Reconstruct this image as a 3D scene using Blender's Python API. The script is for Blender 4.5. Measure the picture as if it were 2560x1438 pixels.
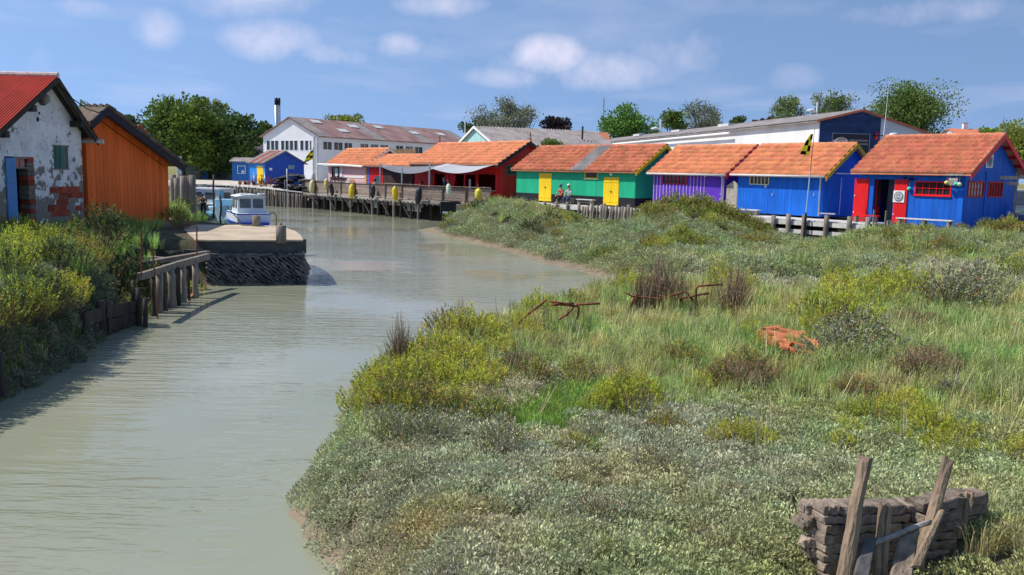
import bpy, bmesh, math, random
import numpy as np
from mathutils import Vector, Matrix, Euler
random.seed(7); rng = np.random.default_rng(11)
R = math.radians
scene = bpy.context.scene
for o in list(bpy.data.objects): bpy.data.objects.remove(o)
COL = scene.collection

# ------------------------------------------------------------------ camera
EYE, FPX, PITCH, ROLL = 3.8, 2200.0, R(7.48), R(1.2)
cd = bpy.data.cameras.new('camera'); cam = bpy.data.objects.new('camera', cd); COL.objects.link(cam)
cd.sensor_width = 36; cd.lens = 36*FPX/2560; cd.clip_start = .1; cd.clip_end = 8000
CM = Matrix.Rotation(math.pi/2-PITCH, 3, 'X') @ Matrix.Rotation(ROLL, 3, 'Z')
cam.matrix_world = Matrix.Translation((0, 0, EYE)) @ CM.to_4x4()
scene.camera = cam
def ray(x, y): return CM @ Vector(((x-1280)/FPX, -(y-719)/FPX, -1))
def P(x, y, z=0.0):                      # ground point at height z seen at that place of the photograph
    d = ray(x, y); t = (z-EYE)/d.z; return Vector((d.x*t, d.y*t, z))
def Q(x, y, D):                          # point at forward distance D
    d = ray(x, y); t = D/d.y; return Vector((d.x*t, D, d.z*t+EYE))

# ------------------------------------------------------------------ sky and sun
SUN_EL, SUN_AZ = R(52), R(-86)           # azimuth clockwise from +Y; the sun stands to the left
world = bpy.data.worlds.new('World'); scene.world = world; world.use_nodes = True
wt = world.node_tree; wn = wt.nodes; wl = wt.links; wn.clear()
def N(t, typ, **kw):
    n = t.nodes.new(typ)
    for k, v in kw.items():
        if k.startswith('_'): setattr(n, k[1:], v)
        else: n.inputs[k.replace('__', ' ')].default_value = v
    return n
sky = N(wt, 'ShaderNodeTexSky', _sky_type='NISHITA', _sun_disc=False, _sun_elevation=SUN_EL, _sun_rotation=SUN_AZ,
        _altitude=1500, _air_density=1.0, _dust_density=.15, _ozone_density=4.0)
tc = N(wt, 'ShaderNodeTexCoord')
# the hazy marine air evens the sky out: the sky is looked up a little higher than the view direction
lift = N(wt, 'ShaderNodeVectorMath', _operation='ADD'); lift.inputs[1].default_value = (0, 0, .33); wl.new(tc.outputs['Generated'], lift.inputs[0])
lnrm = N(wt, 'ShaderNodeVectorMath', _operation='NORMALIZE'); wl.new(lift.outputs[0], lnrm.inputs[0]); wl.new(lnrm.outputs[0], sky.inputs['Vector'])
sep = N(wt, 'ShaderNodeSeparateXYZ'); wl.new(tc.outputs['Generated'], sep.inputs[0])
def wmath(op, a, b=None, clamp=False):
    n = N(wt, 'ShaderNodeMath', _operation=op, _use_clamp=clamp)
    for i, v in enumerate((a, b)):
        if v is None: continue
        if isinstance(v, (int, float)): n.inputs[i].default_value = v
        else: wl.new(v, n.inputs[i])
    return n.outputs[0]
# cloud layer coordinates: the direction carried up to a flat layer, so clouds shrink towards the horizon
zz = wmath('ADD', wmath('MAXIMUM', sep.outputs['Z'], 0.0), 0.09)
px_ = wmath('DIVIDE', sep.outputs['X'], zz); py_ = wmath('DIVIDE', sep.outputs['Y'], zz)
cmb = N(wt, 'ShaderNodeCombineXYZ'); wl.new(px_, cmb.inputs[0]); wl.new(py_, cmb.inputs[1])
mp = N(wt, 'ShaderNodeMapping'); mp.inputs['Scale'].default_value = (1.0, .75, 1); mp.inputs['Location'].default_value = (3.1, 1.7, 0)
wl.new(cmb.outputs[0], mp.inputs[0])
n1 = N(wt, 'ShaderNodeTexNoise', Scale=.95, Detail=7.0, Roughness=.56); wl.new(mp.outputs[0], n1.inputs['Vector'])
n2 = N(wt, 'ShaderNodeTexNoise', Scale=10.0, Detail=8.0, Roughness=.6); wl.new(tc.outputs['Generated'], n2.inputs['Vector'])
# a few separate cumulus heaps, given by direction, half width, half height and strength
heaps = [(1375, 140, .055, .030, .95), (1450, 175, .13, .030, .55), (1300, 190, .075, .016, .5), (690, 100, .065, .028, .62),
         (800, 135, .06, .018, .5), (1000, 112, .035, .018, .55), (390, 70, .03, .024, .42), (1090, 12, .08, .018, .5),
         (1690, 130, .07, .03, .36), (2290, 30, .10, .016, .34), (130, 15, .1, .016, .4), (60, 120, .05, .04, .2),
         (1980, 195, .04, .016, .2), (620, -60, .1, .05, .6), (1900, -120, .16, .05, .6), (2900, 60, .12, .04, .5), (-350, 60, .1, .03, .5)]
acc = None
for (hx, hy, ww, hh, st) in heaps:
    d = ray(hx, hy).normalized()
    az = math.atan2(d.x, d.y); el = math.asin(d.z)
    da = wmath('SUBTRACT', wmath('ARCTAN2', sep.outputs['X'], sep.outputs['Y']), az)
    de = wmath('SUBTRACT', wmath('ARCSINE', sep.outputs['Z']), el)
    q = wmath('ADD', wmath('POWER', wmath('DIVIDE', da, ww), 2.0), wmath('POWER', wmath('DIVIDE', de, hh), 2.0))
    g = wmath('MULTIPLY', wmath('SUBTRACT', 1.0, q, True), st)
    acc = g if acc is None else wmath('MAXIMUM', acc, g)
edge = wmath('MULTIPLY', wmath('ADD', wmath('MULTIPLY', acc, 1.1), wmath('MULTIPLY', wmath('SUBTRACT', n2.outputs['Fac'], .54), 2.4)), 1.25, True)
heap = wmath('MULTIPLY', wmath('POWER', acc, .55), wmath('MULTIPLY', edge, .85))
thin = wmath('MULTIPLY', wmath('SUBTRACT', n1.outputs['Fac'], .52), .9, True)
cov = wmath('MAXIMUM', heap, thin, True)
bg = N(wt, 'ShaderNodeBackground', Strength=.15)
mixc = N(wt, 'ShaderNodeMix', _data_type='RGBA')
tint = N(wt, 'ShaderNodeMix', _data_type='RGBA', _blend_type='MULTIPLY'); tint.inputs[0].default_value = 1.0
tint.inputs[7].default_value = (.99, .91, .82, 1)
wl.new(sky.outputs[0], tint.inputs[6])
wl.new(cov, mixc.inputs[0]); wl.new(tint.outputs[2], mixc.inputs[6])
mixc.inputs[7].default_value = (4.0, 3.8, 4.4, 1)
wl.new(mixc.outputs[2], bg.inputs[0])
wo = N(wt, 'ShaderNodeOutputWorld'); wl.new(bg.outputs[0], wo.inputs[0])
sl = bpy.data.lights.new('sun', 'SUN'); sl.energy = 3.15; sl.angle = R(.53); sl.color = (1, .95, .86)
sun = bpy.data.objects.new('sun', sl); COL.objects.link(sun)
sdir = Vector((math.sin(SUN_AZ)*math.cos(SUN_EL), math.cos(SUN_AZ)*math.cos(SUN_EL), math.sin(SUN_EL)))
sun.rotation_euler = (-sdir).to_track_quat('-Z', 'Y').to_euler(); sun.location = sdir*60
vs = scene.view_settings; vs.view_transform = 'Standard'; vs.look = 'None'; vs.exposure = 0.7; vs.gamma = 1; vs.use_curve_mapping = False

# ------------------------------------------------------------------ helpers
MATS = {}
def mat(name, col, rough=.75, var=.18, scale=3.0, rand=0.0, bump=0.0, bscale=25.0, metal=0.0, spec=.3, col2=None, thr=.55,
        stretch=(1, 1, 1), transl=0.0, island=0.0, tint=False, hue=0.0, coat=0.0):
    if name in MATS: return MATS[name]
    m = bpy.data.materials.new(name); m.use_nodes = True; t = m.node_tree; L = t.links
    b = t.nodes['Principled BSDF']; b.inputs['Roughness'].default_value = rough; b.inputs['Metallic'].default_value = metal
    b.inputs['Specular IOR Level'].default_value = spec
    if coat: b.inputs['Coat Weight'].default_value = coat
    c = N(t, 'ShaderNodeTexCoord'); oi = N(t, 'ShaderNodeObjectInfo')
    mu = N(t, 'ShaderNodeVectorMath', _operation='MULTIPLY_ADD'); mu.inputs[1].default_value = stretch
    L.new(c.outputs['Object'], mu.inputs[0])
    sc = N(t, 'ShaderNodeVectorMath', _operation='SCALE'); sc.inputs[0].default_value = (37, 19, 53); L.new(oi.outputs['Random'], sc.inputs['Scale'])
    L.new(sc.outputs[0], mu.inputs[2])
    nz = N(t, 'ShaderNodeTexNoise', Scale=scale, Detail=6.0, Roughness=.6); L.new(mu.outputs[0], nz.inputs['Vector'])
    ramp = N(t, 'ShaderNodeValToRGB'); e = ramp.color_ramp.elements
    lo = [max(0, x*(1-var)) for x in col]; hi = [min(1, x*(1+var)) for x in col]
    if col2 is None:
        e[0].position = .3; e[1].position = .7; e[0].color = (*lo, 1); e[1].color = (*hi, 1)
    else:
        e[0].position = thr-.05; e[1].position = thr+.05; e[0].color = (*col, 1); e[1].color = (*col2, 1)
    L.new(nz.outputs['Fac'], ramp.inputs[0])
    out = ramp.outputs[0]
    if rand or island or hue:
        hs = N(t, 'ShaderNodeHueSaturation'); L.new(out, hs.inputs['Color'])
        if rand or hue:
            mr = N(t, 'ShaderNodeMapRange'); mr.inputs[3].default_value = 1-rand; mr.inputs[4].default_value = 1+rand
            L.new(oi.outputs['Random'], mr.inputs[0]); src = mr.outputs[0]
        else: src = None
        if island:
            ge = N(t, 'ShaderNodeNewGeometry'); m2 = N(t, 'ShaderNodeMapRange'); m2.inputs[3].default_value = 1-island; m2.inputs[4].default_value = 1+island
            L.new(ge.outputs['Random Per Island'], m2.inputs[0])
            if src is not None:
                mm = N(t, 'ShaderNodeMath', _operation='MULTIPLY'); L.new(src, mm.inputs[0]); L.new(m2.outputs[0], mm.inputs[1]); src = mm.outputs[0]
            else: src = m2.outputs[0]
        if src is not None: L.new(src, hs.inputs['Value'])
        if hue:
            w = N(t, 'ShaderNodeTexWhiteNoise', _noise_dimensions='1D'); L.new(oi.outputs['Random'], w.inputs['W'])
            m3 = N(t, 'ShaderNodeMapRange'); m3.inputs[3].default_value = .5-hue; m3.inputs[4].default_value = .5+hue
            L.new(w.outputs['Value'], m3.inputs[0]); L.new(m3.outputs[0], hs.inputs['Hue'])
        out = hs.outputs[0]
    if tint:
        at = N(t, 'ShaderNodeAttribute', _attribute_type='INSTANCER', _attribute_name='tint')
        mt = N(t, 'ShaderNodeMix', _data_type='RGBA', _blend_type='MULTIPLY'); mt.inputs[0].default_value = 1.0
        L.new(out, mt.inputs[6]); L.new(at.outputs['Color'], mt.inputs[7]); out = mt.outputs[2]
    L.new(out, b.inputs['Base Color'])
    if bump:
        n2 = N(t, 'ShaderNodeTexNoise', Scale=bscale, Detail=4.0); L.new(mu.outputs[0], n2.inputs['Vector'])
        bp = N(t, 'ShaderNodeBump', Strength=min(1, bump), Distance=.02); L.new(n2.outputs['Fac'], bp.inputs['Height']); L.new(bp.outputs[0], b.inputs['Normal'])
    if transl:
        tr = N(t, 'ShaderNodeBsdfTranslucent'); L.new(out, tr.inputs['Color'])
        ms = N(t, 'ShaderNodeMixShader'); ms.inputs[0].default_value = transl
        L.new(b.outputs[0], ms.inputs[1]); L.new(tr.outputs[0], ms.inputs[2]); L.new(ms.outputs[0], t.nodes['Material Output'].inputs[0])
    MATS[name] = m; return m

def props(o, label=None, cat=None, group=None, kind=None):
    if label: o['label'] = label
    if cat: o['category'] = cat
    if group: o['group'] = group
    if kind: o['kind'] = kind
    return o
def thing(name, label, cat, loc=(0, 0, 0), rz=0.0, group=None):
    o = bpy.data.objects.new(name, None); COL.objects.link(o); o.location = loc; o.rotation_euler = (0, 0, rz); o.empty_display_size = .2
    return props(o, label, cat, group)
def link(name, me, m=None, parent=None, loc=None, rot=None, scl=None):
    o = bpy.data.objects.new(name, me); COL.objects.link(o)
    if m is not None and not me.materials: me.materials.append(m)
    if parent is not None: o.parent = parent
    if loc is not None: o.location = loc
    if rot is not None: o.rotation_euler = rot
    if scl is not None: o.scale = scl
    return o
class MB:
    def __init__(s): s.v = []; s.f = []
    def add(s, vs, fs):
        n = len(s.v); s.v += [tuple(v) for v in vs]; s.f += [tuple(i+n for i in f) for f in fs]; return s
    def box(s, a, b, T=None):
        c = [(x, y, z) for z in (a[2], b[2]) for y in (a[1], b[1]) for x in (a[0], b[0])]
        if T: c = [T(*p) for p in c]
        return s.add(c, [(0, 2, 3, 1), (4, 5, 7, 6), (0, 1, 5, 4), (2, 6, 7, 3), (0, 4, 6, 2), (1, 3, 7, 5)])
    def hexa(s, c): return s.add(c, [(0, 2, 3, 1), (4, 5, 7, 6), (0, 1, 5, 4), (2, 6, 7, 3), (0, 4, 6, 2), (1, 3, 7, 5)])
    def beam(s, p, q, w, h, up=(0, 0, 1)):           # a squared timber from p to q
        p = Vector(p); q = Vector(q); d = (q-p).normalized(); u = Vector(up)
        x = d.cross(u)
        if x.length < 1e-4: x = d.cross(Vector((0, 1, 0)))
        x.normalize(); y = x.cross(d)
        return s.hexa([e+x*(a*w/2)+y*(b*h/2) for e in (p, q) for b in (-1, 1) for a in (-1, 1)])
    def tube(s, pts, rs, n=8, cap=True):
        pts = [Vector(p) for p in pts]
        if isinstance(rs, (int, float)): rs = [rs]*len(pts)
        base = len(s.v); ref = None
        for i, p in enumerate(pts):
            d = (pts[min(i+1, len(pts)-1)]-pts[max(i-1, 0)]).normalized()
            if ref is None:
                ref = d.cross(Vector((0, 0, 1)))
                if ref.length < .05: ref = d.cross(Vector((0, 1, 0)))
            ref = (ref-d*ref.dot(d)).normalized(); y = d.cross(ref)
            for k in range(n):
                a = 2*math.pi*k/n; s.v.append(tuple(p+(ref*math.cos(a)+y*math.sin(a))*rs[i]))
        for i in range(len(pts)-1):
            for k in range(n):
                a = base+i*n+k; b = base+i*n+(k+1) % n; s.f.append((a, b, b+n, a+n))
        if cap: s.f.append(tuple(base+k for k in range(n))[::-1]); s.f.append(tuple(base+(len(pts)-1)*n+k for k in range(n)))
        return s
    def lathe(s, prof, n=12, axis=None):              # profile (r, z) about z
        base = len(s.v)
        for r, z in prof:
            for k in range(n):
                a = 2*math.pi*k/n; s.v.append((r*math.cos(a), r*math.sin(a), z))
        for i in range(len(prof)-1):
            for k in range(n):
                a = base+i*n+k; b = base+i*n+(k+1) % n; s.f.append((a, b, b+n, a+n))
        s.f.append(tuple(base+k for k in range(n))[::-1]); s.f.append(tuple(base+(len(prof)-1)*n+k for k in range(n)))
        return s
    def prism(s, poly, z0, z1):                       # plan polygon, heights
        n = len(poly); b = len(s.v)
        s.v += [(x, y, z0) for x, y in poly]+[(x, y, z1) for x, y in poly]
        s.f.append(tuple(b+i for i in range(n))[::-1]); s.f.append(tuple(b+n+i for i in range(n)))
        for i in range(n): j = (i+1) % n; s.f.append((b+i, b+j, b+n+j, b+n+i))
        return s
    def xf(s, M): s.v = [tuple(M @ Vector(v)) for v in s.v]; return s
    def mesh(s, name, smooth=False, fix=True):
        me = bpy.data.meshes.new(name); me.from_pydata(s.v, [], s.f)
        if fix:
            bm = bmesh.new(); bm.from_mesh(me); bmesh.ops.recalc_face_normals(bm, faces=bm.faces); bm.to_mesh(me); bm.free()
        if smooth: me.polygons.foreach_set('use_smooth', [True]*len(me.polygons))
        me.update(); return me
    def obj(s, name, m, parent=None, smooth=False, fix=True, **kw):
        me = s.mesh(name, smooth, fix); o = link(name, me, m, parent)
        if kw: props(o, **kw)
        return o
def copy_tree(o, parent=None):
    c = o.copy(); COL.objects.link(c)
    if parent is not None: c.parent = parent
    for ch in list(o.children): copy_tree(ch, c)
    return c
def text_part(name, body, size, m, parent, loc, rot, depth=.006, align='LEFT', sx=1.0):
    cu = bpy.data.curves.new(name, 'FONT'); cu.body = body; cu.size = size; cu.extrude = depth; cu.align_x = align; cu.resolution_u = 2
    t = bpy.data.objects.new('lettering_source', cu); COL.objects.link(t)
    dg = bpy.context.evaluated_depsgraph_get(); me = bpy.data.meshes.new_from_object(t.evaluated_get(dg)); me.name = name
    bpy.data.objects.remove(t); bpy.data.curves.remove(cu); me.materials.clear()
    return link(name, me, m, parent, loc, rot, (sx, 1, 1))
def jit(a): return random.uniform(-a, a)

# ------------------------------------------------------------------ materials
m_tile = mat('terracotta_orange', (.66, .25, .12), .8, .22, 5, rand=.17, hue=.009)
m_tile2 = mat('terracotta_red', (.50, .165, .088), .82, .28, 5, rand=.22, hue=.011)
m_tile3 = mat('terracotta_rose', (.56, .195, .108), .8, .22, 5, rand=.16, hue=.009)
m_green = mat('paint_green', (.012, .40, .205), .65, .13, 1.6, stretch=(1, 1, .3), rand=.05)
m_black = mat('paint_tar', (.012, .013, .018), .6, .3, 2)
m_yellow = mat('paint_yellow', (.86, .58, .012), .5, .06, 2, rand=.03)
m_purple = mat('paint_purple', (.12, .034, .46), .6, .18, 2.5, rand=.08, stretch=(1, 1, .3))
m_lilac = mat('paint_lilac', (.62, .50, .74), .6, .1, 3)
m_blue = mat('paint_blue', (.006, .13, .60), .6, .2, 2.5, rand=.1, stretch=(1, 1, .3))
m_blue2 = mat('paint_royal_blue', (.007, .12, .58), .6, .2, 2.5, rand=.1, stretch=(1, 1, .3))
m_red = mat('paint_red', (.74, .012, .015), .5, .1, 2, rand=.05)
m_red_dark_shaded = mat('paint_dark_and_shaded_red', (.52, .012, .016), .55, .12, 2, rand=.06)  # dark red trim; on the red hut's gable it paints in the shade
m_pinkred = mat('paint_crimson', (.5, .015, .07), .5, .1, 2)
m_cream = mat('paint_cream', (.78, .68, .38), .55, .08, 2)
m_white = mat('paint_white', (.78, .78, .76), .6, .06, 3)
m_plast = mat('painted_plastic_white', (.78, .79, .8), .35, .03, 2)
m_gutter = mat('gutter_zinc', (.62, .6, .58), .5, .1, 6)
m_glass = mat('window_glass_dark', (.025, .03, .04), .08, .3, 2, spec=.6)
m_dark = mat('dark_interior', (.012, .011, .012), .9, .3, 2)
m_wood = mat('weathered_wood', (.25, .215, .18), .88, .38, 7, rand=.22, bump=.6, bscale=40, stretch=(1, 1, .12))
m_woodh = mat('weathered_plank', (.36, .32, .27), .88, .3, 6, rand=.2, bump=.5, bscale=30)
m_wooddk = mat('dark_wet_wood', (.055, .045, .038), .75, .45, 6, rand=.25, bump=.6, bscale=35, stretch=(1, 1, .15))
m_woodbr = mat('brown_fence_wood', (.25, .19, .155), .85, .35, 6, rand=.3, bump=.4, bscale=30)
m_plankpale = mat('pale_bleached_plank', (.60, .58, .55), .85, .16, 5, rand=.1)
m_conc = mat('concrete_warm', (.47, .375, .275), .9, .26, .9, bump=.3, bscale=30)
m_concd = mat('concrete_dark', (.085, .083, .085), .9, .35, 3, bump=.4, bscale=20)
m_stone = mat('black_stone', (.10, .10, .105), .45, .5, 4, rand=.6, bump=.5, bscale=18)
m_rust = mat('rusty_iron', (.22, .075, .04), .9, .4, 12, bump=.5, bscale=60)
m_fibro = mat('fibre_cement_grey', (.25, .225, .22), .92, .35, .9, bump=.3, bscale=12)
m_fibror = mat('fibre_cement_rust', (.27, .17, .16), .92, .4, .5, col2=None)
m_metal = mat('galvanised_metal', (.5, .52, .54), .4, .1, 4, metal=.6)
m_rope = mat('old_rope', (.3, .27, .23), .95, .3, 20)
m_skin = mat('skin', (.52, .29, .2), .6, .05, 4)
m_hair = mat('hair_dark', (.03, .02, .015), .7, .2, 20)
# ------------------------------------------------------------------ terrain
SHORE = [(-1.0,-26),(-.9,5),(-1.15,7.4),(-1.75,8.4),(-2.3,9.3),(-2.25,10.3),(-2.3,12),(-2.45,13.8),(-2.4,15.2),(-1.7,17.0),(-.5,19.3),
 (.8,21.6),(2.3,24.4),(4.2,26.6),(7,27.7),(10,28.3),(13.2,29.4),(13.4,30.1),(10.5,30.1),(8.1,29.5),(5.8,30.3),(3.8,31.7),(3.0,33.4),(.85,38.3),
 (-.4,42.4),(-2.9,48.8),(-4.9,53),(-6.1,56.2),(-5.2,60.0),(-2.8,63.2),(-3.2,66.6),(-8.5,73.2),(-13.5,79.6),(-18.6,85.6),(-23,87.6),(-30,90.5),(-33,86),(-28,72),
 (-22.5,62),(-18.5,52),(-15.8,43.5),(-14,39),(-11,36.9),(-9.0,35.6),(-8.0,34),(-6.95,28.75),(-9.7,27.9),(-10.6,27.6),(-10.7,25),(-10.5,22.2),(-9.4,21.0),(-9.2,18.9),(-8.6,16.8),
 (-8.35,14),(-8.3,-26)]
def sdist(X, Y, poly=SHORE):
    d = np.full(X.shape, 1e9); ins = np.zeros(X.shape, bool); n = len(poly)
    for i in range(n):
        ax, ay = poly[i]; bx, by = poly[(i+1) % n]; ex, ey = bx-ax, by-ay
        t = np.clip(((X-ax)*ex+(Y-ay)*ey)/(ex*ex+ey*ey), 0, 1)
        d = np.minimum(d, np.hypot(X-ax-t*ex, Y-ay-t*ey))
        c = ((ay > Y) != (by > Y)); xi = ax+(Y-ay)*ex/(ey if abs(ey) > 1e-9 else 1e-9); ins ^= c & (X < xi)
    return np.where(ins, -d, d)
_lat = np.random.default_rng(3).random((256, 256))
def vn(X, Y, s=1.0, o=0):
    x = X/s+o*17.3+500; y = Y/s+o*9.1+500; i = np.floor(x).astype(int); j = np.floor(y).astype(int); fx = x-i; fy = y-j
    fx = fx*fx*(3-2*fx); fy = fy*fy*(3-2*fy); L = _lat
    a = L[i % 256, j % 256]; b = L[(i+1) % 256, j % 256]; c = L[i % 256, (j+1) % 256]; e = L[(i+1) % 256, (j+1) % 256]
    return (a*(1-fx)+b*fx)*(1-fy)+(c*(1-fx)+e*fx)*fy
def sm(t): t = np.clip(t, 0, 1); return t*t*(3-2*t)
NX, NY, PX, PY = .788, .616, 16.7, 42.3               # the line of hut fronts: its normal and a point on it
def row_s(X, Y): return -(NX*(X-PX)+NY*(Y-PY))         # metres in front of the hut fronts
def row_u(X, Y): return -(X-PX)*.616+(Y-PY)*.788       # metres along the row, growing away to the left
def height(X, Y):
    d = sdist(X, Y); s = row_s(X, Y); u = row_u(X, Y)
    left = sm((-X-5.5)/1.5)*sm((60-Y)/6)+sm((-X-14)/4)*sm((Y-50)/6)*sm((88-Y)/4)
    left = np.clip(left, 0, 1)
    base = .60+.16*sm((X-1)/14)
    mid = sm((Y-30.5)/5)
    base = base*(1-mid)+mid*(.55+.25*sm((Y-36)/12))
    base = base+.95*np.exp(-(((X+1.0)/4.6)**2+((Y-52.0)/4.6)**2))+.95*np.exp(-(((X-8.9)/3.2)**2+((Y-45.2)/3.2)**2))-.62*np.exp(-(((X-4.75)/2.1)**2+((Y-50.0)/4.6)**2))-.36*np.exp(-(((X-8.8)/2.6)**2+((Y-25.8)/2.6)**2))
    base = base+mid*.85*sm((-u-.2)/2.2)*sm((7.5-s)/5.5)
    base = base-.34*np.exp(-(((X-2.95)/1.0)**2+((Y-6.75)/.65)**2))
    base = base*(1-left)+left*(1.40+.12*sm((-X-12)/3))
    base = base+.10*(vn(X, Y, 1.7, 1)-.5)+.06*(vn(X, Y, .6, 2)-.5)
    w = .75*(1-mid)+mid*(4.2-1.6*vn(X, Y, 3, 5)); w = w*(1-left)+left*.75
    t = np.clip(d/w, 0, 1); prof = 1-(1-t)**1.8
    prof = prof*(1-mid*(1-left))+mid*(1-left)*(sm((t-.06)/.94)*.93+.07*np.clip(d/.5, 0, 1))
    z = base*prof
    plat = np.where(Y > 80, 1.92, 1.72)
    z = np.where((s < .9) & (Y > 34) & (d > 0), z+(np.maximum(plat-.02, z*0)-z)*sm((.9-s)/.7), z)
    z = np.where((d > 0) & (Y > 84), z+(1.95-z)*sm((Y-84)/4), z)
    inside = np.where((X > 4.4) & (Y < 31) & (Y > 26), .05+.05*vn(X, Y, .7, 8)-.10*sm((5.6-X)/1.2), -.7*sm(-d/1.4))
    return np.where(d > 0, z, inside)
def hz(x, y): return float(height(np.array([x], float), np.array([y], float))[0])
xs = np.arange(-46, 62.01, .3); ys = np.arange(-25, 130.01, .3)
GX, GY = np.meshgrid(xs, ys); GZ = height(GX, GY)
edge_ = np.minimum(np.minimum(GX-xs[0], xs[-1]-GX), np.minimum(GY-ys[0], ys[-1]-GY)); k_ = sm(edge_/4)
GZ = np.where(edge_ < 4, GZ*k_+1.7*(1-k_), GZ)
nx, ny = len(xs), len(ys)
V = np.stack([GX.ravel(), GY.ravel(), GZ.ravel()], 1)
idx = np.arange(nx*ny).reshape(ny, nx)
Fq = np.stack([idx[:-1, :-1].ravel(), idx[:-1, 1:].ravel(), idx[1:, 1:].ravel(), idx[1:, :-1].ravel()], 1)
x0, x1, y0, y1 = xs[0], xs[-1], ys[0], ys[-1]; B = 3500
outer = np.array([(-B,-B,1.7),(B,-B,1.7),(B,B,1.7),(-B,B,1.7),(x0,y0,1.7),(x1,y0,1.7),(x1,y1,1.7),(x0,y1,1.7)])
nb = len(V); V = np.vstack([V, outer]); oq = np.array([(0,1,5,4),(1,2,6,5),(2,3,7,6),(3,0,4,7)])+nb
faces = np.vstack([Fq, oq])
gm = bpy.data.meshes.new('ground'); gm.from_pydata(V.tolist(), [], faces.tolist()); gm.polygons.foreach_set('use_smooth', [True]*len(gm.polygons))
soil = np.zeros((len(V), 4)); soil[:, 3] = 1
d_ = sdist(V[:, 0], V[:, 1]); s_ = row_s(V[:, 0], V[:, 1])
mud = np.array([.24, .19, .13]); earth = np.array([.085, .075, .045]); gravel = np.array([.56, .50, .42]); turf = np.array([.20, .19, .05])
wm = sm((.26-V[:, 2])/.14)[:, None]
c = earth*(1-wm)+mud*wm
fg = (sm((V[:, 1]-84)/5)*(1-0))[:, None]; c = c*(1-fg)+gravel*fg
ft = (sm((V[:, 1]-119)/4)*sm((140-V[:, 1])/6))[:, None]; c = c*(1-ft)+turf*ft
pl = (sm((.5-s_)/.6)*sm((V[:, 1]-30)/3)*sm((V[:, 0]+14)/3))[:, None]; c = c*(1-pl)+gravel*.8*pl
lp = (sm((-V[:, 0]-13)/1)*sm((V[:, 1]-33)/1.5)*sm((44-V[:, 1])/2))[:, None]*.8; c = c*(1-lp)+np.array([.34, .27, .19])*lp
jetty_shade = (sm((V[:, 1]-20.5)/1)*sm((28.3-V[:, 1])/1)*sm((-V[:, 0]-8.5)/.4)*sm((V[:, 0]+11.6)/.5))[:, None]; c = c*(1-.75*jetty_shade)  # ground under the old jetty darkened: its shade is put into the colour
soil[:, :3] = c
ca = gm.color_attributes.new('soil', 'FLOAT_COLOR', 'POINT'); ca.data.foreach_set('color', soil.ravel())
mg = bpy.data.materials.new('marsh_soil'); mg.use_nodes = True; t_ = mg.node_tree; b_ = t_.nodes['Principled BSDF']; b_.inputs['Roughness'].default_value = .9
b_.inputs['Specular IOR Level'].default_value = .2
a_ = N(t_, 'ShaderNodeAttribute', _attribute_name='soil'); g_ = N(t_, 'ShaderNodeNewGeometry')
nn = N(t_, 'ShaderNodeTexNoise', Scale=2.2, Detail=8.0, Roughness=.65); t_.links.new(g_.outputs['Position'], nn.inputs['Vector'])
mr_ = N(t_, 'ShaderNodeMapRange'); mr_.inputs[1].default_value = .3; mr_.inputs[2].default_value = .7; mr_.inputs[3].default_value = .65; mr_.inputs[4].default_value = 1.25
t_.links.new(nn.outputs['Fac'], mr_.inputs[0])
mx_ = N(t_, 'ShaderNodeVectorMath', _operation='SCALE'); t_.links.new(a_.outputs['Color'], mx_.inputs[0]); t_.links.new(mr_.outputs[0], mx_.inputs['Scale'])
t_.links.new(mx_.outputs[0], b_.inputs['Base Color'])
nb_ = N(t_, 'ShaderNodeTexNoise', Scale=9.0, Detail=6.0); t_.links.new(g_.outputs['Position'], nb_.inputs['Vector'])
bp_ = N(t_, 'ShaderNodeBump', Strength=.6, Distance=.06); t_.links.new(nb_.outputs['Fac'], bp_.inputs['Height']); t_.links.new(bp_.outputs[0], b_.inputs['Normal'])
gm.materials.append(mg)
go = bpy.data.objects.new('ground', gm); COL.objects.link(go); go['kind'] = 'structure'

# water
mw = bpy.data.materials.new('turbid_channel_water'); mw.use_nodes = True; t_ = mw.node_tree; L_ = t_.links; b_ = t_.nodes['Principled BSDF']
g_ = N(t_, 'ShaderNodeNewGeometry')
b_.inputs['Roughness'].default_value = .045; b_.inputs['IOR'].default_value = 1.33
nc = N(t_, 'ShaderNodeTexNoise', Scale=.16, Detail=3.0); L_.new(g_.outputs['Position'], nc.inputs['Vector'])
rc = N(t_, 'ShaderNodeValToRGB'); rc.color_ramp.elements[0].position = .35; rc.color_ramp.elements[1].position = .65
rc.color_ramp.elements[0].color = (.245, .262, .185, 1); rc.color_ramp.elements[1].color = (.29, .292, .215, 1)
L_.new(nc.outputs['Fac'], rc.inputs[0]); L_.new(rc.outputs[0], b_.inputs['Base Color'])
def wave(scl, rot, sc, det):
    m = N(t_, 'ShaderNodeMapping'); m.inputs['Scale'].default_value = scl; m.inputs['Rotation'].default_value = (0, 0, rot); L_.new(g_.outputs['Position'], m.inputs[0])
    n = N(t_, 'ShaderNodeTexNoise', Scale=sc, Detail=det, Roughness=.5); L_.new(m.outputs[0], n.inputs['Vector']); return n.outputs['Fac']
def tm(op, a, b):
    n = N(t_, 'ShaderNodeMath', _operation=op)
    for i, v in enumerate((a, b)):
        if isinstance(v, (int, float)): n.inputs[i].default_value = v
        else: L_.new(v, n.inputs[i])
    return n.outputs[0]
w1 = wave((.55, 3.2, 1), R(8), 1.5, 2.0); w2 = wave((1.2, 5.0, 1), R(-6), 2.6, 2.0)
patch = N(t_, 'ShaderNodeTexNoise', Scale=.13, Detail=4.0); L_.new(g_.outputs['Position'], patch.inputs['Vector'])
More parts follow.
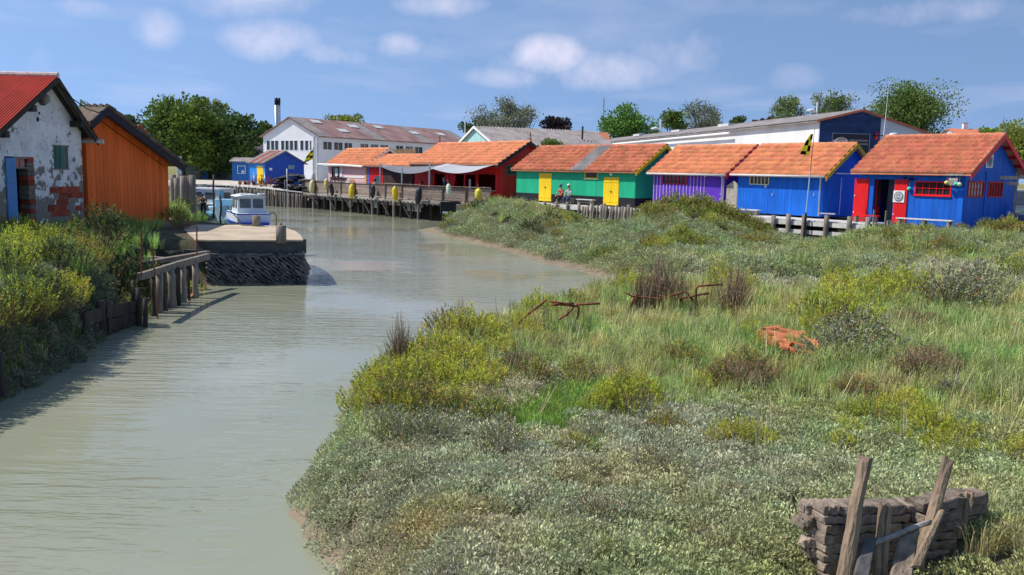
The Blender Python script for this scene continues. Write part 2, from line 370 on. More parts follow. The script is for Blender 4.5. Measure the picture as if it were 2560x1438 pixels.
pr = N(t_, 'ShaderNodeMapRange'); pr.inputs[1].default_value = .42; pr.inputs[2].default_value = .62; pr.inputs[3].default_value = .12; pr.inputs[4].default_value = 1.15
L_.new(patch.outputs['Fac'], pr.inputs[0])
hsum = tm('MULTIPLY', tm('ADD', w1, tm('MULTIPLY', w2, .45)), pr.outputs[0])
bp_ = N(t_, 'ShaderNodeBump', Strength=.7, Distance=.085); L_.new(hsum, bp_.inputs['Height']); L_.new(bp_.outputs[0], b_.inputs['Normal'])
MB().add([(-36, -25, 0), (14, -25, 0), (14, 92, 0), (-36, 92, 0)], [(0, 1, 2, 3)]).obj('water', mw, fix=False, kind='structure')

# ------------------------------------------------------------------ plants: meshes
def quads(P0, D, S, l, w, mid=.5):
    l = np.asarray(l)[:, None]; w = np.asarray(w)[:, None]
    return np.stack([P0, P0+D*l*mid+S*w, P0+D*l, P0+D*l*mid-S*w], 1)
def unit(a): return a/np.maximum(np.linalg.norm(a, axis=1, keepdims=True), 1e-9)
def qmesh(name, Q4, mats, mi=None):
    n = len(Q4); me = bpy.data.meshes.new(name)
    me.from_pydata(Q4.reshape(-1, 3).tolist(), [], np.arange(n*4).reshape(n, 4).tolist())
    for m in mats: me.materials.append(m)
    if mi is not None: me.polygons.foreach_set('material_index', np.asarray(mi, dtype=np.int32))
    return me
def rdir(r, n): return unit(r.normal(size=(n, 3)))
m_purs = mat('purslane_leaf', (.50, .51, .34), .7, .22, 2, island=.46, tint=True, transl=.25, rand=.12, spec=.08)
m_grass = mat('marsh_grass', (.56, .55, .27), .7, .25, 2, island=.4, tint=True, transl=.35, rand=.15, spec=.1)
m_blite = mat('sea_blite_leaf', (.58, .62, .075), .65, .25, 3, island=.45, transl=.36, rand=.14)
m_blitey = mat('sea_blite_golden', (.66, .58, .08), .65, .25, 3, island=.4, transl=.36, rand=.1)
m_bgrn = mat('bush_green', (.26, .33, .07), .65, .3, 3, island=.45, transl=.32, rand=.14)
m_bdark = mat('bush_dark_green', (.06, .10, .035), .65, .3, 3, island=.45, transl=.15, rand=.14)
m_brown = mat('dry_bush_brown', (.36, .21, .10), .85, .3, 3, island=.5, rand=.15)
m_twig = mat('twig_grey_brown', (.25, .175, .115), .9, .3, 5, island=.4)
m_straw = mat('dry_straw', (.48, .41, .24), .8, .2, 5, island=.35)
def purslane(seed, n=240, r0=.20):
    r = np.random.default_rng(seed); a = r.random(n)*6.283; q = np.sqrt(r.random(n))*r0
    h = (.20*(1-(q/r0)**2*.75))*(.35+.65*np.sqrt(r.random(n)))
    P0 = np.stack([np.cos(a)*q, np.sin(a)*q, h], 1)
    D = unit(np.stack([np.cos(a)*q/r0*.9, np.sin(a)*q/r0*.9, np.full(n, .75)], 1)+r.normal(size=(n, 3))*.45)
    S = unit(np.cross(D, rdir(r, n)))
    return qmesh('purslane', quads(P0, D, S, r.uniform(.026, .048, n), r.uniform(.005, .0095, n), .55), [m_purs])
def tuft(seed, n=46, hh=.42, r0=.13, lean=.55, mats=(m_grass,), w0=.005):
    r = np.random.default_rng(seed); out = []
    for i in range(n):
        a = r.random()*6.283; q = r.random()**.7*r0; p = np.array([math.cos(a)*q, math.sin(a)*q, -.02])
        b = a+r.normal()*.8; h = hh*r.uniform(.45, 1.1); ln = lean*r.random()*h
        dv = np.array([math.cos(b), math.sin(b), 0]); sd = np.array([-dv[1], dv[0], 0])*w0*r.uniform(.7, 1.5)
        p1 = p+dv*ln*.18+np.array([0, 0, h*.5]); p2 = p+dv*ln*.55+np.array([0, 0, h*.86]); p3 = p+dv*ln+np.array([0, 0, h*(1-.12*r.random())])
        out += [np.stack([p-sd, p+sd, p1+sd*.9, p1-sd*.9]), np.stack([p1-sd*.9, p1+sd*.9, p2+sd*.55, p2-sd*.55]), np.stack([p2-sd*.55, p2+sd*.55, p3+sd*.05, p3-sd*.05])]
    return qmesh('tuft', np.array(out), list(mats))
def shoots(seed, ns=110, nl=24, rad=.5, hgt=.75, mats=None, pal=(.55, .2, .25), spread=.5, ll=.042, lw=.0066, dome=.5):
    """a shrub of feathery upright shoots on thin woody stems"""
    r = np.random.default_rng(seed); Qs = []; mi = []
    for i in range(ns):
        a = r.random()*6.283; q = math.sqrt(r.random()); top = hgt*(1-dome*q*q)*r.uniform(.72, 1.08)
        tip = np.array([math.cos(a)*q*rad, math.sin(a)*q*rad, top]); L = r.uniform(.22, .42)*hgt
        ax = unit((np.array([[math.cos(a)*q*spread, math.sin(a)*q*spread, 1.0]])+r.normal(size=(1, 3))*.16))[0]
        base = tip-ax*L; root = np.array([math.cos(a)*q*rad*.25, math.sin(a)*q*rad*.25, 0.0])
        sd = unit(np.cross((tip-root)[None], rdir(r, 1)))[0]*.004
        Qs.append(np.stack([root-sd, root+sd, base+sd*.8, base-sd*.8])[None]); mi.append(3)
        Qs.append(np.stack([base-sd*.8, base+sd*.8, tip+sd*.3, tip-sd*.3])[None]); mi.append(3)
        t = r.random(nl); P0 = base+ax*L*t[:, None]
        D = unit(ax*1.0+rdir(r, nl)*.75); S = unit(np.cross(D, rdir(r, nl)))
        Qs.append(quads(P0, D, S, r.uniform(.7, 1.3, nl)*ll, r.uniform(.8, 1.3, nl)*lw, .45))
        k = r.choice(3, p=pal); mi += [k if r.random() < .85 else r.choice(3, p=pal) for _ in range(nl)]
    return qmesh('shrub_foliage', np.concatenate(Qs), mats, mi)
def twigs(seed, n=420, rad=.45, hgt=.6, mats=None, leaf=.5):
    r = np.random.default_rng(seed); Qs = []; mi = []
    a = r.random(n)*6.283; q = np.sqrt(r.random(n)); tip = np.stack([np.cos(a)*q*rad, np.sin(a)*q*rad, hgt*(1-.5*q*q)*r.uniform(.5, 1.1, n)], 1)
    root = np.stack([np.cos(a)*q*rad*.3, np.sin(a)*q*rad*.3, tip[:, 2]*r.uniform(0, .35, n)], 1); mid = (root+tip)/2+r.normal(size=(n, 3))*.04
    S = unit(np.cross(tip-root, rdir(r, n)))*.0035
    Qs += [np.stack([root-S, root+S, mid+S, mid-S], 1), np.stack([mid-S, mid+S, tip+S*.3, tip-S*.3], 1)]; mi += [0]*(2*n)
    m = int(n*6*leaf); k = r.integers(0, n, m); t = r.random(m)[:, None]**.6; P0 = mid[k]*(1-t)+tip[k]*t; D = unit(rdir(r, m)+np.array([0, 0, .5])); S = unit(np.cross(D, rdir(r, m)))
    Qs.append(quads(P0, D, S, r.uniform(.018, .035, m), r.uniform(.003, .005, m))); mi += list(r.choice([1, 2], m, p=[.75, .25]))
    return qmesh('shrub_foliage', np.concatenate(Qs), mats, mi)
PROTO = {}
PROTO['purs'] = [purslane(i) for i in range(5)]
PROTO['grass'] = [tuft(20+i) for i in range(4)]
PROTO['short'] = [tuft(30+i, 60, .17, .14, .5, w0=.004) for i in range(3)]
BM = [m_blite, m_bgrn, m_blitey, m_twig]
PROTO['gold'] = [shoots(40+i, mats=BM, pal=(.42, .18, .40)) for i in range(4)]
PROTO['lime'] = [shoots(50+i, mats=BM, pal=(.60, .32, .08)) for i in range(4)]
PROTO['green'] = [shoots(60+i, mats=[m_bgrn, m_blite, m_bdark, m_twig], pal=(.55, .2, .25), spread=.7) for i in range(3)]
PROTO['dark'] = [shoots(70+i, 120, 26, mats=[m_bdark, m_bgrn, m_brown, m_twig], pal=(.75, .17, .08), spread=.8) for i in range(3)]
PROTO['olive'] = [shoots(75+i, mats=[m_bgrn, m_brown, m_blitey, m_twig], pal=(.5, .35, .15), spread=.9) for i in range(3)]
PROTO['thick'] = [shoots(300+i, 260, 24, mats=[m_bgrn, m_brown, m_blite, m_twig], pal=(.6, .22, .18), spread=.8, dome=.6) for i in range(3)]
PROTO['brown'] = [twigs(80+i, mats=[m_twig, m_brown, m_bgrn]) for i in range(3)]
PROTO['dry'] = [twigs(90+i, 260, .3, .9, mats=[m_twig, m_brown, m_straw], leaf=.35) for i in range(2)]
m_greyl = mat('grey_green_leaf', (.31, .32, .21), .7, .2, 3, island=.35, transl=.15, rand=.1)
PROTO['grey'] = [shoots(95+i, 90, 24, mats=[m_greyl, m_bgrn, m_brown, m_twig], pal=(.8, .12, .08), spread=1.0, ll=.04, lw=.008) for i in range(2)]
m_spear = mat('broad_leaf_green', (.10, .26, .03), .55, .2, 3, island=.3, transl=.25)

# geometry-nodes scatter of uncountable ground cover
def scatter(name, protos, pts, label, cat):
    col = bpy.data.collections.new(name+'_pieces')
    for me in protos: col.objects.link(bpy.data.objects.new('piece', me))
    n = len(pts['co']); me = bpy.data.meshes.new(name); me.from_pydata(pts['co'].tolist(), [], [])
    def attr(nm, typ, key, arr):
        a = me.attributes.new(nm, typ, 'POINT'); a.data.foreach_set(key, np.asarray(arr).ravel())
    attr('rot', 'FLOAT_VECTOR', 'vector', pts['rot']); attr('scl', 'FLOAT_VECTOR', 'vector', pts['scl'])
    attr('pick', 'INT', 'value', rng.integers(0, len(protos), n).astype(np.int32))
    attr('tint', 'FLOAT_COLOR', 'color', np.concatenate([pts['tint'], np.ones((n, 1))], 1))
    o = bpy.data.objects.new(name, me); COL.objects.link(o)
    ng = bpy.data.node_groups.new(name, 'GeometryNodeTree')
    ng.interface.new_socket('Geometry', in_out='INPUT', socket_type='NodeSocketGeometry'); ng.interface.new_socket('Geometry', in_out='OUTPUT', socket_type='NodeSocketGeometry')
    gi = ng.nodes.new('NodeGroupInput'); gout = ng.nodes.new('NodeGroupOutput'); ip = ng.nodes.new('GeometryNodeInstanceOnPoints')
    ci = ng.nodes.new('GeometryNodeCollectionInfo'); ci.inputs['Collection'].default_value = col; ci.inputs['Separate Children'].default_value = True; ci.inputs['Reset Children'].default_value = True
    def na(nm, typ):
        a = ng.nodes.new('GeometryNodeInputNamedAttribute'); a.data_type = typ; a.inputs['Name'].default_value = nm; return a.outputs['Attribute']
    k = ng.links.new; k(gi.outputs[0], ip.inputs['Points']); k(ci.outputs[0], ip.inputs['Instance']); ip.inputs['Pick Instance'].default_value = True
    k(na('pick', 'INT'), ip.inputs['Instance Index']); k(na('rot', 'FLOAT_VECTOR'), ip.inputs['Rotation']); k(na('scl', 'FLOAT_VECTOR'), ip.inputs['Scale'])
    k(ip.outputs[0], gout.inputs[0])
    md = o.modifiers.new('scatter', 'NODES'); md.node_group = ng
    return props(o, label, cat, kind='stuff')
def pts_of(X, Y, sc, tint, tilt=.15, dz=0.0, sz=None):
    n = len(X); Z = height(X, Y)+dz
    s = sc[:, None]*np.ones((1, 3))
    if sz is not None: s[:, 2] *= sz
    return dict(co=np.stack([X, Y, Z], 1), rot=np.stack([rng.normal(size=n)*tilt, rng.normal(size=n)*tilt, rng.random(n)*6.283], 1), scl=s, tint=tint)
def blob(X, Y, px, py, r, z=.65):
    p = P(px, py, z); return np.exp(-((X-p.x)**2+(Y-p.y)**2)/(r*r))
def cand(xa, xb, ya, yb, dens):
    n = int((xb-xa)*(yb-ya)*dens); X = rng.uniform(xa, xb, n); Y = rng.uniform(ya, yb, n)
    k = (np.abs(X-0) < .66*Y+2.5); return X[k], Y[k]
def col3(n, base, var): return np.clip(np.array(base)[None]*(1+rng.normal(size=(n, 1))*var)*(1+rng.normal(size=(n, 3))*var*.35), .05, 2.5)
# clearings: the broken block wall, tile heap, boardwalk
wallc = P(2250, 1340, .6)
# --- right-hand marsh ---
def zone_grass(X, Y):
    g = 0
    for (px, py, r) in [(1650,840,2.6),(1480,790,2.6),(1850,800,2.4),(2150,870,2.4),(2400,850,3.2),(1750,900,1.8),(1560,740,3),(2500,780,3),(2300,760,3),(2000,760,2.4),(1620,900,1.2),(1900,900,1.6),(2050,960,1.4),(2450,950,2.2),(2300,900,1.6),(1500,880,1.4),(1700,980,1.0),(2520,1020,1.2)]:
        g = g+blob(X, Y, px, py, r)
    return np.clip(g, 0, 1)
def zone_short(X, Y):
    return np.clip(blob(X, Y, 1390, 1010, .75)+blob(X, Y, 1330, 1050, .6)+blob(X, Y, 1470, 980, .6)+.8*blob(X, Y, 1345, 770, .8), 0, 1)
def purs_tint(X, Y):
    n = len(X); t = col3(n, (1.0, 1.0, 1.0), .12); a = vn(X, Y, 1.3, 11)[:, None]; b = vn(X, Y, 3.1, 12)[:, None]; c2 = vn(X, Y, .8, 13)[:, None]
    t = t*(1-sm((a-.62)/.2)*(1-np.array([1.0, .92, .80]))); t = t*(1+sm((b-.55)/.25)*(np.array([.86, .96, .72])-1)); t = t*(1+sm((c2-.66)/.14)*(np.array([1.08, 1.05, .95])-1))
    brown = (blob(X, Y, 2480, 1400, 1.3)+blob(X, Y, 900, 1360, .8)+.6*blob(X, Y, 1900, 1400, 1.2))[:, None]
    midt = sm((Y-29)/3)[:, None]; t = t*(1-midt*(1-np.array([.78, .86, .72])))
    return t*(1+np.clip(brown, 0, 1)*(np.array([1.0, .92, .80])-1))
allp = []
for (ya, yb, dens, sc) in [(5.2, 10, 62, .95), (10, 14, 46, 1.05), (14, 20, 26, 1.3), (20, 29, 12, 1.7), (29, 44, 8.5, 2.0), (44, 58, 5, 2.4)]:
    X, Y = cand(-4, min(.66*yb+3, 30), ya, yb, dens); d = sdist(X, Y); s = row_s(X, Y)
    keep = (d > np.where(Y < 29, -.06, .02)) & ((s > 1.6) | (Y < 34)) & ((height(X, Y) > .075) | ((Y < 26) & (X < 4))) & (np.hypot((X-wallc.x)/.85, (Y-wallc.y+.25)/.34) > 1)
    g = zone_grass(X, Y); keep &= rng.random(len(X)) > 1.15*g; keep &= rng.random(len(X)) > zone_short(X, Y)
    X, Y = X[keep], Y[keep]; allp.append((X, Y, sc*rng.uniform(.7, 1.25, len(X))))
X = np.concatenate([a[0] for a in allp]); Y = np.concatenate([a[1] for a in allp]); S = np.concatenate([a[2] for a in allp])
scatter('sea_purslane_ground_cover', PROTO['purs'], pts_of(X, Y, S, purs_tint(X, Y), .22, -.02), 'grey green sea purslane covering the low marsh', 'ground cover')
allp = []
for (ya, yb, dens, sc) in [(7, 14, 34, .8), (14, 20, 38, 1.0), (20, 29, 26, 1.2), (29, 44, 6, 1.4), (44, 58, 4.5, 1.6)]:
    X, Y = cand(-4, min(.66*yb+3, 30), ya, yb, dens); d = sdist(X, Y); s = row_s(X, Y)
    g = zone_grass(X, Y); hgt_ = height(X, Y)
    pr_ = np.where(Y < 29, g, np.clip((hgt_-.8)*1.3, 0, .8)+.5*sm((-row_u(X, Y)+1)/3)); pr_ = np.maximum(pr_, .05)
    irn = np.clip(blob(X, Y, 1400, 850, .9)+blob(X, Y, 1380, 800, 1.0)+blob(X, Y, 1680, 790, 1.5)+blob(X, Y, 1640, 760, 1.5)+blob(X, Y, 1970, 880, .55)+blob(X, Y, 1950, 905, .5), 0, 1); pr_ = pr_*(1-.9*irn)*(1-.9*np.clip(blob(X, Y, 1960, 760, 2.2, .3), 0, 1))
    keep = (d > .15) & ((s > 1.2) | (Y < 34)) & (rng.random(len(X)) < pr_) & (hgt_ > .25)
    X, Y = X[keep], Y[keep]; allp.append((X, Y, sc*rng.uniform(.6, 1.25, len(X))))
X = np.concatenate([a[0] for a in allp]); Y = np.concatenate([a[1] for a in allp]); S = np.concatenate([a[2] for a in allp])
k_ = vn(X, Y, 1.6, 21)[:, None]; k2 = vn(X, Y, .7, 22)[:, None]
T = col3(len(X), (.86, .98, .78), .15); T = T*(1+sm((k_-.45)/.25)*(np.array([1.22, 1.04, 1.08])-1)); T = T*(1+sm((k2-.6)/.2)*(np.array([.74, .98, .80])-1))
scatter('marsh_grass', PROTO['grass'], pts_of(X, Y, S, T, .18, -.02), 'tall pale green and straw coloured grass on the marsh', 'grass')
# dead stalks standing over the marsh
PROTO['stalk'] = [tuft(35+i, 5, .75, .12, .35, mats=(m_straw,), w0=.004) for i in range(3)]
X, Y = cand(-3, 22, 9, 31, 3.2); k = (sdist(X, Y) > .25) & (rng.random(len(X)) < .25+.6*zone_grass(X, Y)) & (np.hypot(X-wallc.x, Y-wallc.y) > 1.2); X, Y = X[k], Y[k]
scatter('dead_stalks', PROTO['stalk'], pts_of(X, Y, rng.uniform(.5, 1.15, len(X)), col3(len(X), (1, 1, 1), .1), .15, -.02), 'dry straw coloured stalks standing above the marsh grass', 'dry stalks')
X, Y = cand(-3, 8, 8, 26, 90); k = (rng.random(len(X)) < zone_short(X, Y)) & (sdist(X, Y) > .1); X, Y = X[k], Y[k]
scatter('short_green_grass', PROTO['short'], pts_of(X, Y, rng.uniform(.7, 1.3, len(X)), col3(len(X), (.52, .78, .36), .15), .15, -.01), 'short vivid green grass between the golden shrubs', 'grass')
# --- left bank ---
allp = []
for (ya, yb, dens, sc) in [(9, 18, 12, 1.0), (18, 30, 10, 1.2), (30, 60, 4, 1.4)]:
    X, Y = cand(-26, -7.6, ya, yb, dens); d = sdist(X, Y)
    keep = (d > .05) & (((X > -14.9) & (Y < 33)) | ((Y > 36.5) & (d < 3.0) & (X < -13))) & ~((X > -12.9) & (Y > 27.6) & (Y < 36.5)) & ~((X > -10.9) & (Y > 20.5) & (Y < 28.5))
    X, Y = X[keep], Y[keep]; allp.append((X, Y, sc*rng.uniform(.6, 1.25, len(X))))
X = np.concatenate([a[0] for a in allp]); Y = np.concatenate([a[1] for a in allp]); S = np.concatenate([a[2] for a in allp])
T = col3(len(X), (.66, .95, .5), .18)
scatter('bank_grass', PROTO['grass'], pts_of(X, Y, S, T, .2, -.02), 'rank green grass on the bank below the old sheds', 'grass')
# shore fringe of the left bank, hanging down to the water
X, Y = cand(-10.5, -7.6, 9, 21, 60); d = sdist(X, Y); k = (d > -.12) & (d < 1.0); X, Y = X[k], Y[k]
scatter('bank_purslane', PROTO['purs'], pts_of(X, Y, rng.uniform(.9, 1.6, len(X)), col3(len(X), (.5, .55, .5), .2), .5, .0), 'dark purslane hanging over the edge of the left bank', 'ground cover')

# --- shrubs one can tell apart ---
SHRUB = {'gold': ('sea_blite_shrub', 'golden green feathery sea blite shrub', 'golden sea blite shrubs'),
 'lime': ('sea_blite_shrub', 'lime green feathery sea blite shrub', 'lime green sea blite shrubs'),
 'green': ('green_shrub', 'mid green bushy shrub', 'mid green shrubs'),
 'dark': ('dark_shrub', 'dark green dense shrub', 'dark green shrubs'),
 'olive': ('olive_shrub', 'olive and brown tangled shrub', 'olive shrubs'),
 'thick': ('green_shrub', 'dense leafy green shrub', 'dense green shrubs'),
 'brown': ('brown_shrub', 'reddish brown dry twiggy shrub', 'brown dry shrubs'),
 'dry': ('dry_stem_clump', 'tall clump of dry grey brown stems', 'dry stem clumps'),
 'grey': ('grey_shrub', 'grey green mounded shrub', 'grey green shrubs')}
def mk(lst, z): return [(n_, P(a, b, z).x, P(a, b, z).y) for n_, a, b in lst]
MARKS = {'on the near marsh point': mk([('at the water edge of the near point', 930, 990), ('around the dry stems above the point', 1140, 880), ('beside the broad pale leaved plant', 1190, 1045), ('behind the short vivid green grass', 1360, 920), ('right of the short vivid green grass', 1560, 1010), ('in front of the tile heap', 1960, 990), ('behind the ruined block wall', 2240, 1100), ('in the low purslane flat', 1450, 1200)], .62),
 'on the bank below the coloured huts': mk([('on the mound before the terrace corner', 1120, 560), ('on the mound below the green hut', 1330, 550), ('below the palisade stakes', 1530, 610), ('on the mound below the purple hut', 1720, 560), ('below the boardwalk posts', 1930, 620)], 1.0)}
GROW = {'on the near marsh point': 1.25, 'on the left bank': 1.05, 'beside the rusty frames and tile heap': 1.35}
def shrub(kind, x, y, size, where, hs=1.0, dz=-.04):
    if where == 'on the left bank':
        sd_ = float(sdist(np.array([x]), np.array([y]))[0])
        if sd_ < .3: x -= .35-sd_
    nm, lb, gr = SHRUB[kind]; me = random.choice(PROTO[kind]); sw_ = 'small ' if size < .62 else 'large ' if size > 1.05 else ''; near = ''
    if where in MARKS:
        near = ' '+min(MARKS[where], key=lambda m: (m[1]-x)**2+(m[2]-y)**2)[0]
    o = bpy.data.objects.new(nm, me); COL.objects.link(o); o.location = (x, y, hz(x, y)+dz); o.rotation_euler = (jit(.08), jit(.08), random.random()*6.28)
    size *= GROW.get(where, 1.0); o.scale = (size, size, size*hs); lab = sw_+lb+(near or ' '+where); return props(o, lab, 'shrub', sw_+gr+(near or ' '+where))
W1 = 'on the near marsh point'
for (k, px, py, sz) in [('gold',915,985,.75),('gold',960,960,.8),('lime',1000,985,.75),('gold',1060,965,.9),('lime',1110,975,.75),('gold',1150,950,.95),('lime',1195,985,.7),('gold',1225,965,.65),
 ('gold',935,1030,.6),('olive',985,1035,.7),('olive',1060,1040,.75),('gold',1120,1025,.6),('lime',1010,1050,.5),('olive',1150,1045,.6),('green',1235,1060,.5),('olive',930,940,.55),
 ('gold',1080,905,.85),('lime',1130,900,.8),('brown',1090,950,.7),('gold',1165,860,.95),('olive',1110,850,.8),('gold',1215,850,.8),('gold',1245,905,.8),('dry',1150,840,.85),('gold',1310,860,.75),('dry',1005,905,.8),('dry',1190,790,.7),
 ('brown',1300,930,.8),('olive',1340,960,.6),('brown',1400,900,.7),('lime',1500,1040,.55),('gold',1530,1030,.65),('lime',1570,1035,.75),('gold',1600,1010,.5),('brown',1560,960,.6),('olive',1440,960,.6),
 ('brown',1830,985,.85),('olive',1860,960,.8),('brown',1900,970,.85),('brown',1865,945,.8),('olive',1790,980,.6),('brown',2130,990,.7),('brown',2290,960,.9),('brown',2340,950,.85),('brown',2310,930,.8),('olive',2140,1005,.6),('brown',2230,985,.55),
 ('lime',1300,830,.4),('gold',1360,870,.5),('olive',1700,930,.6),('gold',1750,990,.5),('gold',1820,1120,.45),('gold',1870,1110,.5),('lime',1900,1130,.4),('gold',2120,1090,.45),('lime',2190,1060,.55),('gold',2260,1040,.6),('lime',2290,1090,.6),
 ('gold',2330,1100,.55),('lime',2400,1120,.5),('gold',2440,1150,.4),('gold',2540,1160,.4),('gold',2360,1140,.45),('lime',2240,1110,.45),('gold',2100,1130,.4),('lime',2130,1050,.5),('green',2480,1050,.5),('grey',2380,1010,.5),('grey',1250,1130,.6),('grey',1080,1110,.55),('grey',980,1100,.5),('grey',1640,1180,.5),
 ('olive',1660,1090,.5),('olive',1430,1130,.45),('brown',1830,1260,.45),('grey',1500,1300,.5)]:
    p = P(px, py, .62); shrub(k, p.x, p.y, sz*random.uniform(.9, 1.1), W1, random.uniform(.8, 1.05))
W2 = 'beside the rusty frames and tile heap'
for (k, px, py, sz, hs) in [('dry',1650,765,1.25,1.0),('dry',1600,760,.9,1.0),('gold',1570,735,.8,.9),('dry',1690,755,1.0,.9),('dry',1825,790,1.2,.95),('dry',1850,775,.95,.9),('gold',1800,745,.75,1.5),('gold',1870,745,.6,1.4),('olive',1625,745,.8,1.0),
 ('lime',2060,830,1.15,.9),('gold',2100,760,1.0,1.1),('lime',2130,830,1.1,.9),('lime',2190,790,1.1,.85),('gold',2190,730,.9,.9),('lime',2270,770,1.3,.85),('lime',2230,740,1.2,.8),('gold',2050,860,.8,.9),('grey',2370,790,1.5,.8),('grey',2420,780,1.4,.8),('grey',2450,760,1.4,.8),('grey',2140,890,1.3,.75),('grey',2100,910,1.1,.75),
 ('gold',1880,850,.6,.9),('gold',1905,880,.55,.9),('brown',2270,830,1.0,.7),('dry',2320,830,.7,.6),('dry',1960,820,.6,.6),('lime',1345,800,.7,1.1),('lime',1295,825,.5,1.0),('olive',1430,770,.8,.8),('green',2540,720,1.2,.7)]:
    p = P(px, py, .66); shrub(k, p.x, p.y, sz, W2, hs)
W3 = 'on the bank below the coloured huts'
rs = random.Random(5)
for i in range(230):
    px = rs.uniform(1075, 1930); top = 530+25*math.sin(px/70.)+(18 if 1440 < px < 1640 else 0); py = rs.uniform(top, 615)
    kk = rs.choices(['olive', 'green', 'brown', 'gold', 'lime', 'dark'], [.30, .26, .24, .12, .05, .03])[0]
    if 1435 < px < 1650 and py < 605: continue
    p = P(px, py, .95)
    if row_s(np.array(p.x), np.array(p.y)) < 1.9 or float(sdist(np.array([p.x]), np.array([p.y]))[0]) < 1.6: continue
    shrub(kk, p.x, p.y, rs.uniform(.9, 1.7), W3, rs.uniform(.5, .85))
for (k, x, y, sz, hs) in [('thick',7.2,46.0,2.1,.7),('thick',8.4,46.6,2.5,.8),('thick',9.6,46.0,2.4,.78),('thick',10.6,45.0,2.2,.72),('thick',11.4,44.2,2.0,.72),('thick',11.9,43.2,1.8,.7),('thick',9.0,45.6,2.2,.7),('thick',10.1,45.4,2.2,.7),('olive',7.6,44.8,1.6,.8),('green',9.2,44.2,1.7,.7),('olive',12.2,42.4,1.3,.7),('green',5.6,47.0,1.5,.7),
   ('olive',-2.6,54.0,1.6,.75),('green',-1.2,55.0,1.8,.75),('brown',.2,55.0,1.8,.7),('olive',1.2,54.0,1.6,.7),('olive',2.6,52.5,1.4,.7),('green',-3.8,52.6,1.4,.7),('brown',3.4,51.6,1.2,.7)]:
    shrub(k, x, y, sz, W3, hs)
for (k, px, py, sz, hs) in [('brown',1860,625,1.3,.5),('brown',2010,625,1.5,.6),('brown',2050,635,1.1,.5),('olive',1740,625,1.2,.5),('dark',1690,605,1.1,.5),('green',1960,600,.9,.5),('dark',2100,660,.9,.5),('brown',1770,640,.8,.5),('brown',2200,640,1.0,.5),('olive',2480,640,1.2,.6),('brown',2520,680,.8,.6)]:
    p = P(px, py, .7); shrub(k, p.x, p.y, sz, W3, hs)
W4 = 'in front of the blue hut with red shutters'
for i in range(46):
    px = rs.uniform(2215, 2600); py = rs.uniform(585, 650); p = P(px, py, 1.2)
    if px < 2300 and py < 600: continue
    shrub(rs.choices(['green', 'olive', 'lime', 'gold'], [.45, .3, .15, .1])[0], p.x, p.y, rs.uniform(.8, 1.3), W4, rs.uniform(.55, .9))
for (k, x, y, sz, hs) in [('green',20.2,37.6,1.1,.8),('lime',21.0,37.4,1.2,.9),('olive',19.6,37.0,1.0,.8),('green',21.9,36.9,1.2,.85),('gold',22.6,37.4,1.1,.8),('olive',20.8,36.2,1.1,.8),('green',23.4,36.4,1.2,.8)]:
    shrub(k, x, y, sz, W4, hs)
W5 = 'on the left bank'
for (k, px, py, sz, hs) in [('gold',60,620,1.1,.9),('gold',100,600,1.2,.9),('gold',20,575,1.0,.9),('lime',40,660,1.3,.9),('lime',110,650,1.3,.9),('lime',10,620,1.1,.9),('olive',170,640,1.1,.9),('gold',190,615,1.0,.9),('lime',70,700,1.2,.9),('green',20,730,1.3,1),('green',90,760,1.3,1),('dark',150,700,1.2,.9),
 ('dark',120,740,1.2,.9),('green',30,810,1.1,1),('olive',10,860,1.1,1),('green',70,850,1.1,1),('dark',110,830,1.1,1),('olive',130,800,1.1,1),('lime',160,830,1.0,1),('green',170,870,.8,1),('gold',215,730,1.1,.85),('gold',250,720,1.1,.85),('gold',280,715,1.1,.85),('lime',300,730,1.0,.85),('gold',235,760,1.1,.8),('olive',265,770,1.0,.8),('grey',310,760,1.0,.8),('grey',330,740,.9,.8),('olive',200,790,1.0,.9),
 ('olive',230,680,1.0,.9),('gold',215,660,1.0,.9),('olive',250,650,.9,.9),('dark',190,690,1.0,.9),('green',140,680,1.0,.9),('green',0,780,1.2,1),('brown',250,800,.8,.9)]:
    p = P(px, py, 1.25); shrub(k, p.x, p.y, sz, W5, hs)
W6 = 'against the orange shed'
for (k, px, py, sz, hs) in [('dark',250,630,1.9,1.0),('dark',285,640,2.0,1.05),('dark',330,635,2.0,1.0),('dark',350,625,1.7,.95),('green',390,620,1.7,.85),('green',430,620,1.6,.8),('lime',460,615,1.4,.8),('green',480,610,1.2,.8),('dark',300,655,1.5,.7),('green',400,635,1.3,.7),('olive',440,635,1.0,.7),('olive',480,622,1.0,.7),('green',350,650,1.2,.7),('olive',205,640,1.1,.8),('olive',460,575,1.1,.8),('green',440,560,1.2,.8)]:
    p = P(px, py, 1.4); shrub(k, p.x, p.y, sz, W6, hs)
W7 = 'on the far bank above the boats'
for (k, px, py, sz, hs) in [('green',440,520,1.6,.8),('olive',470,525,1.6,.8),('green',500,525,1.5,.8),('green',455,535,1.4,.8),('olive',490,540,1.3,.7),('green',430,505,1.6,.8),('olive',520,545,1.1,.7)]:
    p = P(px, py, 1.3); shrub(k, p.x, p.y, sz, W7, hs)
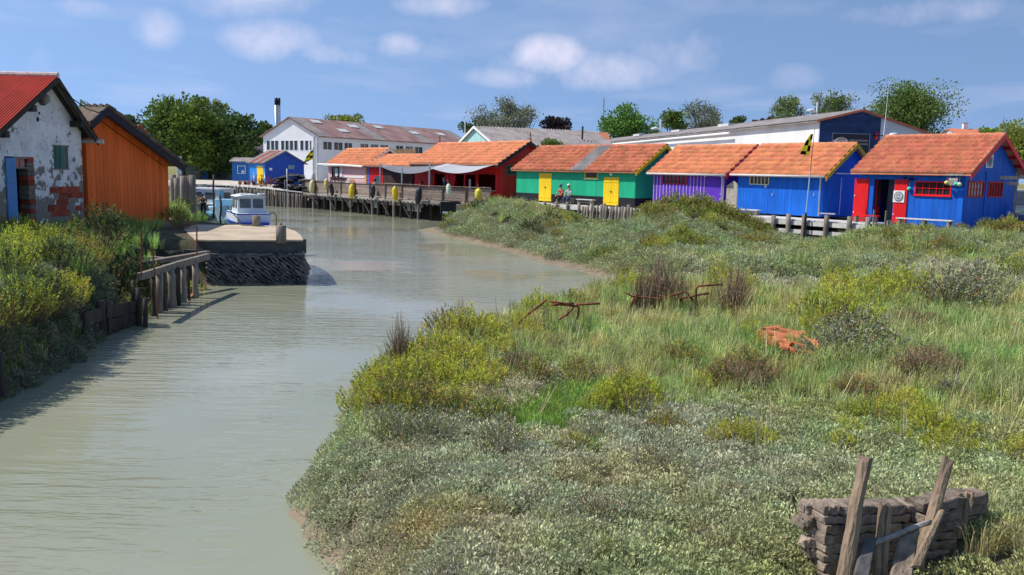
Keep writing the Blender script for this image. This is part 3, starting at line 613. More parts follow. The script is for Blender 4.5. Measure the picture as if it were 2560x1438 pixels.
# broad-leaved plant and seed stems
def spear_plant(px, py, n, sz, label):
    p = P(px, py, .62); r = np.random.default_rng(int(px)); z = hz(p.x, p.y); root = thing('broad_leaved_plant', label, 'plant', (p.x, p.y, z))
    for i in range(n):
        a = 6.283*i/n+r.normal()*.3; up = r.uniform(.5, 1.3); l = sz*r.uniform(.7, 1.15); m = MB(); d = Vector((math.cos(a), math.sin(a), up)).normalized(); sd = Vector((-math.sin(a), math.cos(a), 0)); nn = sd.cross(d)
        pts = [Vector((0, 0, .02))+d*(l*t)-Vector((0, 0, 1))*(l*.28*t*t) for t in (0, .3, .6, .85, 1)]; ws = [.008, .03, .034, .02, .002]
        vs = []
        for q, w in zip(pts, ws): vs += [q-sd*w*sz*2, q-nn*w*.35, q+sd*w*sz*2]
        m.add(vs, [f for j in range(4) for f in ((3*j, 3*j+1, 3*j+4, 3*j+3), (3*j+1, 3*j+2, 3*j+5, 3*j+4))]); m.obj('leaf', m_spear if i % 3 else m_greyl, root, smooth=True, fix=False)
spear_plant(1190, 1045, 13, .40, 'broad pale leaved plant rising from short green grass')
# ------------------------------------------------------------------ building kit
class House:
    """A building in its own frame: x along the front to the right, y into the depth, z up."""
    def __init__(s, name, label, A, B, z0, W, cat='hut', group=None):
        A = Vector(A[:2]); B = Vector(B[:2]); s.A = A; d = B-A; s.L = d.length; s.dx = d.normalized(); s.dy = Vector((-s.dx.y, s.dx.x)); s.W = W; s.z0 = z0
        s.rz = math.atan2(d.y, d.x); s.root = thing(name, label, cat, (A.x, A.y, z0), s.rz, group)
    def T(s, face):
        L, W = s.L, s.W
        return {'front': lambda a, b, c: (a, -b, c), 'right': lambda a, b, c: (L+b, a, c), 'left': lambda a, b, c: (-b, a, c), 'back': lambda a, b, c: (a, W+b, c)}[face]
    def on(s, face, x, y):
        o, d = {'front': (s.A, s.dx), 'right': (s.A+s.dx*s.L, s.dy), 'left': (s.A, s.dy)}[face]
        r = ray(x, y); det = r.x*(-d.y)-r.y*(-d.x); t = (o.x*(-d.y)-o.y*(-d.x))/det
        q = Vector((r.x*t, r.y*t)); return (q-o).dot(d), r.z*t+EYE-s.z0
    def rect(s, face, x0, y0, x1, y1):
        xm, ym = (x0+x1)/2, (y0+y1)/2
        return s.on(face, x0, ym)[0], s.on(face, x1, ym)[0], s.on(face, xm, y1)[1], s.on(face, xm, y0)[1]
def panel(mb, T, a0, a1, b0, b1, z0, t0, t1):
    mb.hexa([T(a0, b0, z0), T(a1, b0, z0), T(a0, b1, z0), T(a1, b1, z0), T(a0, b0, t0), T(a1, b0, t1), T(a0, b1, t0), T(a1, b1, t1)])
def wall(root, T, a0, a1, top, bw, m, holes=(), z0=0.0, piece='plank', name='wall', backing=None, b=(0.0, .024), gap=.007, cuts=()):
    """planks (each an object) over a backing, both cut round the openings"""
    def cols(edges, jt):
        for e0, e1 in zip(edges[:-1], edges[1:]):
            if e1-e0 < .012: continue
            mid = (e0+e1)/2; hs = sorted([(h[2], h[3]) for h in holes if h[0]-1e-4 <= mid <= h[1]+1e-4]); lo = z0
            for (h0, h1) in hs:
                if h0-lo > .02: yield e0, e1, lo, h0, h0
                lo = max(lo, h1)
            t0, t1 = top(e0), top(e1)
            if min(t0, t1)-lo > .01 or max(t0, t1)-lo > .05: yield e0, e1, lo, max(t0, lo+.004), max(t1, lo+.004)
    he = [x for h in holes for x in h[:2] if a0 < x < a1]+[c for c in cuts if a0 < c < a1]
    mb = MB()
    for e0, e1, l, t0, t1 in cols(sorted(set([a0, a1]+he)), 0): panel(mb, T, e0, e1, -.09, -.002, l, t0, t1)
    w = mb.obj(name, backing or m, root)
    if bw:
        n = max(1, round((a1-a0)/bw)); e = sorted(set([a0+(a1-a0)*i/n for i in range(n+1)]+he))
        for e0, e1, l, t0, t1 in cols(e, 1):
            q = MB(); o_ = jit(.003); panel(q, T, e0+gap/2, e1-gap/2, b[0], b[1]+o_, l, t0, t1); q.obj(piece, m, w)
    return w
def battens(w, T, a0, a1, top, step, m, holes=(), z0=0.0, wd=.035, b=(.02, .045), name='batten'):
    n = max(1, round((a1-a0)/step))
    for i in range(n+1):
        a = a0+(a1-a0)*i/n; lo = z0; segs = []
        for h in sorted([h for h in holes if h[0]-.06 < a < h[1]+.06], key=lambda h: h[2]): segs.append((lo, h[2]-.06)); lo = h[3]+.06
        segs.append((lo, top(a)))
        for l, h_ in segs:
            if h_-l > .05: q = MB(); panel(q, T, a-wd/2, a+wd/2, b[0], b[1], l, h_, h_); q.obj(name, m, w)
def window(root, T, r, mf, nx=2, nz=1, mg=None, fw=.055, b=(-.03, .055), sill=None, bar=.022, room=True):
    a0, a1, z0, z1 = r; mb = MB()
    mb.box((a0-fw, b[0], z0-fw), (a1+fw, b[1], z0), T).box((a0-fw, b[0], z1), (a1+fw, b[1], z1+fw), T).box((a0-fw, b[0], z0), (a0, b[1], z1), T).box((a1, b[0], z0), (a1+fw, b[1], z1), T)
    w = mb.obj('window', mf, root); ww = (a1-a0)/nx; hh = (z1-z0)/nz
    for i in range(nx):
        for j in range(nz):
            q = MB().box((a0+i*ww+.004, b[0]+.005, z0+j*hh+.004), (a0+(i+1)*ww-.004, b[0]+.017, z0+(j+1)*hh-.004), T); q.obj('pane', mg or m_glass, w)
    for i in range(1, nx): MB().box((a0+i*ww-bar/2, b[0]+.018, z0), (a0+i*ww+bar/2, b[1]-.02, z1), T).obj('glazing_bar', mf, w)
    for j in range(1, nz): MB().box((a0, b[0]+.019, z0+j*hh-bar/2), (a1, b[1]-.024, z0+j*hh+bar/2), T).obj('glazing_bar', mf, w)
    if sill: MB().box((a0-fw-.03, b[0], z0-fw-.04), (a1+fw+.03, b[1]+.04, z0-fw), T).obj('sill', sill, w)
    return w
def door(root, T, r, m, leaves=2, b=(.026, .06), planks=3, mh=None, handle=True, name='door'):
    a0, a1, z0, z1 = r; mb = MB(); w = (a1-a0)/leaves
    mb.box((a0, b[0]-.04, z0), (a1, b[0], z1), T); d = mb.obj(name, m, root)
    for i in range(leaves):
        pw = w/planks
        for j in range(planks):
            q0 = a0+i*w+j*pw; MB().box((q0+.004+(.006 if j == 0 else 0), b[0], z0+.01), (q0+pw-.004-(.006 if j == planks-1 else 0), b[1]-.01, z1-.01), T).obj('door_plank', m, d)
        for zz_ in (.14, .84): MB().box((a0+i*w+.02, b[1]-.01, z0+(z1-z0)*zz_-.05), (a0+(i+1)*w-.02, b[1]+.008, z0+(z1-z0)*zz_+.05), T).obj('door_ledge', m, d)
    if handle:
        am = (a0+a1)/2 if leaves == 2 else a1-.1
        MB().box((am-.09, b[1]+.006, z0+(z1-z0)*.5-.012), (am+.09, b[1]+.025, z0+(z1-z0)*.5+.012), T).box((am+.02, b[1]+.006, z0+(z1-z0)*.5-.09), (am+.06, b[1]+.025, z0+(z1-z0)*.5), T).obj('latch', mh or m_dark, d)
    return d
def tile_mesh(w, l):
    prof = [0, .9, 1, .35, .1, .1, .7, .8, .25, .08, .12, .9, 1, .3, 0]; n = len(prof)-1; vs = []; h = .058
    for y in (0, l):
        for i, p in enumerate(prof): vs.append(((i/n-.5)*(w*1.03), y, p*h+(.055 if y == 0 else -.03)))
    for i, p in enumerate(prof): vs.append(((i/n-.5)*(w*1.03), 0, -.02))
    k = n+1; f = [(i, i+1, i+1+k, i+k) for i in range(n)]+[(2*k+i, 2*k+i+1, i+1, i) for i in range(n)]
    me = bpy.data.meshes.new('tile'); me.from_pydata(vs, [], f); me.polygons.foreach_set('use_smooth', [True]*len(f)); return me
TILES = {}
def roof(H, h, rise, ex, ey, mt, tw=.3, rows=7, skip=None, ax=None, ridge=True, verge=None, barge=None, limit=300, exl=None, eyb=None):
    """gabled roof, ridge along the front; the front slope is laid tile by tile"""
    L, W = H.L, H.W; exl = ex if exl is None else exl; yr = W/2 if ax is None else ax; tn = rise/yr; pit = math.atan(tn); tb = rise/(W-yr); eb = ey if eyb is None else eyb
    mb = MB(); th = .07
    for (y0, z0, y1, z1) in ((-ey, h-ey*tn, yr, h+rise), (W+eb, h-eb*tb, yr, h+rise)):
        mb.hexa([(-exl, y0, z0), (L+ex, y0, z0), (-exl, y1, z1), (L+ex, y1, z1), (-exl, y0, z0+th), (L+ex, y0, z0+th), (-exl, y1, z1+th), (L+ex, y1, z1+th)])
    rf = mb.obj('roof', mt, H.root); S = (yr+ey)/math.cos(pit); ncol = max(2, round((L+ex+exl)/tw)); w = (L+ex+exl)/ncol; rl = S/rows
    key = (round(w, 3), round(rl, 3), mt.name)
    if key not in TILES: TILES[key] = tile_mesh(w, rl*1.16); TILES[key].materials.append(mt)
    cnt = 0; extra = MB()
    for r_ in range(rows):
        for c_ in range(ncol):
            x = -exl+(c_+.5)*w
            if skip and skip[0] < x < skip[1]: continue
            y = -ey+r_*rl*math.cos(pit)-.02; z = h-ey*tn+r_*rl*math.sin(pit)+th+.03
            if cnt < limit:
                link('tile', TILES[key], None, rf, (x+jit(.004), y, z+jit(.004)), (pit-R(1.2)+jit(.014), jit(.01), jit(.012)))
            else:
                M_ = Matrix.Translation((x, y, z)) @ Matrix.Rotation(pit-R(1.2)+jit(.014), 4, 'X'); me = TILES[key]
                extra.add([M_ @ v.co for v in me.vertices], [tuple(p.vertices) for p in me.polygons])
            cnt += 1
    if extra.v: props(extra.obj('far_tiles', mt, rf, smooth=True, fix=False), kind='stuff')
    if ridge:
        k = ('ridge', mt.name)
        if k not in TILES:
            m2 = MB(); n = 7; vs = []
            for y, rr in ((0, .115), (.43, .098)):
                for i in range(n+1): a = math.pi*i/n; vs.append((y, math.cos(a)*rr*1.1, math.sin(a)*rr))
            m2.add(vs, [(i, i+1, i+n+2, i+n+1) for i in range(n)]); TILES[k] = m2.mesh('ridge_tile', True, False); TILES[k].materials.append(mt)
        nr = round((L+ex+exl)/.4); st = (L+ex+exl)/nr
        for i in range(nr): link('ridge_tile', TILES[k], None, rf, (-exl+i*st, yr, h+rise+th-.01+jit(.004)), (0, R(1.0), 0), (st/.4, 1, 1))
    if verge:                                            # rounded verge tiles on the right-hand rake
        nr = max(3, round(S/.38)); dv = Vector((0, yr+ey, rise+ey*tn))
        for i in range(nr):
            p0 = Vector((L+ex-.02, -ey, h-ey*tn+th+.02))+dv*(i/nr); p1 = p0+dv*(1.12/nr)
            MB().tube([p0+Vector((0, 0, .01)), p1], [.085, .07], 9).obj('verge_tile', verge, rf, smooth=True)
    if barge:
        for xx in ((L+ex+.012, 1), ):
            for (y0, z0, y1, z1) in ((-ey-.02, h-ey*tn, yr, h+rise), (W+eb, h-eb*tb, yr, h+rise)):
                q = MB(); x_ = xx[0]; q.hexa([(x_, y0, z0-.15), (x_+.035, y0, z0-.15), (x_, y1, z1-.15), (x_+.035, y1, z1-.15), (x_, y0, z0+.09), (x_+.035, y0, z0+.09), (x_, y1, z1+.09), (x_+.035, y1, z1+.09)]); q.obj('bargeboard', barge, rf)
    return rf
def gutter(H, h, ey, ex, m, z=-.05, down=True, exl=None):
    exl = ex if exl is None else exl
    g = MB().tube([(-exl, -ey-.06, h+z), (H.L+ex-.05, -ey-.06, h+z-.02)], .055, 8).obj('gutter', m, H.root, smooth=True)
    if down: MB().tube([(H.L+ex-.25, -ey-.06, h+z-.03), (H.L-.12, -.09, h+z-.28), (H.L-.12, -.09, .05)], .035, 8).obj('downpipe', m, g, smooth=True)
def gable_top(h, rise, W): return lambda a: h+rise*(1-abs(a-W/2)/(W/2))-.01
def shell(H, h, rise, m, right=True, left=True):
    """plain back wall, floor and the gable that the photograph does not show"""
    W = H.W; T = H.T('left'); gt = gable_top(h, rise, W)
    MB().box((0, .0, 0), (H.L, -.09, h), H.T('back')).obj('back_wall', m, H.root)
    q = MB(); panel(q, T, .09, W/2, -.09, 0, 0, gt(.09), gt(W/2)); panel(q, T, W/2, W-.09, -.09, 0, 0, gt(W/2), gt(W-.09)); q.obj('side_wall', m, H.root)
    MB().box((.1, .1, -.06), (H.L-.1, W-.1, .0)).obj('floor', m_dark, H.root)
def lamp_globe(H, T, a, z, b=.1):
    l = MB().box((a-.03, .0, z+.04), (a+.03, b, z+.12), T).obj('wall_lamp', m_dark, H.root); p = T(a, b, z-.02)
    MB().lathe([(.02, -.11), (.08, -.08), (.105, 0), (.08, .08), (.04, .1)], 10).xf(Matrix.Translation(p)).obj('globe', m_plast, l, smooth=True)

# ------------------------------------------------------------------ blue hut with red shutters (row end)
H = House('blue_hut', 'bright blue board hut with open doorway, red shutters and red window frames', (16.6, 42.43), (19.6, 38.6), 1.70, 5.2)
h, rise = 2.55, 1.6; Tf, Tr = H.T('front'), H.T('right'); L = H.L
dr = H.rect('front', 2180, 438, 2237, 545); dr = (dr[0], dr[1], .12, 2.12); wr = H.rect('front', 2292, 442, 2378, 472); wr = (wr[0], wr[1], 1.50, 2.02)
w = wall(H.root, Tf, 0, L, lambda a: h, .27, m_blue2, [dr, wr], name='front_wall')
window(H.root, Tf, wr, m_red, 5, 2, sill=m_red)
gw1 = H.rect('right', 2421, 440, 2458, 468); gw2 = H.rect('right', 2472, 440, 2505, 468); gw1 = (gw1[0], gw1[1], 1.48, 2.05); gw2 = (gw2[0], gw2[1], 1.48, 2.05)
gt = gable_top(h, rise, H.W)
wall(H.root, Tr, .0, H.W, gt, .3, m_blue2, [gw1, gw2], name='gable_wall', cuts=(H.W/2,))
window(H.root, Tr, gw1, m_red_dark_shaded, 5, 2, mg=mat('curtained_glass', (.55, .5, .48), .4, .2, 20), fw=.07); window(H.root, Tr, gw2, m_red_dark_shaded, 5, 2, mg=mat('red_blind', (.28, .05, .05), .5, .3, 9), fw=.07)
pa_ = H.on('right', 2464, 455)[0]; MB().box((pa_-.07, .02, 0), (pa_+.07, .07, h), Tr).obj('corner_post', m_blue2, H.root)
shell(H, h, rise, m_blue2)
roof(H, h, rise, .38, .34, m_tile3, .235, 9, verge=m_tile3, barge=m_red)
for i in range(1, 4):
    t = i/4; MB().beam((L+.02, H.W/2+t*H.W/2+.1, h+rise*(1-t)-.12), (L+.4, H.W/2+t*H.W/2+.1, h+rise*(1-t)-.12), .1, .14).obj('rafter_end', m_red_dark_shaded, H.root)
for (x0, x1, nm) in ((2137, 2172, 0), (2237, 2270, 1)):      # open shutters
    a0, a1, _, _ = H.rect('front', x0, 438, x1, 540); sh = MB().box((a0, .03, .12), (a1, .07, 2.13), Tf).obj('shutter', m_red, H.root)
    n = 5
    for j in range(n): MB().box((a0+(a1-a0)*j/n+.004, .07, .13), (a0+(a1-a0)*(j+1)/n-.004, .085, 2.12), Tf).obj('shutter_board', m_red, sh)
    for zz_ in (.5, 1.3): MB().box((a0+.02, .085, zz_), (a0+.07, .1, zz_+.05), Tf).obj('hinge', m_white, sh)
    if nm:
        am = (a0+a1)/2-.06; MB().box((am-.27, .1, 1.08), (am+.27, .12, 1.62), Tf).obj('plaque', m_white, sh)
        for rr, mm in ((.225, mat('plaque_grey', (.16, .17, .2), .6)), (.17, m_white), (.14, MATS['plaque_grey'])):
            MB().lathe([(rr, 0), (rr, .006)], 24).xf(Matrix.Translation(Tf(am, .128+.006*(0 if rr > .2 else 1 if rr > .15 else 2), 1.35)) @ Matrix.Rotation(math.pi/2, 4, 'X')).obj('round_emblem', mm, sh)
        for k in range(5): MB().box((am-.09+k*.045, .146, 1.27+.02*(k % 2)), (am-.07+k*.045, .15, 1.40+.03*((k*2) % 3)), Tf).obj('emblem_figure', m_white, sh)
# doorway: red half-open inner door, room inside
MB().box((dr[0], -.12, .12), (dr[0]+.06, .02, 2.12), Tf).box((dr[1]-.05, -.12, .12), (dr[1], .02, 2.12), Tf).obj('door_frame', m_blue2, H.root)
idr = MB().box((dr[0]+.08, -.16, .14), (dr[0]+.13, -.55, 2.08), Tf).obj('glazed_door', m_red_dark_shaded, H.root)
for j in range(3): MB().box((dr[0]+.06, -.22, .85+j*.4), (dr[0]+.15, -.49, 1.18+j*.4), Tf).obj('pane', m_glass, idr)
sh = MB().box((dr[0]-.2, -1.75, 0), (dr[1]+.3, -1.8, 2.3), Tf).obj('partition', mat('inside_wall', (.45, .44, .42), .8), H.root)
for j, (aa, zz_) in enumerate(((.25, 1.2), (.62, 1.2), (.25, .75), (.7, .55), (.45, 1.6))): MB().box((dr[0]+aa, -1.70, zz_), (dr[0]+aa+.25, -1.74, zz_+.34), Tf).obj('picture', m_dark, sh)
MB().box((dr[0]-.1, .0, -.02), (dr[1]+.1, .3, .1), Tf).obj('doorstep', m_plankpale, H.root)
MB().box((dr[1]+.38+.0, .03, 2.18), (dr[1]+.5, .12, 2.24), Tf).obj('lamp_bracket', m_dark, H.root)
lp = H.rect('front', 2281, 436, 2283, 450)[0]; lb = MB().box((lp-.09, .03, 2.12), (lp+.09, .17, 2.2), Tf).obj('wall_lamp', m_dark, H.root)
# gable plaque
gp = H.rect('right', 2463, 386, 2480, 420); pl_ = MB().box((gp[0], .03, gp[2]), (gp[1], .055, gp[3]), Tr).obj('gable_plaque', m_white, H.root)
gc = ((gp[0]+gp[1])/2, (gp[2]+gp[3])/2)
for rr, mm, bb in ((.26, MATS['plaque_grey'], .062), (.20, m_white, .068), (.17, MATS['plaque_grey'], .074)):
    MB().lathe([(rr, 0), (rr, .006)], 24).xf(Matrix.Translation(Tr(gc[0], bb-.006, gc[1])) @ Matrix.Rotation(math.pi/2, 4, 'Y')).obj('oval_emblem', mm, pl_)
MB().tube([(L+.36, H.W/2, h+rise), (L+.36, H.W/2, h+rise+.5)], [.03, .015], 6).obj('finial', m_blue2, H.root)
HB = H
# floats hung on the corner, with a little lettered board
def hung_float(p, col, nm, lab, drop=.32):
    t = thing(nm, lab, 'float', p); m_ = mat(nm+'_'+str(col[0]), col, .4, .08, 4)
    MB().lathe([(.02, -.09), (.085, -.05), (.105, 0), (.085, .05), (.03, .09)], 12).obj('float_ball', m_, t, smooth=True); MB().tube([(0, 0, .06), (0, 0, drop)], .008, 5).obj('cord', m_rope, t)
ey_ = .46
def hw(a, b, z): v = H.dx*a-H.dy*b; return (H.A.x+v.x, H.A.y+v.y, H.z0+z)
fa = lambda px: H.on('front', px, 440)[0]
hung_float(hw(fa(2377), .32, 2.03), (.75, .62, .16), 'yellow_float', 'round yellow net float at the left of the hanging name board', .3)
hung_float(hw(fa(2402), .34, 1.98), (.05, .55, .45), 'turquoise_float', 'turquoise net float at the right of the hanging name board', .36)
hung_float(hw(fa(2409), .32, 1.97), (.75, .70, .35), 'pale_yellow_float', 'pale yellow net float on the corner of the blue hut', .36)
hung_float(hw(fa(2279), .12, 1.72), (.05, .60, .55), 'lamp_float', 'turquoise net float hung below the wall lamp by the shutter', .36)
bt = thing('name_board', 'small grey wooden name board hung under the eave of the blue hut', 'sign', hw(fa(2393), .33, 2.12), H.rz)
MB().box((-.2, -.012, -.2), (.2, .012, .12)).obj('board', m_wood, bt); MB().box((-.32, -.03, .22), (.4, .03, .3)).obj('hanger', m_woodh, bt); MB().tube([(-.15, 0, .1), (-.15, 0, .24)], .008, 5).tube([(.15, 0, .1), (.15, 0, .24)], .008, 5).obj('cord', m_rope, bt)
text_part('lettering', "l'escalier", .115, m_white, bt, (-.19, -.014, .02), (R(90), 0, 0), .003)
# wooden finger posts at the far gable corner
fp = hw(L+.5, -3.3, 0); sg = thing('driftwood_signpost', 'grey driftwood finger boards on a post by the gable of the blue hut', 'signpost', (fp[0]+.4, fp[1]+.3, 1.55), H.rz+R(40))
MB().tube([(0, 0, -.3), (0, .0, 2.75)], .05, 7).obj('post', m_wood, sg)
for (x0, x1, z, k) in ((-.7, .1, 2.38, -1), (.05, 1.0, 2.42, 1), (-.35, .1, 2.12, -1)):
    q = MB(); e = .12*k; q.prism([(x0, -.0), (x1, 0), (x1+(e if k > 0 else 0), .08), (x1, .16), (x0, .16), (x0+(e if k < 0 else 0), .08)], -.02, .02); q.xf(Matrix.Translation((0, -.06, z)) @ Matrix.Rotation(math.pi/2, 4, 'X')); q.obj('finger_board', m_woodh, sg)

# ------------------------------------------------------------------ second blue hut
H = House('blue_hut', 'blue board hut with cream window bars and yellow bargeboards beside the grey gate panel', (12.15, 48.1), (15.35, 44.02), 1.90, 4.6)
h, rise = 2.12, 1.5; Tf, Tr = H.T('front'), H.T('right'); L = H.L; gt = gable_top(h, rise, H.W)
wr = H.rect('front', 1877, 437, 1922, 460); wr = (wr[0], wr[1], wr[2], min(wr[3], h-.08))
w = wall(H.root, Tf, 0, L*.66, lambda a: h, .2, m_blue, [wr], name='front_wall')
wall(H.root, Tf, L*.66, L, lambda a: h, .9, m_blue, name='front_wall')
window(H.root, Tf, wr, m_cream, 5, 1, fw=.04, bar=.035)
wall(H.root, Tr, 0, H.W, gt, 1.1, m_blue, name='gable_wall', cuts=(H.W/2,)); shell(H, h, rise, m_blue)
roof(H, h, rise, .3, .3, m_tile, .29, 7, barge=mat('bargeboard_ochre', (.72, .43, .02), .5, .1, 2)); gutter(H, h, .3, .3, m_gutter, -.12)
for px, y in ((1915, 462), (1997, 436), (2041, 436)):
    a, z = H.on('front', px, y+3); MB().box((a-.06, .03, z-.08), (a+.06, .05, z+.08), Tf).obj('number_plate' if px == 1915 else 'wall_box', m_plast, H.root)
    if px == 1915: text_part('number', '18', .1, m_dark, H.root, Tf(a-.045, .053, z-.035), (R(90), 0, 0), .002)
for px in (1932, 2036):
    a, z = H.on('front', px, 487); MB().tube([Tf(a, .03, z-.08), Tf(a+.01, .08, z-.05), Tf(a+.01, .08, z+.05), Tf(a, .03, z+.08)], .012, 6).obj('door_handle', m_white, H.root)
a0 = H.on('right', 2098, 500)[0]; MB().box((a0, .03, .1), (a0+.035, .05, 1.95), Tr).obj('conduit', m_white, H.root)
MB().box((a0-.5, .03, 2.13), (H.W-.3, .1, 2.2), Tr).obj('rail', m_white, H.root)
HB2 = H
# grey plank gate between purple and blue huts
ga, gb = Vector((11.75, 48.62)), Vector((12.12, 48.15)); gt_ = thing('plank_gate', 'weathered grey plank gate with pointed top between purple and blue huts', 'gate', (ga.x, ga.y, 1.8), math.atan2(gb.y-ga.y, gb.x-ga.x)); n = 4; Wg = .95
for i in range(n):
    x0, x1 = -.12+Wg*i/n, -.12+Wg*(i+1)/n-.008; f_ = lambda x: 1.5+.26*(1-abs((x+.12)/Wg-.5)*2)
    MB().hexa([(x0, 0, 0), (x1, 0, 0), (x0, .03, 0), (x1, .03, 0), (x0, 0, f_(x0)), (x1, 0, f_(x1)), (x0, .03, f_(x0)), (x1, .03, f_(x1))]).obj('plank', m_woodh, gt_)
MB().box((-.1, .03, .3), (.8, .06, .4)).box((-.1, .03, 1.2), (.8, .06, 1.3)).obj('cross_rail', m_wood, gt_)

# ------------------------------------------------------------------ purple hut
H = House('purple_hut', 'purple board hut with lilac battens, plain purple door and crimson window', (8.36, 52.97), (11.6, 48.83), 1.78, 4.6)
h, rise = 2.22, 1.5; Tf, Tr = H.T('front'), H.T('right'); L = H.L; gt = gable_top(h, rise, H.W)
wr = H.rect('front', 1659, 436, 1717, 459); dd = H.on('front', 1763, 470)[0]; de = H.on('front', 1808, 470)[0]
w = wall(H.root, Tf, 0, L, lambda a: h, .26, m_purple, [wr, (dd, de, .05, h-.16)], name='front_wall'); battens(w, Tf, .02, dd-.04, lambda a: h, .26, m_lilac, [wr], wd=.032)
window(H.root, Tf, wr, m_pinkred, 6, 2, fw=.05); door(H.root, Tf, (dd, de, .05, h-.16), m_purple, 1, b=(.0, .03), planks=1, mh=m_white)
MB().box((de+.02, .02, 0), (de+.07, .06, h), Tf).obj('corner_board', m_lilac, H.root)
wall(H.root, Tr, 0, H.W, gt, .4, m_purple, name='gable_wall', cuts=(H.W/2,)); shell(H, h, rise, m_purple)
roof(H, h, rise, .3, .3, m_tile, .29, 7, barge=m_pinkred); gutter(H, h, .3, .3, m_gutter, -.12)
for px in (1765, 1805):
    a, z = H.on('front', px, 438); MB().box((a-.05, .03, z-.09), (a+.05, .1, z+.06), Tf).obj('wall_box', m_plast, H.root)

# ------------------------------------------------------------------ green hut
H = House('green_hut', 'long green hut with tarred base, two yellow double doors and red tiled roof', (.18, 63.43), (7.42, 54.18), 1.80, 4.6)
h, rise = 2.3, 1.5; Tf, Tr = H.T('front'), H.T('right'); L = H.L; gt = gable_top(h, rise, H.W)
d1 = H.rect('front', 1349, 433, 1380, 506); d2 = H.rect('front', 1510, 443, 1548, 515); wr = H.rect('front', 1465, 428, 1494, 444)
d1 = (d1[0], d1[1], .06, d1[3]); d2 = (d2[0], d2[1], .04, d2[3])
w = wall(H.root, Tf, 0, L, lambda a: h, 1.22, m_green, [wr], z0=.56, name='front_wall', gap=.012); wall(H.root, Tf, 0, L, lambda a: .56, 1.22, m_black, z0=0, name='tarred_base', b=(.0, .02))
window(H.root, Tf, wr, m_yellow, 1, 1, fw=.07, mg=mat('dusk_glass', (.05, .035, .02), .15, .3, 3, spec=.5), sill=m_cream)
for d_r in (d1, d2): door(H.root, Tf, d_r, m_yellow, 2, b=(.03, .07)); lamp_globe(H, Tf, (d_r[0]+d_r[1])/2, d_r[3]+.22)
wall(H.root, Tr, 0, H.W, gt, 1.15, m_green, z0=.56, name='gable_wall', cuts=(H.W/2,)); wall(H.root, Tr, 0, H.W, lambda a: .56, 1.15, m_black, name='tarred_base', b=(0, .02)); shell(H, h, rise, m_green)
sx0, sx1 = L*.515, L*.515+1.3
rf = roof(H, h, rise, .32, .34, m_tile2, .33, 8, skip=(sx0, sx1), barge=m_yellow, exl=.25)
tn = rise/(H.W/2); ns = 26
def corrugated(a0, a1, p0, p1, amp, n, m, name, parent, smooth=True):
    """one wavy sheet: a runs across the waves, p0 and p1 are the low and high points of its first edge"""
    vs = []; a0 = Vector(a0); a1 = Vector(a1); p0 = Vector(p0); p1 = Vector(p1); up = (a1-a0).cross(p1-p0).normalized()
    if up.z < 0: up = -up
    for q in (p0, p1):
        for i in range(n+1): vs.append(q+(a1-a0)*(i/n)+up*amp*(1 if i % 4 in (1,) else 0 if i % 4 in (0, 2) else -1))
    return MB().add(vs, [(i, i+1, i+n+2, i+n+1) for i in range(n)]).obj(name, m, parent, smooth=smooth, fix=False)
corrugated((sx0-.1, 0, 0), (sx1+.15, 0, 0), (sx0-.1, -.38, h-.38*tn+.13), (sx0-.1, H.W/2, h+rise+.13), .05, 44, m_fibro, 'corrugated_panel', rf)
HG = H
# ------------------------------------------------------------------ red hut
H = House('red_hut', 'long red boarded restaurant hut with orange tiles and dark bargeboards', (-8.35, 74.33), (-1.1, 65.07), 1.48, 5.2)
h, rise = 3.02, 1.5; Tf, Tr = H.T('front'), H.T('right'); L = H.L; gt = gable_top(h, rise, H.W)
o1 = H.rect('front', 1086, 434, 1113, 470); o1 = (o1[0], o1[1], .05, 2.05); o2 = H.rect('front', 1136, 434, 1160, 458); o2 = (o2[0], o2[1], .95, 2.05)
o3 = H.rect('front', 1195, 435, 1239, 460); o3 = (o3[0], o3[1], .95, 2.1); o4 = H.rect('front', 1163, 436, 1190, 462); o4 = (o4[0], o4[1], .05, 2.05)
hs_ = [o1, o2, o3, o4]
w = wall(H.root, Tf, 0, L, lambda a: h, .3, m_red, hs_, name='front_wall'); battens(w, Tf, .1, L-.1, lambda a: h, .3, m_red_dark_shaded, hs_, wd=.05)
for o_ in hs_: MB().box((o_[0]-.06, .0, o_[3]), (o_[1]+.06, .06, o_[3]+.08), Tf).obj('lintel', m_red_dark_shaded, H.root)
MB().box((o3[0]-.1, .02, o3[2]-.06), (o3[1]+.1, .35, o3[2]), Tf).obj('serving_counter', m_woodh, H.root); MB().box((o2[0]-.1, .02, o2[2]-.06), (o2[1]+.1, .3, o2[2]), Tf).obj('serving_counter', m_woodh, H.root)
MB().box((o4[0]+.35, -.12, .3), (o4[0]+.6, -.1, 1.7), Tf).obj('menu_poster', m_white, H.root)
for a_ in (.3, .8, 1.3, 1.9, 2.3): MB().lathe([(.04, 0), (.05, .12), (.03, .16), (.02, .25)], 8).xf(Matrix.Translation(Tf(o3[0]+a_*.75, .12, o3[2]))).obj('counter_jar', m_glass if a_ != 1.3 else m_white, H.root)
wg = H.rect('right', 1266, 415, 1290, 436)
wall(H.root, Tr, 0, H.W, gt, .3, m_red_dark_shaded, [wg], name='gable_wall', cuts=(H.W/2,)); window(H.root, Tr, wg, mat('window_slate', (.1, .12, .14), .5), 4, 1, fw=.05); shell(H, h, rise, m_red_dark_shaded)
m_navy = mat('bargeboard_navy', (.02, .018, .035), .6, .2, 2)
rf = roof(H, h, rise, .35, .4, m_tile, .36, 8, barge=m_navy, exl=.3); MB().box((0, .40, h-.36), (L+.3, .42, h-.22), Tf).obj('fascia', m_navy, H.root)
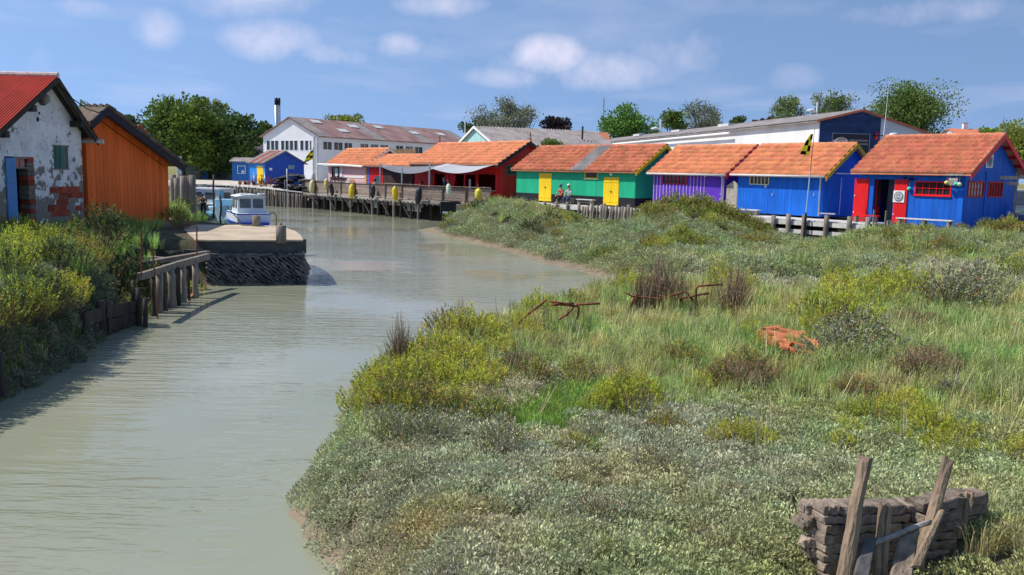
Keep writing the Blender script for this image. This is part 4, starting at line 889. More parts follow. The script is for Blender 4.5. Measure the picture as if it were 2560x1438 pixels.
for xx in (-.2, L+.3): MB().tube([(xx, H.W/2, h+rise), (xx, H.W/2, h+rise+.75)], .035, 6).box((xx-.16, H.W/2-.02, h+rise+.52), (xx+.16, H.W/2+.02, h+rise+.57)).tube([(xx-.18, H.W/2, h+rise+.38), (xx-.1, H.W/2, h+rise+.2), (xx+.1, H.W/2, h+rise+.2), (xx+.18, H.W/2, h+rise+.38)], .02, 5).obj('finial', m_rust, rf)
HR = H
# ------------------------------------------------------------------ low link roof and pink hut
H = House('dark_link_hut', 'low dark boarded hut with red corrugated door bay between pink and red huts', (-13.35, 80.72), (-8.5, 74.52), 1.5, 3.8)
h, rise = 2.7, .85; Tf = H.T('front'); L = H.L
m_brownb = mat('dark_brown_board', (.05, .022, .022), .8, .3, 3, rand=.2)
wall(H.root, Tf, L*.36, L, lambda a: h, .28, m_brownb, name='front_wall'); w = wall(H.root, Tf, .3, L*.36, lambda a: h, .26, m_red, [(1.3, 2.5, .05, 1.7)], name='red_bay'); battens(w, Tf, .35, L*.36, lambda a: h, .26, m_red_dark_shaded, [(1.3, 2.5, .05, 1.7)], wd=.05)
door(H.root, Tf, (1.3, 2.5, .05, 1.7), mat('paint_slate', (.05, .085, .095), .6), 1, b=(-.02, .02), planks=4); MB().box((0, .0, 0), (.3, .03, h), Tf).obj('blue_post', m_blue, H.root); MB().box((-.28, .0, 0), (0, .05, h), Tf).obj('ochre_post', mat('ochre_wood', (.34, .17, .03), .7), H.root)
shell(H, h, rise, m_brownb); roof(H, h, rise, .1, .35, m_tile, .36, 5, exl=.2)
MB().box((0, .36, h-.3), (L, .38, h-.16), Tf).obj('fascia', m_navy, H.root)
H = House('pink_hut', 'pink rendered hut with dark window frames under a steep orange roof', (-18.25, 87.0), (-13.45, 80.86), 1.6, 4.4)
h, rise = 2.6, 1.45; Tf, Tr = H.T('front'), H.T('right'); L = H.L; m_pink = mat('render_pink', (.72, .44, .44), .85, .08, 2)
pw = [(.9, 1.5, 1.35, 2.3), (2.0, 2.35, 1.35, 2.3)]
wall(H.root, Tf, 0, L, lambda a: h, None, m_pink, pw, name='front_wall')
for r_ in pw: window(H.root, Tf, r_, m_dark, 1, 1, fw=.05)
for (a, b_, z0, z1, m_) in ((1.5, 2.1, 1.45, 2.2, m_white), (2.5, 3.0, 1.4, 2.3, m_white), (3.8, 4.3, .1, 1.25, m_white), (4.6, 5.4, .1, 1.2, mat('wood_honey', (.55, .26, .08), .6, .2, 5)), (3.5, 7.4, 1.35, 1.5, m_white)): MB().box((a, .005, z0), (b_, .04, z1), Tf).obj('wall_panel', m_, H.root)
for a in (.7, 1.5, 2.2, 2.9, 3.4): MB().box((a, .06, .1), (a+.09, .12, 1.3), Tf).obj('terrace_frame', m_brownb, H.root)
MB().box((.6, .06, 1.22), (4.0, .14, 1.34), Tf).box((.6, .06, .78), (3.5, .14, .86), Tf).obj('terrace_rail', m_brownb, H.root)
wall(H.root, Tr, 0, H.W, gable_top(h, rise, H.W), None, mat('gable_ochre', (.30, .15, .04), .8), name='gable_wall', cuts=(H.W/2,)); shell(H, h, rise, m_pink)
roof(H, h, rise, .3, .35, m_tile, .36, 7, barge=m_white, exl=.25); gutter(H, h, .35, .1, m_white, -.16, False)

# ------------------------------------------------------------------ small far blue hut with yellow door
H = House('blue_hut', 'small royal blue hut with yellow door and rusty sheet roof by the nets', (-29.1, 97.6), (-26.65, 94.9), 1.95, 4.6)
h, rise = 2.35, 1.2; Tf, Tr = H.T('front'), H.T('right'); L = H.L; gt = gable_top(h, rise, H.W)
dl = H.rect('front', 643, 414, 659, 456); dl = (dl[0], dl[1], .02, 1.95)
w = wall(H.root, Tf, 0, L, lambda a: h, .3, mat('paint_sky_blue', (.02, .22, .66), .5, .1), [dl], name='front_wall'); door(H.root, Tf, dl, m_yellow, 2, b=(.0, .04), planks=2)
for a in (dl[0]-.75, dl[1]+.3): MB().lathe([(.0, 0), (.12, .12), (.13, .3), (.05, .42), (.03, .6), (.01, .75)], 8).xf(Matrix.Translation(Tf(a, .04, .55)) @ Matrix.Scale(.25, 4, (0, 1, 0))).obj('anchor_emblem', m_white, w)
for a0, a1 in ((.25, .8), (L-.6, L-.1)): window(H.root, Tf, (a0, a1, 1.75, 2.2), MATS['paint_sky_blue'], 2, 1, fw=.05)
gw = H.rect('right', 720, 413, 736, 423); wall(H.root, Tr, 0, H.W, gt, .45, mat('paint_blue_shaded', (.01, .07, .42), .5, .1), [gw], name='gable_wall', cuts=(H.W/2,)); window(H.root, Tr, gw, m_blue, 3, 1, mg=mat('pale_blind', (.3, .45, .35), .5), fw=.05)  # gable is the front's blue darkened, its shade put into the paint
gp = H.rect('right', 673, 420, 680, 426); MB().box((gp[0], .03, gp[2]), (gp[1], .05, gp[3]), Tr).obj('plate', m_white, H.root); shell(H, h, rise, MATS['paint_blue_shaded'])
tn = rise/(H.W/2); m_rsheet = mat('rusty_red_sheet', (.30, .07, .05), .8, .35, 1.5); rfm = MB()
for (y0, y1) in ((-.3, H.W/2), (H.W+.3, H.W/2)):
    z0 = h-.3*tn; rfm.hexa([(-.4, y0, z0), (L+.35, y0, z0), (-.4, y1, h+rise), (L+.35, y1, h+rise), (-.4, y0, z0+.06), (L+.35, y0, z0+.06), (-.4, y1, h+rise+.06), (L+.35, y1, h+rise+.06)])
rf = rfm.obj('roof', m_fibro, H.root)
for i in range(5): corrugated((0, 0, 0), ((L+.75)/5-.02, 0, 0), (-.4+i*(L+.75)/5, -.34, h-.34*tn+.10), (-.4+i*(L+.75)/5, H.W/2, h+rise+.10), .02, 24, m_fibro if i in (0, 2, 4) else m_rsheet, 'roof_sheet', rf)

# ------------------------------------------------------------------ gable-fronted buildings (old white shed, orange shed, factory)
def gable_house(name, label, A, B, z0, W, hl, hr, ax, ah, cat='building'):
    H = House(name, label, A, B, z0, W, cat); H.top = lambda a: (hl+(ah-hl)*a/ax) if a < ax else (ah+(hr-ah)*(a-ax)/(H.L-ax)); H.ax = ax; H.ah = ah; H.hl = hl; H.hr = hr; return H
def gable_shell(H, m, back=True):
    L, W = H.L, H.W; MB().box((.1, -.09, 0), (W, 0, H.hl), H.T('left')).obj('side_wall', m, H.root); MB().box((.1, -.09, 0), (W, 0, H.hr), H.T('right')).obj('side_wall', m, H.root)
    q = MB(); T = H.T('back'); panel(q, T, .1, H.ax, -.09, 0, 0, H.top(.1), H.top(H.ax)); panel(q, T, H.ax, L-.1, -.09, 0, 0, H.top(H.ax), H.top(L-.1)); q.obj('back_wall', m, H.root)
def gable_roof_slabs(H, m, f, e, th=.08, dz=.0):
    mb = MB(); L, W = H.L, H.W; sl = (H.ah-H.hl)/H.ax; sr = (H.ah-H.hr)/(L-H.ax)
    for (x0, z0) in ((-e, H.hl-e*sl), (L+e, H.hr-e*sr)):
        mb.hexa([(x0, -f, z0+dz), (H.ax, -f, H.ah+dz), (x0, W+f, z0+dz), (H.ax, W+f, H.ah+dz), (x0, -f, z0+th+dz), (H.ax, -f, H.ah+th+dz), (x0, W+f, z0+th+dz), (H.ax, W+f, H.ah+th+dz)])
    return mb.obj('roof', m, H.root), sl, sr
# peeling white wall material
def peeling(name, mult=1.0):
    m = bpy.data.materials.new(name); m.use_nodes = True; t = m.node_tree; K = t.links.new; b = t.nodes['Principled BSDF']; b.inputs['Roughness'].default_value = .85
    c = N(t, 'ShaderNodeTexCoord'); sp = N(t, 'ShaderNodeSeparateXYZ'); K(c.outputs['Object'], sp.inputs[0])
    n1_ = N(t, 'ShaderNodeTexNoise', Scale=2.6, Detail=8.0, Roughness=.58); K(c.outputs['Object'], n1_.inputs['Vector']); n2_ = N(t, 'ShaderNodeTexNoise', Scale=11.0, Detail=5.0); K(c.outputs['Object'], n2_.inputs['Vector'])
    n3_ = N(t, 'ShaderNodeTexNoise', Scale=1.1, Detail=4.0); K(c.outputs['Object'], n3_.inputs['Vector'])
    v = N(t, 'ShaderNodeTexVoronoi', _feature='DISTANCE_TO_EDGE', Scale=3.2); K(c.outputs['Object'], v.inputs['Vector'])
    def mm(op, a, b_, cl=False):
        n = N(t, 'ShaderNodeMath', _operation=op, _use_clamp=cl)
        for i, x in enumerate((a, b_)):
            if isinstance(x, (int, float)): n.inputs[i].default_value = x
            else: K(x, n.inputs[i])
        return n.outputs[0]
    low = N(t, 'ShaderNodeMapRange'); low.inputs[1].default_value = 3.0; low.inputs[2].default_value = .4; low.inputs[3].default_value = -.10; low.inputs[4].default_value = .15; K(sp.outputs[2], low.inputs[0])
    f = mm('MULTIPLY', mm('SUBTRACT', mm('ADD', mm('ADD', n1_.outputs['Fac'], low.outputs[0]), mm('MULTIPLY', mm('SUBTRACT', n2_.outputs['Fac'], .5), .16)), .52), 40., True)
    crack = mm('MULTIPLY', mm('LESS_THAN', v.outputs['Distance'], .012), mm('GREATER_THAN', n1_.outputs['Fac'], .50))
    wr_ = N(t, 'ShaderNodeValToRGB'); wr_.color_ramp.elements[0].color = (.60, .63, .66, 1); wr_.color_ramp.elements[1].color = (.86, .88, .90, 1); wr_.color_ramp.elements[0].position = .3; wr_.color_ramp.elements[1].position = .6; K(n3_.outputs['Fac'], wr_.inputs[0])
    gr = N(t, 'ShaderNodeValToRGB'); gr.color_ramp.elements[0].color = (.19, .17, .145, 1); gr.color_ramp.elements[1].color = (.30, .27, .23, 1); K(n2_.outputs['Fac'], gr.inputs[0])
    mx = N(t, 'ShaderNodeMix', _data_type='RGBA'); K(mm('MAXIMUM', f, crack), mx.inputs[0]); K(wr_.outputs[0], mx.inputs[6]); K(gr.outputs[0], mx.inputs[7]); K(mx.outputs[2], b.inputs['Base Color'])
    bp = N(t, 'ShaderNodeBump', Strength=.7, Distance=.02, _invert=True); K(f, bp.inputs['Height']); K(bp.outputs[0], b.inputs['Normal']); return m
m_peel = peeling('peeling_whitewash')
H = gable_house('old_white_shed', 'derelict whitewashed shed with peeling plaster and red corrugated roof', (-15.1, 24.6), (-15.1, 31.0), 1.45, 8, 2.7, 3.42, 4.2, 5.0); Tf = H.T('front')
dd = H.rect('front', 15, 391, 88, 560); dd = (dd[0], dd[1], .0, 2.5); wr = H.rect('front', 134, 367, 171, 421)
wall(H.root, Tf, 0, H.L, H.top, None, m_peel, [dd, wr], name='front_wall', cuts=(H.ax,)); gable_shell(H, m_peel)
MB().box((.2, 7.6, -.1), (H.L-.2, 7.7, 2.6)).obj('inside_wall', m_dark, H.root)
blf = MB().box((dd[0], .01, .0), (dd[0]+.5, .05, 2.46), Tf).obj('door_leaf', mat('paint_light_blue', (.10, .28, .62), .6, .1, 2), H.root)
for z_ in (1.75, .6): MB().box((dd[0]+.02, .05, z_), (dd[0]+.48, .065, z_+.1), Tf).obj('door_ledge', MATS['paint_light_blue'], blf)
for a_ in (0, .3): MB().box((dd[0]+.54+a_, -.05, 2.18), (dd[0]+.8+a_, -.02, 2.44), Tf).obj('top_pane', mat('old_red_board', (.45, .2, .18), .8), H.root)
MB().box((dd[0]+.5, -.07, 2.14), (dd[1]-.36, .0, 2.18), Tf).box((dd[0]+.5, -.07, 2.44), (dd[1], .0, 2.5), Tf).obj('transom', m_wood, H.root)
m_brick = mat('old_red_brick', (.34, .07, .04), .9, .3, 6, rand=.25, bump=.5, bscale=30); m_brickg = mat('mortar_grey_brick', (.2, .17, .14), .9, .3, 5, rand=.2, bump=.5)
for i in range(17): MB().box((dd[1]-.36+jit(.02), -.3, .02+i*.146), (dd[1]-.002, -.0+jit(.008), .155+i*.146), Tf).obj('brick', m_brick if random.random() < .35 else m_brickg, H.root)
slw = MB().box((wr[0]-.05, -.05, wr[2]-.05), (wr[1]+.05, .0, wr[2]), Tf).box((wr[0]-.05, -.05, wr[3]), (wr[1]+.05, .02, wr[3]+.05), Tf).obj('window', m_wood, H.root); m_shut = mat('faded_green_board', (.06, .17, .15), .85, .35, 4, rand=.35, stretch=(1, 1, .2))
for i in range(6): w_ = (wr[1]-wr[0])/6; MB().box((wr[0]+i*w_+.008, -.03, wr[2]), (wr[0]+(i+1)*w_-.008, -.01+jit(.006), wr[3]), Tf).obj('shutter_slat', m_shut if i != 4 else m_brickg, slw)
bcell = (.40, .20)
for (x0, y0, x1, y1, dens) in ((108, 452, 200, 512, .72), (120, 505, 178, 556, .6), (168, 510, 203, 572, .7), (0, 470, 13, 560, .7)):
    r_ = H.rect('front', x0, y0, x1, y1); nr_ = int((r_[3]-r_[2])/bcell[1]); ncl = int((r_[1]-r_[0])/bcell[0])+1
    for j in range(nr_):
        for i in range(ncl):
            cx, cz = (i+.5)/ncl-.5, (j+.5)/max(1, nr_)-.5
            if cx*cx+cz*cz+.5*(float(vn(np.array(i*1.0), np.array(j*1.0), 1.6, x0))-.5) < .17:
                a = r_[0]+i*bcell[0]+(.2 if j % 2 else 0); z = r_[2]+j*bcell[1]
                if z > .02 and a+.39 < H.L-.01 and a > .0 and not (a+.39 > dd[0] and a < dd[1]): MB().hexa([Tf(a+jit(.03), -.02, z+jit(.02)), Tf(a+.39+jit(.03), -.02, z+jit(.02)), Tf(a+jit(.03), .005, z+jit(.02)), Tf(a+.39+jit(.03), .005, z+jit(.02)), Tf(a+jit(.03), -.02, z+.19+jit(.02)), Tf(a+.39+jit(.03), -.02, z+.19+jit(.02)), Tf(a+jit(.03), .005, z+.19+jit(.02)), Tf(a+.39+jit(.03), .005, z+.19+jit(.02))]).obj('brick', m_brick, H.root)
lr = H.on('front', 103, 247); lm = MB().lathe([(.2, 0), (.22, .05), (.2, .1)], 16).xf(Matrix.Translation(Tf(lr[0], 0, lr[1])) @ Matrix.Rotation(math.pi/2, 4, 'X')).obj('bulkhead_lamp', m_concd, H.root)
MB().lathe([(.17, 0), (.16, .08), (.1, .15), (.02, .18)], 14).xf(Matrix.Translation(Tf(lr[0], .1, lr[1])) @ Matrix.Rotation(math.pi/2, 4, 'X')).obj('lamp_glass', mat('milky_glass', (.3, .27, .22), .4), lm, smooth=True)
MB().tube([Tf(lr[0], .05, lr[1]+.2), Tf(lr[0]+.02, .03, lr[1]+.45), Tf(lr[0]+.3, .1, lr[1]+.62)], .012, 5).obj('cable', m_dark, lm)
v_ = H.on('front', 94, 299); MB().lathe([(.07, 0), (.07, .012)], 12).xf(Matrix.Translation(Tf(v_[0], .0, v_[1])) @ Matrix.Rotation(math.pi/2, 4, 'X')).obj('vent_hole', m_dark, H.root)
v_ = H.on('front', 98, 283); MB().box((v_[0]-.04, .0, v_[1]-.035), (v_[0]+.04, .01, v_[1]+.035), Tf).obj('vent_hole', m_dark, H.root)
rf, sl, sr = gable_roof_slabs(H, m_wooddk, .12, .25, .05); m_redsheet = mat('red_corrugated_sheet', (.50, .055, .03), .7, .25, 1.2, rand=.08)
nsh = 9; f_ = .42
for i in range(nsh):
    y0 = -f_+i*.93; corrugated((0, 0, 0), (0, .95, 0), (-.5, y0, H.hl-.5*sl+.10), (H.ax, y0, H.ah+.10), .032, 40, m_redsheet, 'roof_sheet', rf)
    corrugated((0, 0, 0), (0, .95, 0), (H.L+.45, y0, H.hr-.45*sr+.10), (H.ax, y0, H.ah+.10), .032, 24, m_fibro, 'roof_sheet', rf)
    MB().tube([(H.ax, y0, H.ah+.12), (H.ax, y0+.95, H.ah+.12)], .09, 8).obj('ridge_cap', mat('pale_ridge', (.62, .5, .45), .8, .3, 6), rf)
for (x0, z0) in ((-.5, H.hl-.5*sl), (H.L+.45, H.hr-.45*sr)):
    y = -f_+.02; MB().hexa([(x0, y, z0-.12), (H.ax, y, H.ah-.12), (x0, y+.05, z0-.12), (H.ax, y+.05, H.ah-.12), (x0, y, z0+.06), (H.ax, y, H.ah+.06), (x0, y+.05, z0+.06), (H.ax, y+.05, H.ah+.06)]).obj('bargeboard', m_wooddk, rf)
for a_ in (1.2, 2.75, 5.75): z_ = H.top(a_)-.13; MB().box((a_-.12, -.0, z_-.2), (a_+.12, .4, z_), Tf).obj('purlin_end', m_wooddk, H.root)
MB().tube([(H.L+.35, -.6, H.hr-.30), (H.L+.35, 2, H.hr-.33)], .07, 8).obj('gutter', m_gutter, H.root); MB().tube([(H.L+.15, -.5, H.hr-.32), (H.L+.55, -.5, H.hr-.34)], .055, 8).obj('drain_stub', m_gutter, H.root)
HW = H
MB().tube([(-14.7, 28.85, 6.3), (-14.65, 29.6, 5.9), (-14.6, 30.5, 5.62), (-14.55, 31.2, 5.55), (-14.6, 31.9, 5.72)], .018, 5).obj('electric_cable', m_dark, label='black cable slung between the gables of the two old sheds', cat='cable')
# orange shed
H = gable_house('orange_shed', 'orange plank shed with heavy dark bargeboards beside the old white shed', (-15.15, 31.38), (-14.37, 36.75), 1.42, 8, 4.0, 2.46, .55, 4.32); Tf = H.T('front')
m_orng = mat('paint_orange', (.95, .175, .03), .7, .14, 1.6, rand=.12, stretch=(1, 1, .25))
wall(H.root, Tf, 0, H.L, H.top, .245, m_orng, name='front_wall', gap=.012, cuts=(H.ax,)); gable_shell(H, m_orng)
battens_m = mat('paint_orange_dark', (.62, .13, .02), .7, .2, 2)
rf, sl, sr = gable_roof_slabs(H, mat('old_mossy_tile', (.13, .10, .075), .95, .4, 4, rand=.3), .5, .4, .06)
for (x0, z0) in ((-.4, H.hl-.4*sl), (H.L+.4, H.hr-.4*sr)):
    y = -.56; MB().hexa([(x0, y, z0-.24), (H.ax, y, H.ah-.24), (x0, y+.06, z0-.24), (H.ax, y+.06, H.ah-.24), (x0, y, z0+.08), (H.ax, y, H.ah+.08), (x0, y+.06, z0+.08), (H.ax, y+.06, H.ah+.08)]).obj('bargeboard', mat('bargeboard_black_blue', (.012, .014, .03), .6, .3, 2), rf)
m_oldt = mat('old_mossy_tile', (.24, .17, .10), .95, .4, 4, rand=.3)
for k in range(12):
    t0, t1 = k/12, (k+1.1)/12
    for (x0, z0) in ((H.L+.4, H.hr-.4*sr),):
        pa = Vector((x0, 0, z0+.1)); pb = Vector((H.ax, 0, H.ah+.1)); q0 = pa.lerp(pb, t0); q1 = pa.lerp(pb, min(1, t1))
        for j in range(4): MB().tube([(q0.x, -.52+j*.24, q0.z+.03), (q1.x, -.52+j*.24, q1.z)], [.10, .085], 8).obj('tile', m_oldt, rf)
MB().tube([(a, -.04, H.top(a)-.28) for a in (.05, .6, 1.9, 3.4, 5.1)], .014, 5).obj('cable', m_dark, H.root)
HO = H
# factory
H = gable_house('factory', 'large white factory with rusty fibre cement roof and rows of windows', (-31.06, 109.93), (-23.16, 105.0), 1.95, 32, 5.6, 5.6, 4.65, 7.75); Tf, Tr = H.T('front'), H.T('right')
fw = [H.rect('front', x, 352, x+8, 375) for x in (667, 678, 688, 703, 714, 725, 736, 751, 763, 775)]
sw = [H.rect('right', a, 355, b, 374) for a, b in ((808, 829), (835, 856), (861, 880), (901, 920), (927, 945), (951, 970), (990, 1008), (1014, 1032), (1037, 1056))]
sw = [(r[0], r[1], sw[0][2], sw[0][3]) for r in sw]; fw = [(r[0], r[1], fw[0][2], fw[0][3]) for r in fw]
m_facw = mat('factory_white', (.78, .79, .80), .8, .07, .6)
wall(H.root, Tf, 0, H.L, H.top, None, m_facw, fw, name='front_wall', cuts=(H.ax,)); wall(H.root, Tr, .1, H.W, lambda a: H.hr, None, m_facw, sw, name='side_wall')
for r_ in fw: window(H.root, Tf, r_, m_white, 1, 1, fw=.05, b=(-.08, .03))
for r_ in sw: window(H.root, Tr, r_, m_white, 2, 1, fw=.07, b=(-.08, .03), bar=.05)
MB().box((0, -.09, 0), (H.W, 0, H.hl), H.T('left')).obj('side_wall', m_facw, H.root)
MB().box((H.L-.9, -.0, 0), (H.L-.6, .25, 5.5), Tf).obj('pilaster', m_facw, H.root); MB().tube([Tf(H.L-.2, .12, 5.4), Tf(H.L-.2, .12, 0)], .08, 6).obj('downpipe', m_white, H.root)
rf, sl, sr = gable_roof_slabs(H, m_fibror, .3, .35, .1)
for i in range(16): corrugated((0, 0, 0), (0, 2.03, 0), (H.L+.4, -.32+i*2.04, H.hr-.4*sr+.14), (H.ax, -.32+i*2.04, H.ah+.14), .03, 32, m_fibror if i % 5 else m_fibro, 'roof_sheet', rf)
m_skyl = mat('skylight_sheet', (.62, .6, .6), .5, .1, 3)
for (a, t) in ((2.5, .72), (5, .3), (8.6, .62), (14, .7), (20.5, .5), (27, .55)):
    p0 = Vector((H.L+.4, a, H.hr-.4*sr+.2)).lerp(Vector((H.ax, a, H.ah+.2)), t); p1 = Vector((H.L+.4, a, H.hr-.4*sr+.2)).lerp(Vector((H.ax, a, H.ah+.2)), t+.16); MB().hexa([p0, p0+Vector((0, 1.6, 0)), p1, p1+Vector((0, 1.6, 0)), p0+Vector((0, 0, .04)), p0+Vector((0, 1.6, .04)), p1+Vector((0, 0, .04)), p1+Vector((0, 1.6, .04))]).obj('skylight', m_skyl, rf)
ch = Q(694, 300, 112); t = thing('chimney_flues', 'pair of steel chimney flues with black tops beside the factory gable', 'chimney', (ch.x, ch.y, 1.9))
zt = Q(694, 245, 112).z-1.9; zb = Q(694, 262, 112).z-1.9
for dx_ in (-.17, .2):
    f_ = MB().tube([(dx_, 0, 0), (dx_, 0, zb)], .17, 12).obj('flue', m_metal, t, smooth=True); MB().tube([(dx_, 0, zb-.01), (dx_, 0, zt)], .19, 12).obj('flue_cap', m_black, f_, smooth=True)
# turquoise gable building
H = gable_house('turquoise_barn', 'grey roofed barn with pale turquoise ribbed gable behind the red hut', (-6.0, 95.0), (-1.95, 86.0), 1.8, 13.5, 4.6, 4.6, 4.93, 6.35); Tf = H.T('front')
m_turq = mat('turquoise_sheet', (.40, .66, .62), .6, .06, 1); w = wall(H.root, Tf, 0, H.L, H.top, .6, m_turq, name='front_wall', piece='ribbed_panel', cuts=(H.ax,), gap=.05); gable_shell(H, m_facw)
rf, sl, sr = gable_roof_slabs(H, m_fibro, .25, .3, .1)
for i in range(14): corrugated((0, 0, 0), (0, 1.0, 0), (H.L+.35, -.27+i*1.0, H.hr-.35*sr+.16), (H.ax, -.27+i*1.0, H.ah+.18), .085, 12, m_fibro, 'roof_sheet', rf)
for (x0, z0) in ((-.3, H.hl-.3*sl), (H.L+.3, H.hr-.3*sr)): MB().hexa([(x0, -.3, z0-.05), (H.ax, -.3, H.ah-.05), (x0, -.26, z0-.05), (H.ax, -.26, H.ah-.05), (x0, -.3, z0+.2), (H.ax, -.3, H.ah+.2), (x0, -.26, z0+.2), (H.ax, -.26, H.ah+.2)]).obj('bargeboard', m_white, rf)
# long warehouse with slate-blue gable and sign
H = gable_house('warehouse', 'long pale warehouse with grey roof and dark blue boarded gable bearing a sign', (21.1, 62.0), (30.3, 63.65), 1.75, 62, 6.0, 5.0, 3.1, 6.75); Tf, Tl = H.T('front'), H.T('left'); L = H.L
m_slate = mat('paint_slate_blue', (.02, .05, .15), .7, .35, 1.2, rand=.25); m_pale = mat('render_pale_blue', (.45, .53, .62), .85, .1, 1); m_ware = mat('warehouse_white', (.74, .73, .71), .85, .14, .35, stretch=(1, 1, 1))
split = H.on('front', 2200, 330)[0]
q = MB(); panel(q, Tf, 0, H.ax, -.15, 0, 0, H.top(0), H.top(H.ax)); panel(q, Tf, H.ax, L, -.15, 0, 0, H.top(H.ax), H.top(L)); gwall = q.obj('gable_wall', m_pale, H.root)
q = MB(); panel(q, Tf, .0, H.ax, .0005, .0025, 0, H.top(0)-.004, H.top(H.ax)-.004); panel(q, Tf, H.ax, split, .0005, .0025, 0, H.top(H.ax)-.004, H.top(split)-.004); q.obj('gable_backing', m_slate, H.root)
z = 1.2
while z < H.ah-.1:
    z1 = z+.2; aL = 0.0 if z1 < H.hl else H.ax*(z1-H.hl)/(H.ah-H.hl)
    aR = split if z1 < H.top(split) else L-(L-H.ax)*(z1-H.hr)/(H.ah-H.hr)
    if aR-aL > .1: MB().hexa([Tf(aL, .003, z), Tf(aR, .003, z), Tf(aL, .05, z), Tf(aR, .05, z), Tf(aL, .003, z1), Tf(aR, .003, z1), Tf(aL, .025, z1), Tf(aR, .025, z1)]).obj('weatherboard', m_slate, gwall)
    z = z1+.004
wall(H.root, Tl, .15, H.W, lambda a: H.hl, None, m_ware, name='side_wall'); MB().box((.15, -.09, 0), (H.W, 0, H.hr), H.T('right')).obj('side_wall', m_ware, H.root)
rf, sl, sr = gable_roof_slabs(H, m_fibro, .25, .35, .1)
for i in range(31): corrugated((0, 0, 0), (0, 2.0, 0), (-.4, -.2+i*2.0, H.hl-.4*sl+.15), (H.ax, -.2+i*2.0, H.ah+.15), .035, 24, m_fibro, 'roof_sheet', rf)
MB().hexa([(-.4, -.3, H.hl-.4*sl), (H.ax, -.3, H.ah), (-.4, -.26, H.hl-.4*sl), (H.ax, -.26, H.ah), (-.4, -.3, H.hl-.4*sl+.14), (H.ax, -.3, H.ah+.14), (-.4, -.26, H.hl-.4*sl+.14), (H.ax, -.26, H.ah+.14)]).obj('bargeboard', m_tile2, rf)
MB().hexa([(L+.4, -.3, H.hr-.4*sr), (H.ax, -.3, H.ah), (L+.4, -.26, H.hr-.4*sr), (H.ax, -.26, H.ah), (L+.4, -.3, H.hr-.4*sr+.14), (H.ax, -.3, H.ah+.14), (L+.4, -.26, H.hr-.4*sr+.14), (H.ax, -.26, H.ah+.14)]).obj('bargeboard', m_tile2, rf)
for y0, y1 in ((14, 60),): MB().tube([(-.48, y0, H.hl-.3), (-.48, y1, H.hl-.3)], .1, 7).obj('gutter', m_white, H.root)
for (a, t) in ((20, .8), (33, .85), (45, .7)): MB().box((H.ax*t-.5, a, H.ah-.1), (H.ax*t+.4, a+2.4, H.ah+.15)).obj('skylight', m_skyl, rf)
sg = H.rect('front', 2079, 335, 2171, 383); sgn = MB().box((sg[0], .055, sg[2]), (sg[1], .085, sg[3]), Tf).obj('sign_board', mat('sign_black', (.02, .018, .028), .5, .2, 2), H.root)
m_sgl = mat('sign_grey_letter', (.42, .42, .45), .6); m_sgc = mat('sign_shell_cream', (.58, .54, .46), .6, .15, 6)
q = MB()
for a, b, c_, d_ in ((sg[0]-.03, sg[1]+.03, sg[3], sg[3]+.04), (sg[0]-.03, sg[1]+.03, sg[2]-.04, sg[2]), (sg[0]-.04, sg[0], sg[2], sg[3]), (sg[1], sg[1]+.04, sg[2], sg[3])): q.box((a, .05, c_), (b, .1, d_), Tf)
q.obj('sign_border', mat('sign_border_blue', (.22, .28, .42), .6), sgn)
sc_ = H.rect('front', 2080, 343, 2119, 368); cx, cz, rx, rz_ = (sc_[0]+sc_[1])/2+.06, (sc_[2]+sc_[3])/2, (sc_[1]-sc_[0])/2*.85, (sc_[3]-sc_[2])/2
def oval(rx, rz, b0, b1, m, nm, tail=False):
    pts = [(cx+rx*math.cos(t), cz+rz*math.sin(t)) for t in np.linspace(0, 2*math.pi, 28, endpoint=False)]
    if tail: pts = [p for p in pts if not (p[0] < cx-rx*.72)]; k = max(range(len(pts)), key=lambda i: 0 if pts[i][0] > cx-rx*.5 or pts[i][1] < cz else 1); pts.insert(k+1, (cx-rx*1.35, cz+rz*.25))
    n = len(pts); vs = [Tf(a, b0, z) for a, z in pts]+[Tf(a, b1, z) for a, z in pts]
    MB().add(vs, [tuple(range(n)), tuple(range(n, 2*n))]+[(i, (i+1) % n, n+(i+1) % n, n+i) for i in range(n)]).obj(nm, m, sgn)
oval(rx, rz_, .085, .10, m_sgc, 'shell_emblem', True); oval(rx*.62, rz_*.62, .10, .107, MATS['sign_black'], 'emblem_ring'); oval(rx*.5, rz_*.5, .107, .114, m_sgc, 'emblem_oval'); oval(rx*.2, rz_*.2, .114, .12, MATS['sign_black'], 'emblem_eye')
text_part('lettering', 'COMPTOIR', .13, MATS['sign_black'], sgn, Tf(cx-rx*.45, .101, cz+rz_*.68), (R(90), 0, 0), .003)
for i, (s_, wd) in enumerate((('MATÉRIELS PROFESSIONNELS', 1), ('POUR LA PÊCHE, LE NAUTISME', 1), ("L'OSTRÉICULTURE", .7))):
    tp = text_part('lettering', s_, .17, m_sgl, sgn, Tf(sg[0]+(sg[1]-sg[0])*.44, .087, sg[3]-.50-i*.24), (R(90), 0, 0), .004); tp.scale.x = (sg[1]-sg[0])*.52*wd/max(.1, tp.dimensions.x)
ar = H.on('front', 2285, 347); cx0 = ar[0]; mw_ = MB()
def arch(r0, r1, b0, b1, m, nm):
    ts = np.linspace(0, math.pi, 20); vs = []
    for b in (b0, b1):
        for r_ in (r0, r1): vs += [Tf(cx0+r_*1.25*math.cos(t), b, ar[1]-.75+r_*math.sin(t)) for t in ts]
    n = 20; f = []
    for i in range(n-1): f += [(i, i+1, n+i+1, n+i), (2*n+i, 2*n+i+1, 3*n+i+1, 3*n+i), (n+i, n+i+1, 3*n+i+1, 3*n+i), (i, i+1, 2*n+i+1, 2*n+i)]
    MB().add(vs, f).obj(nm, m, H.root)
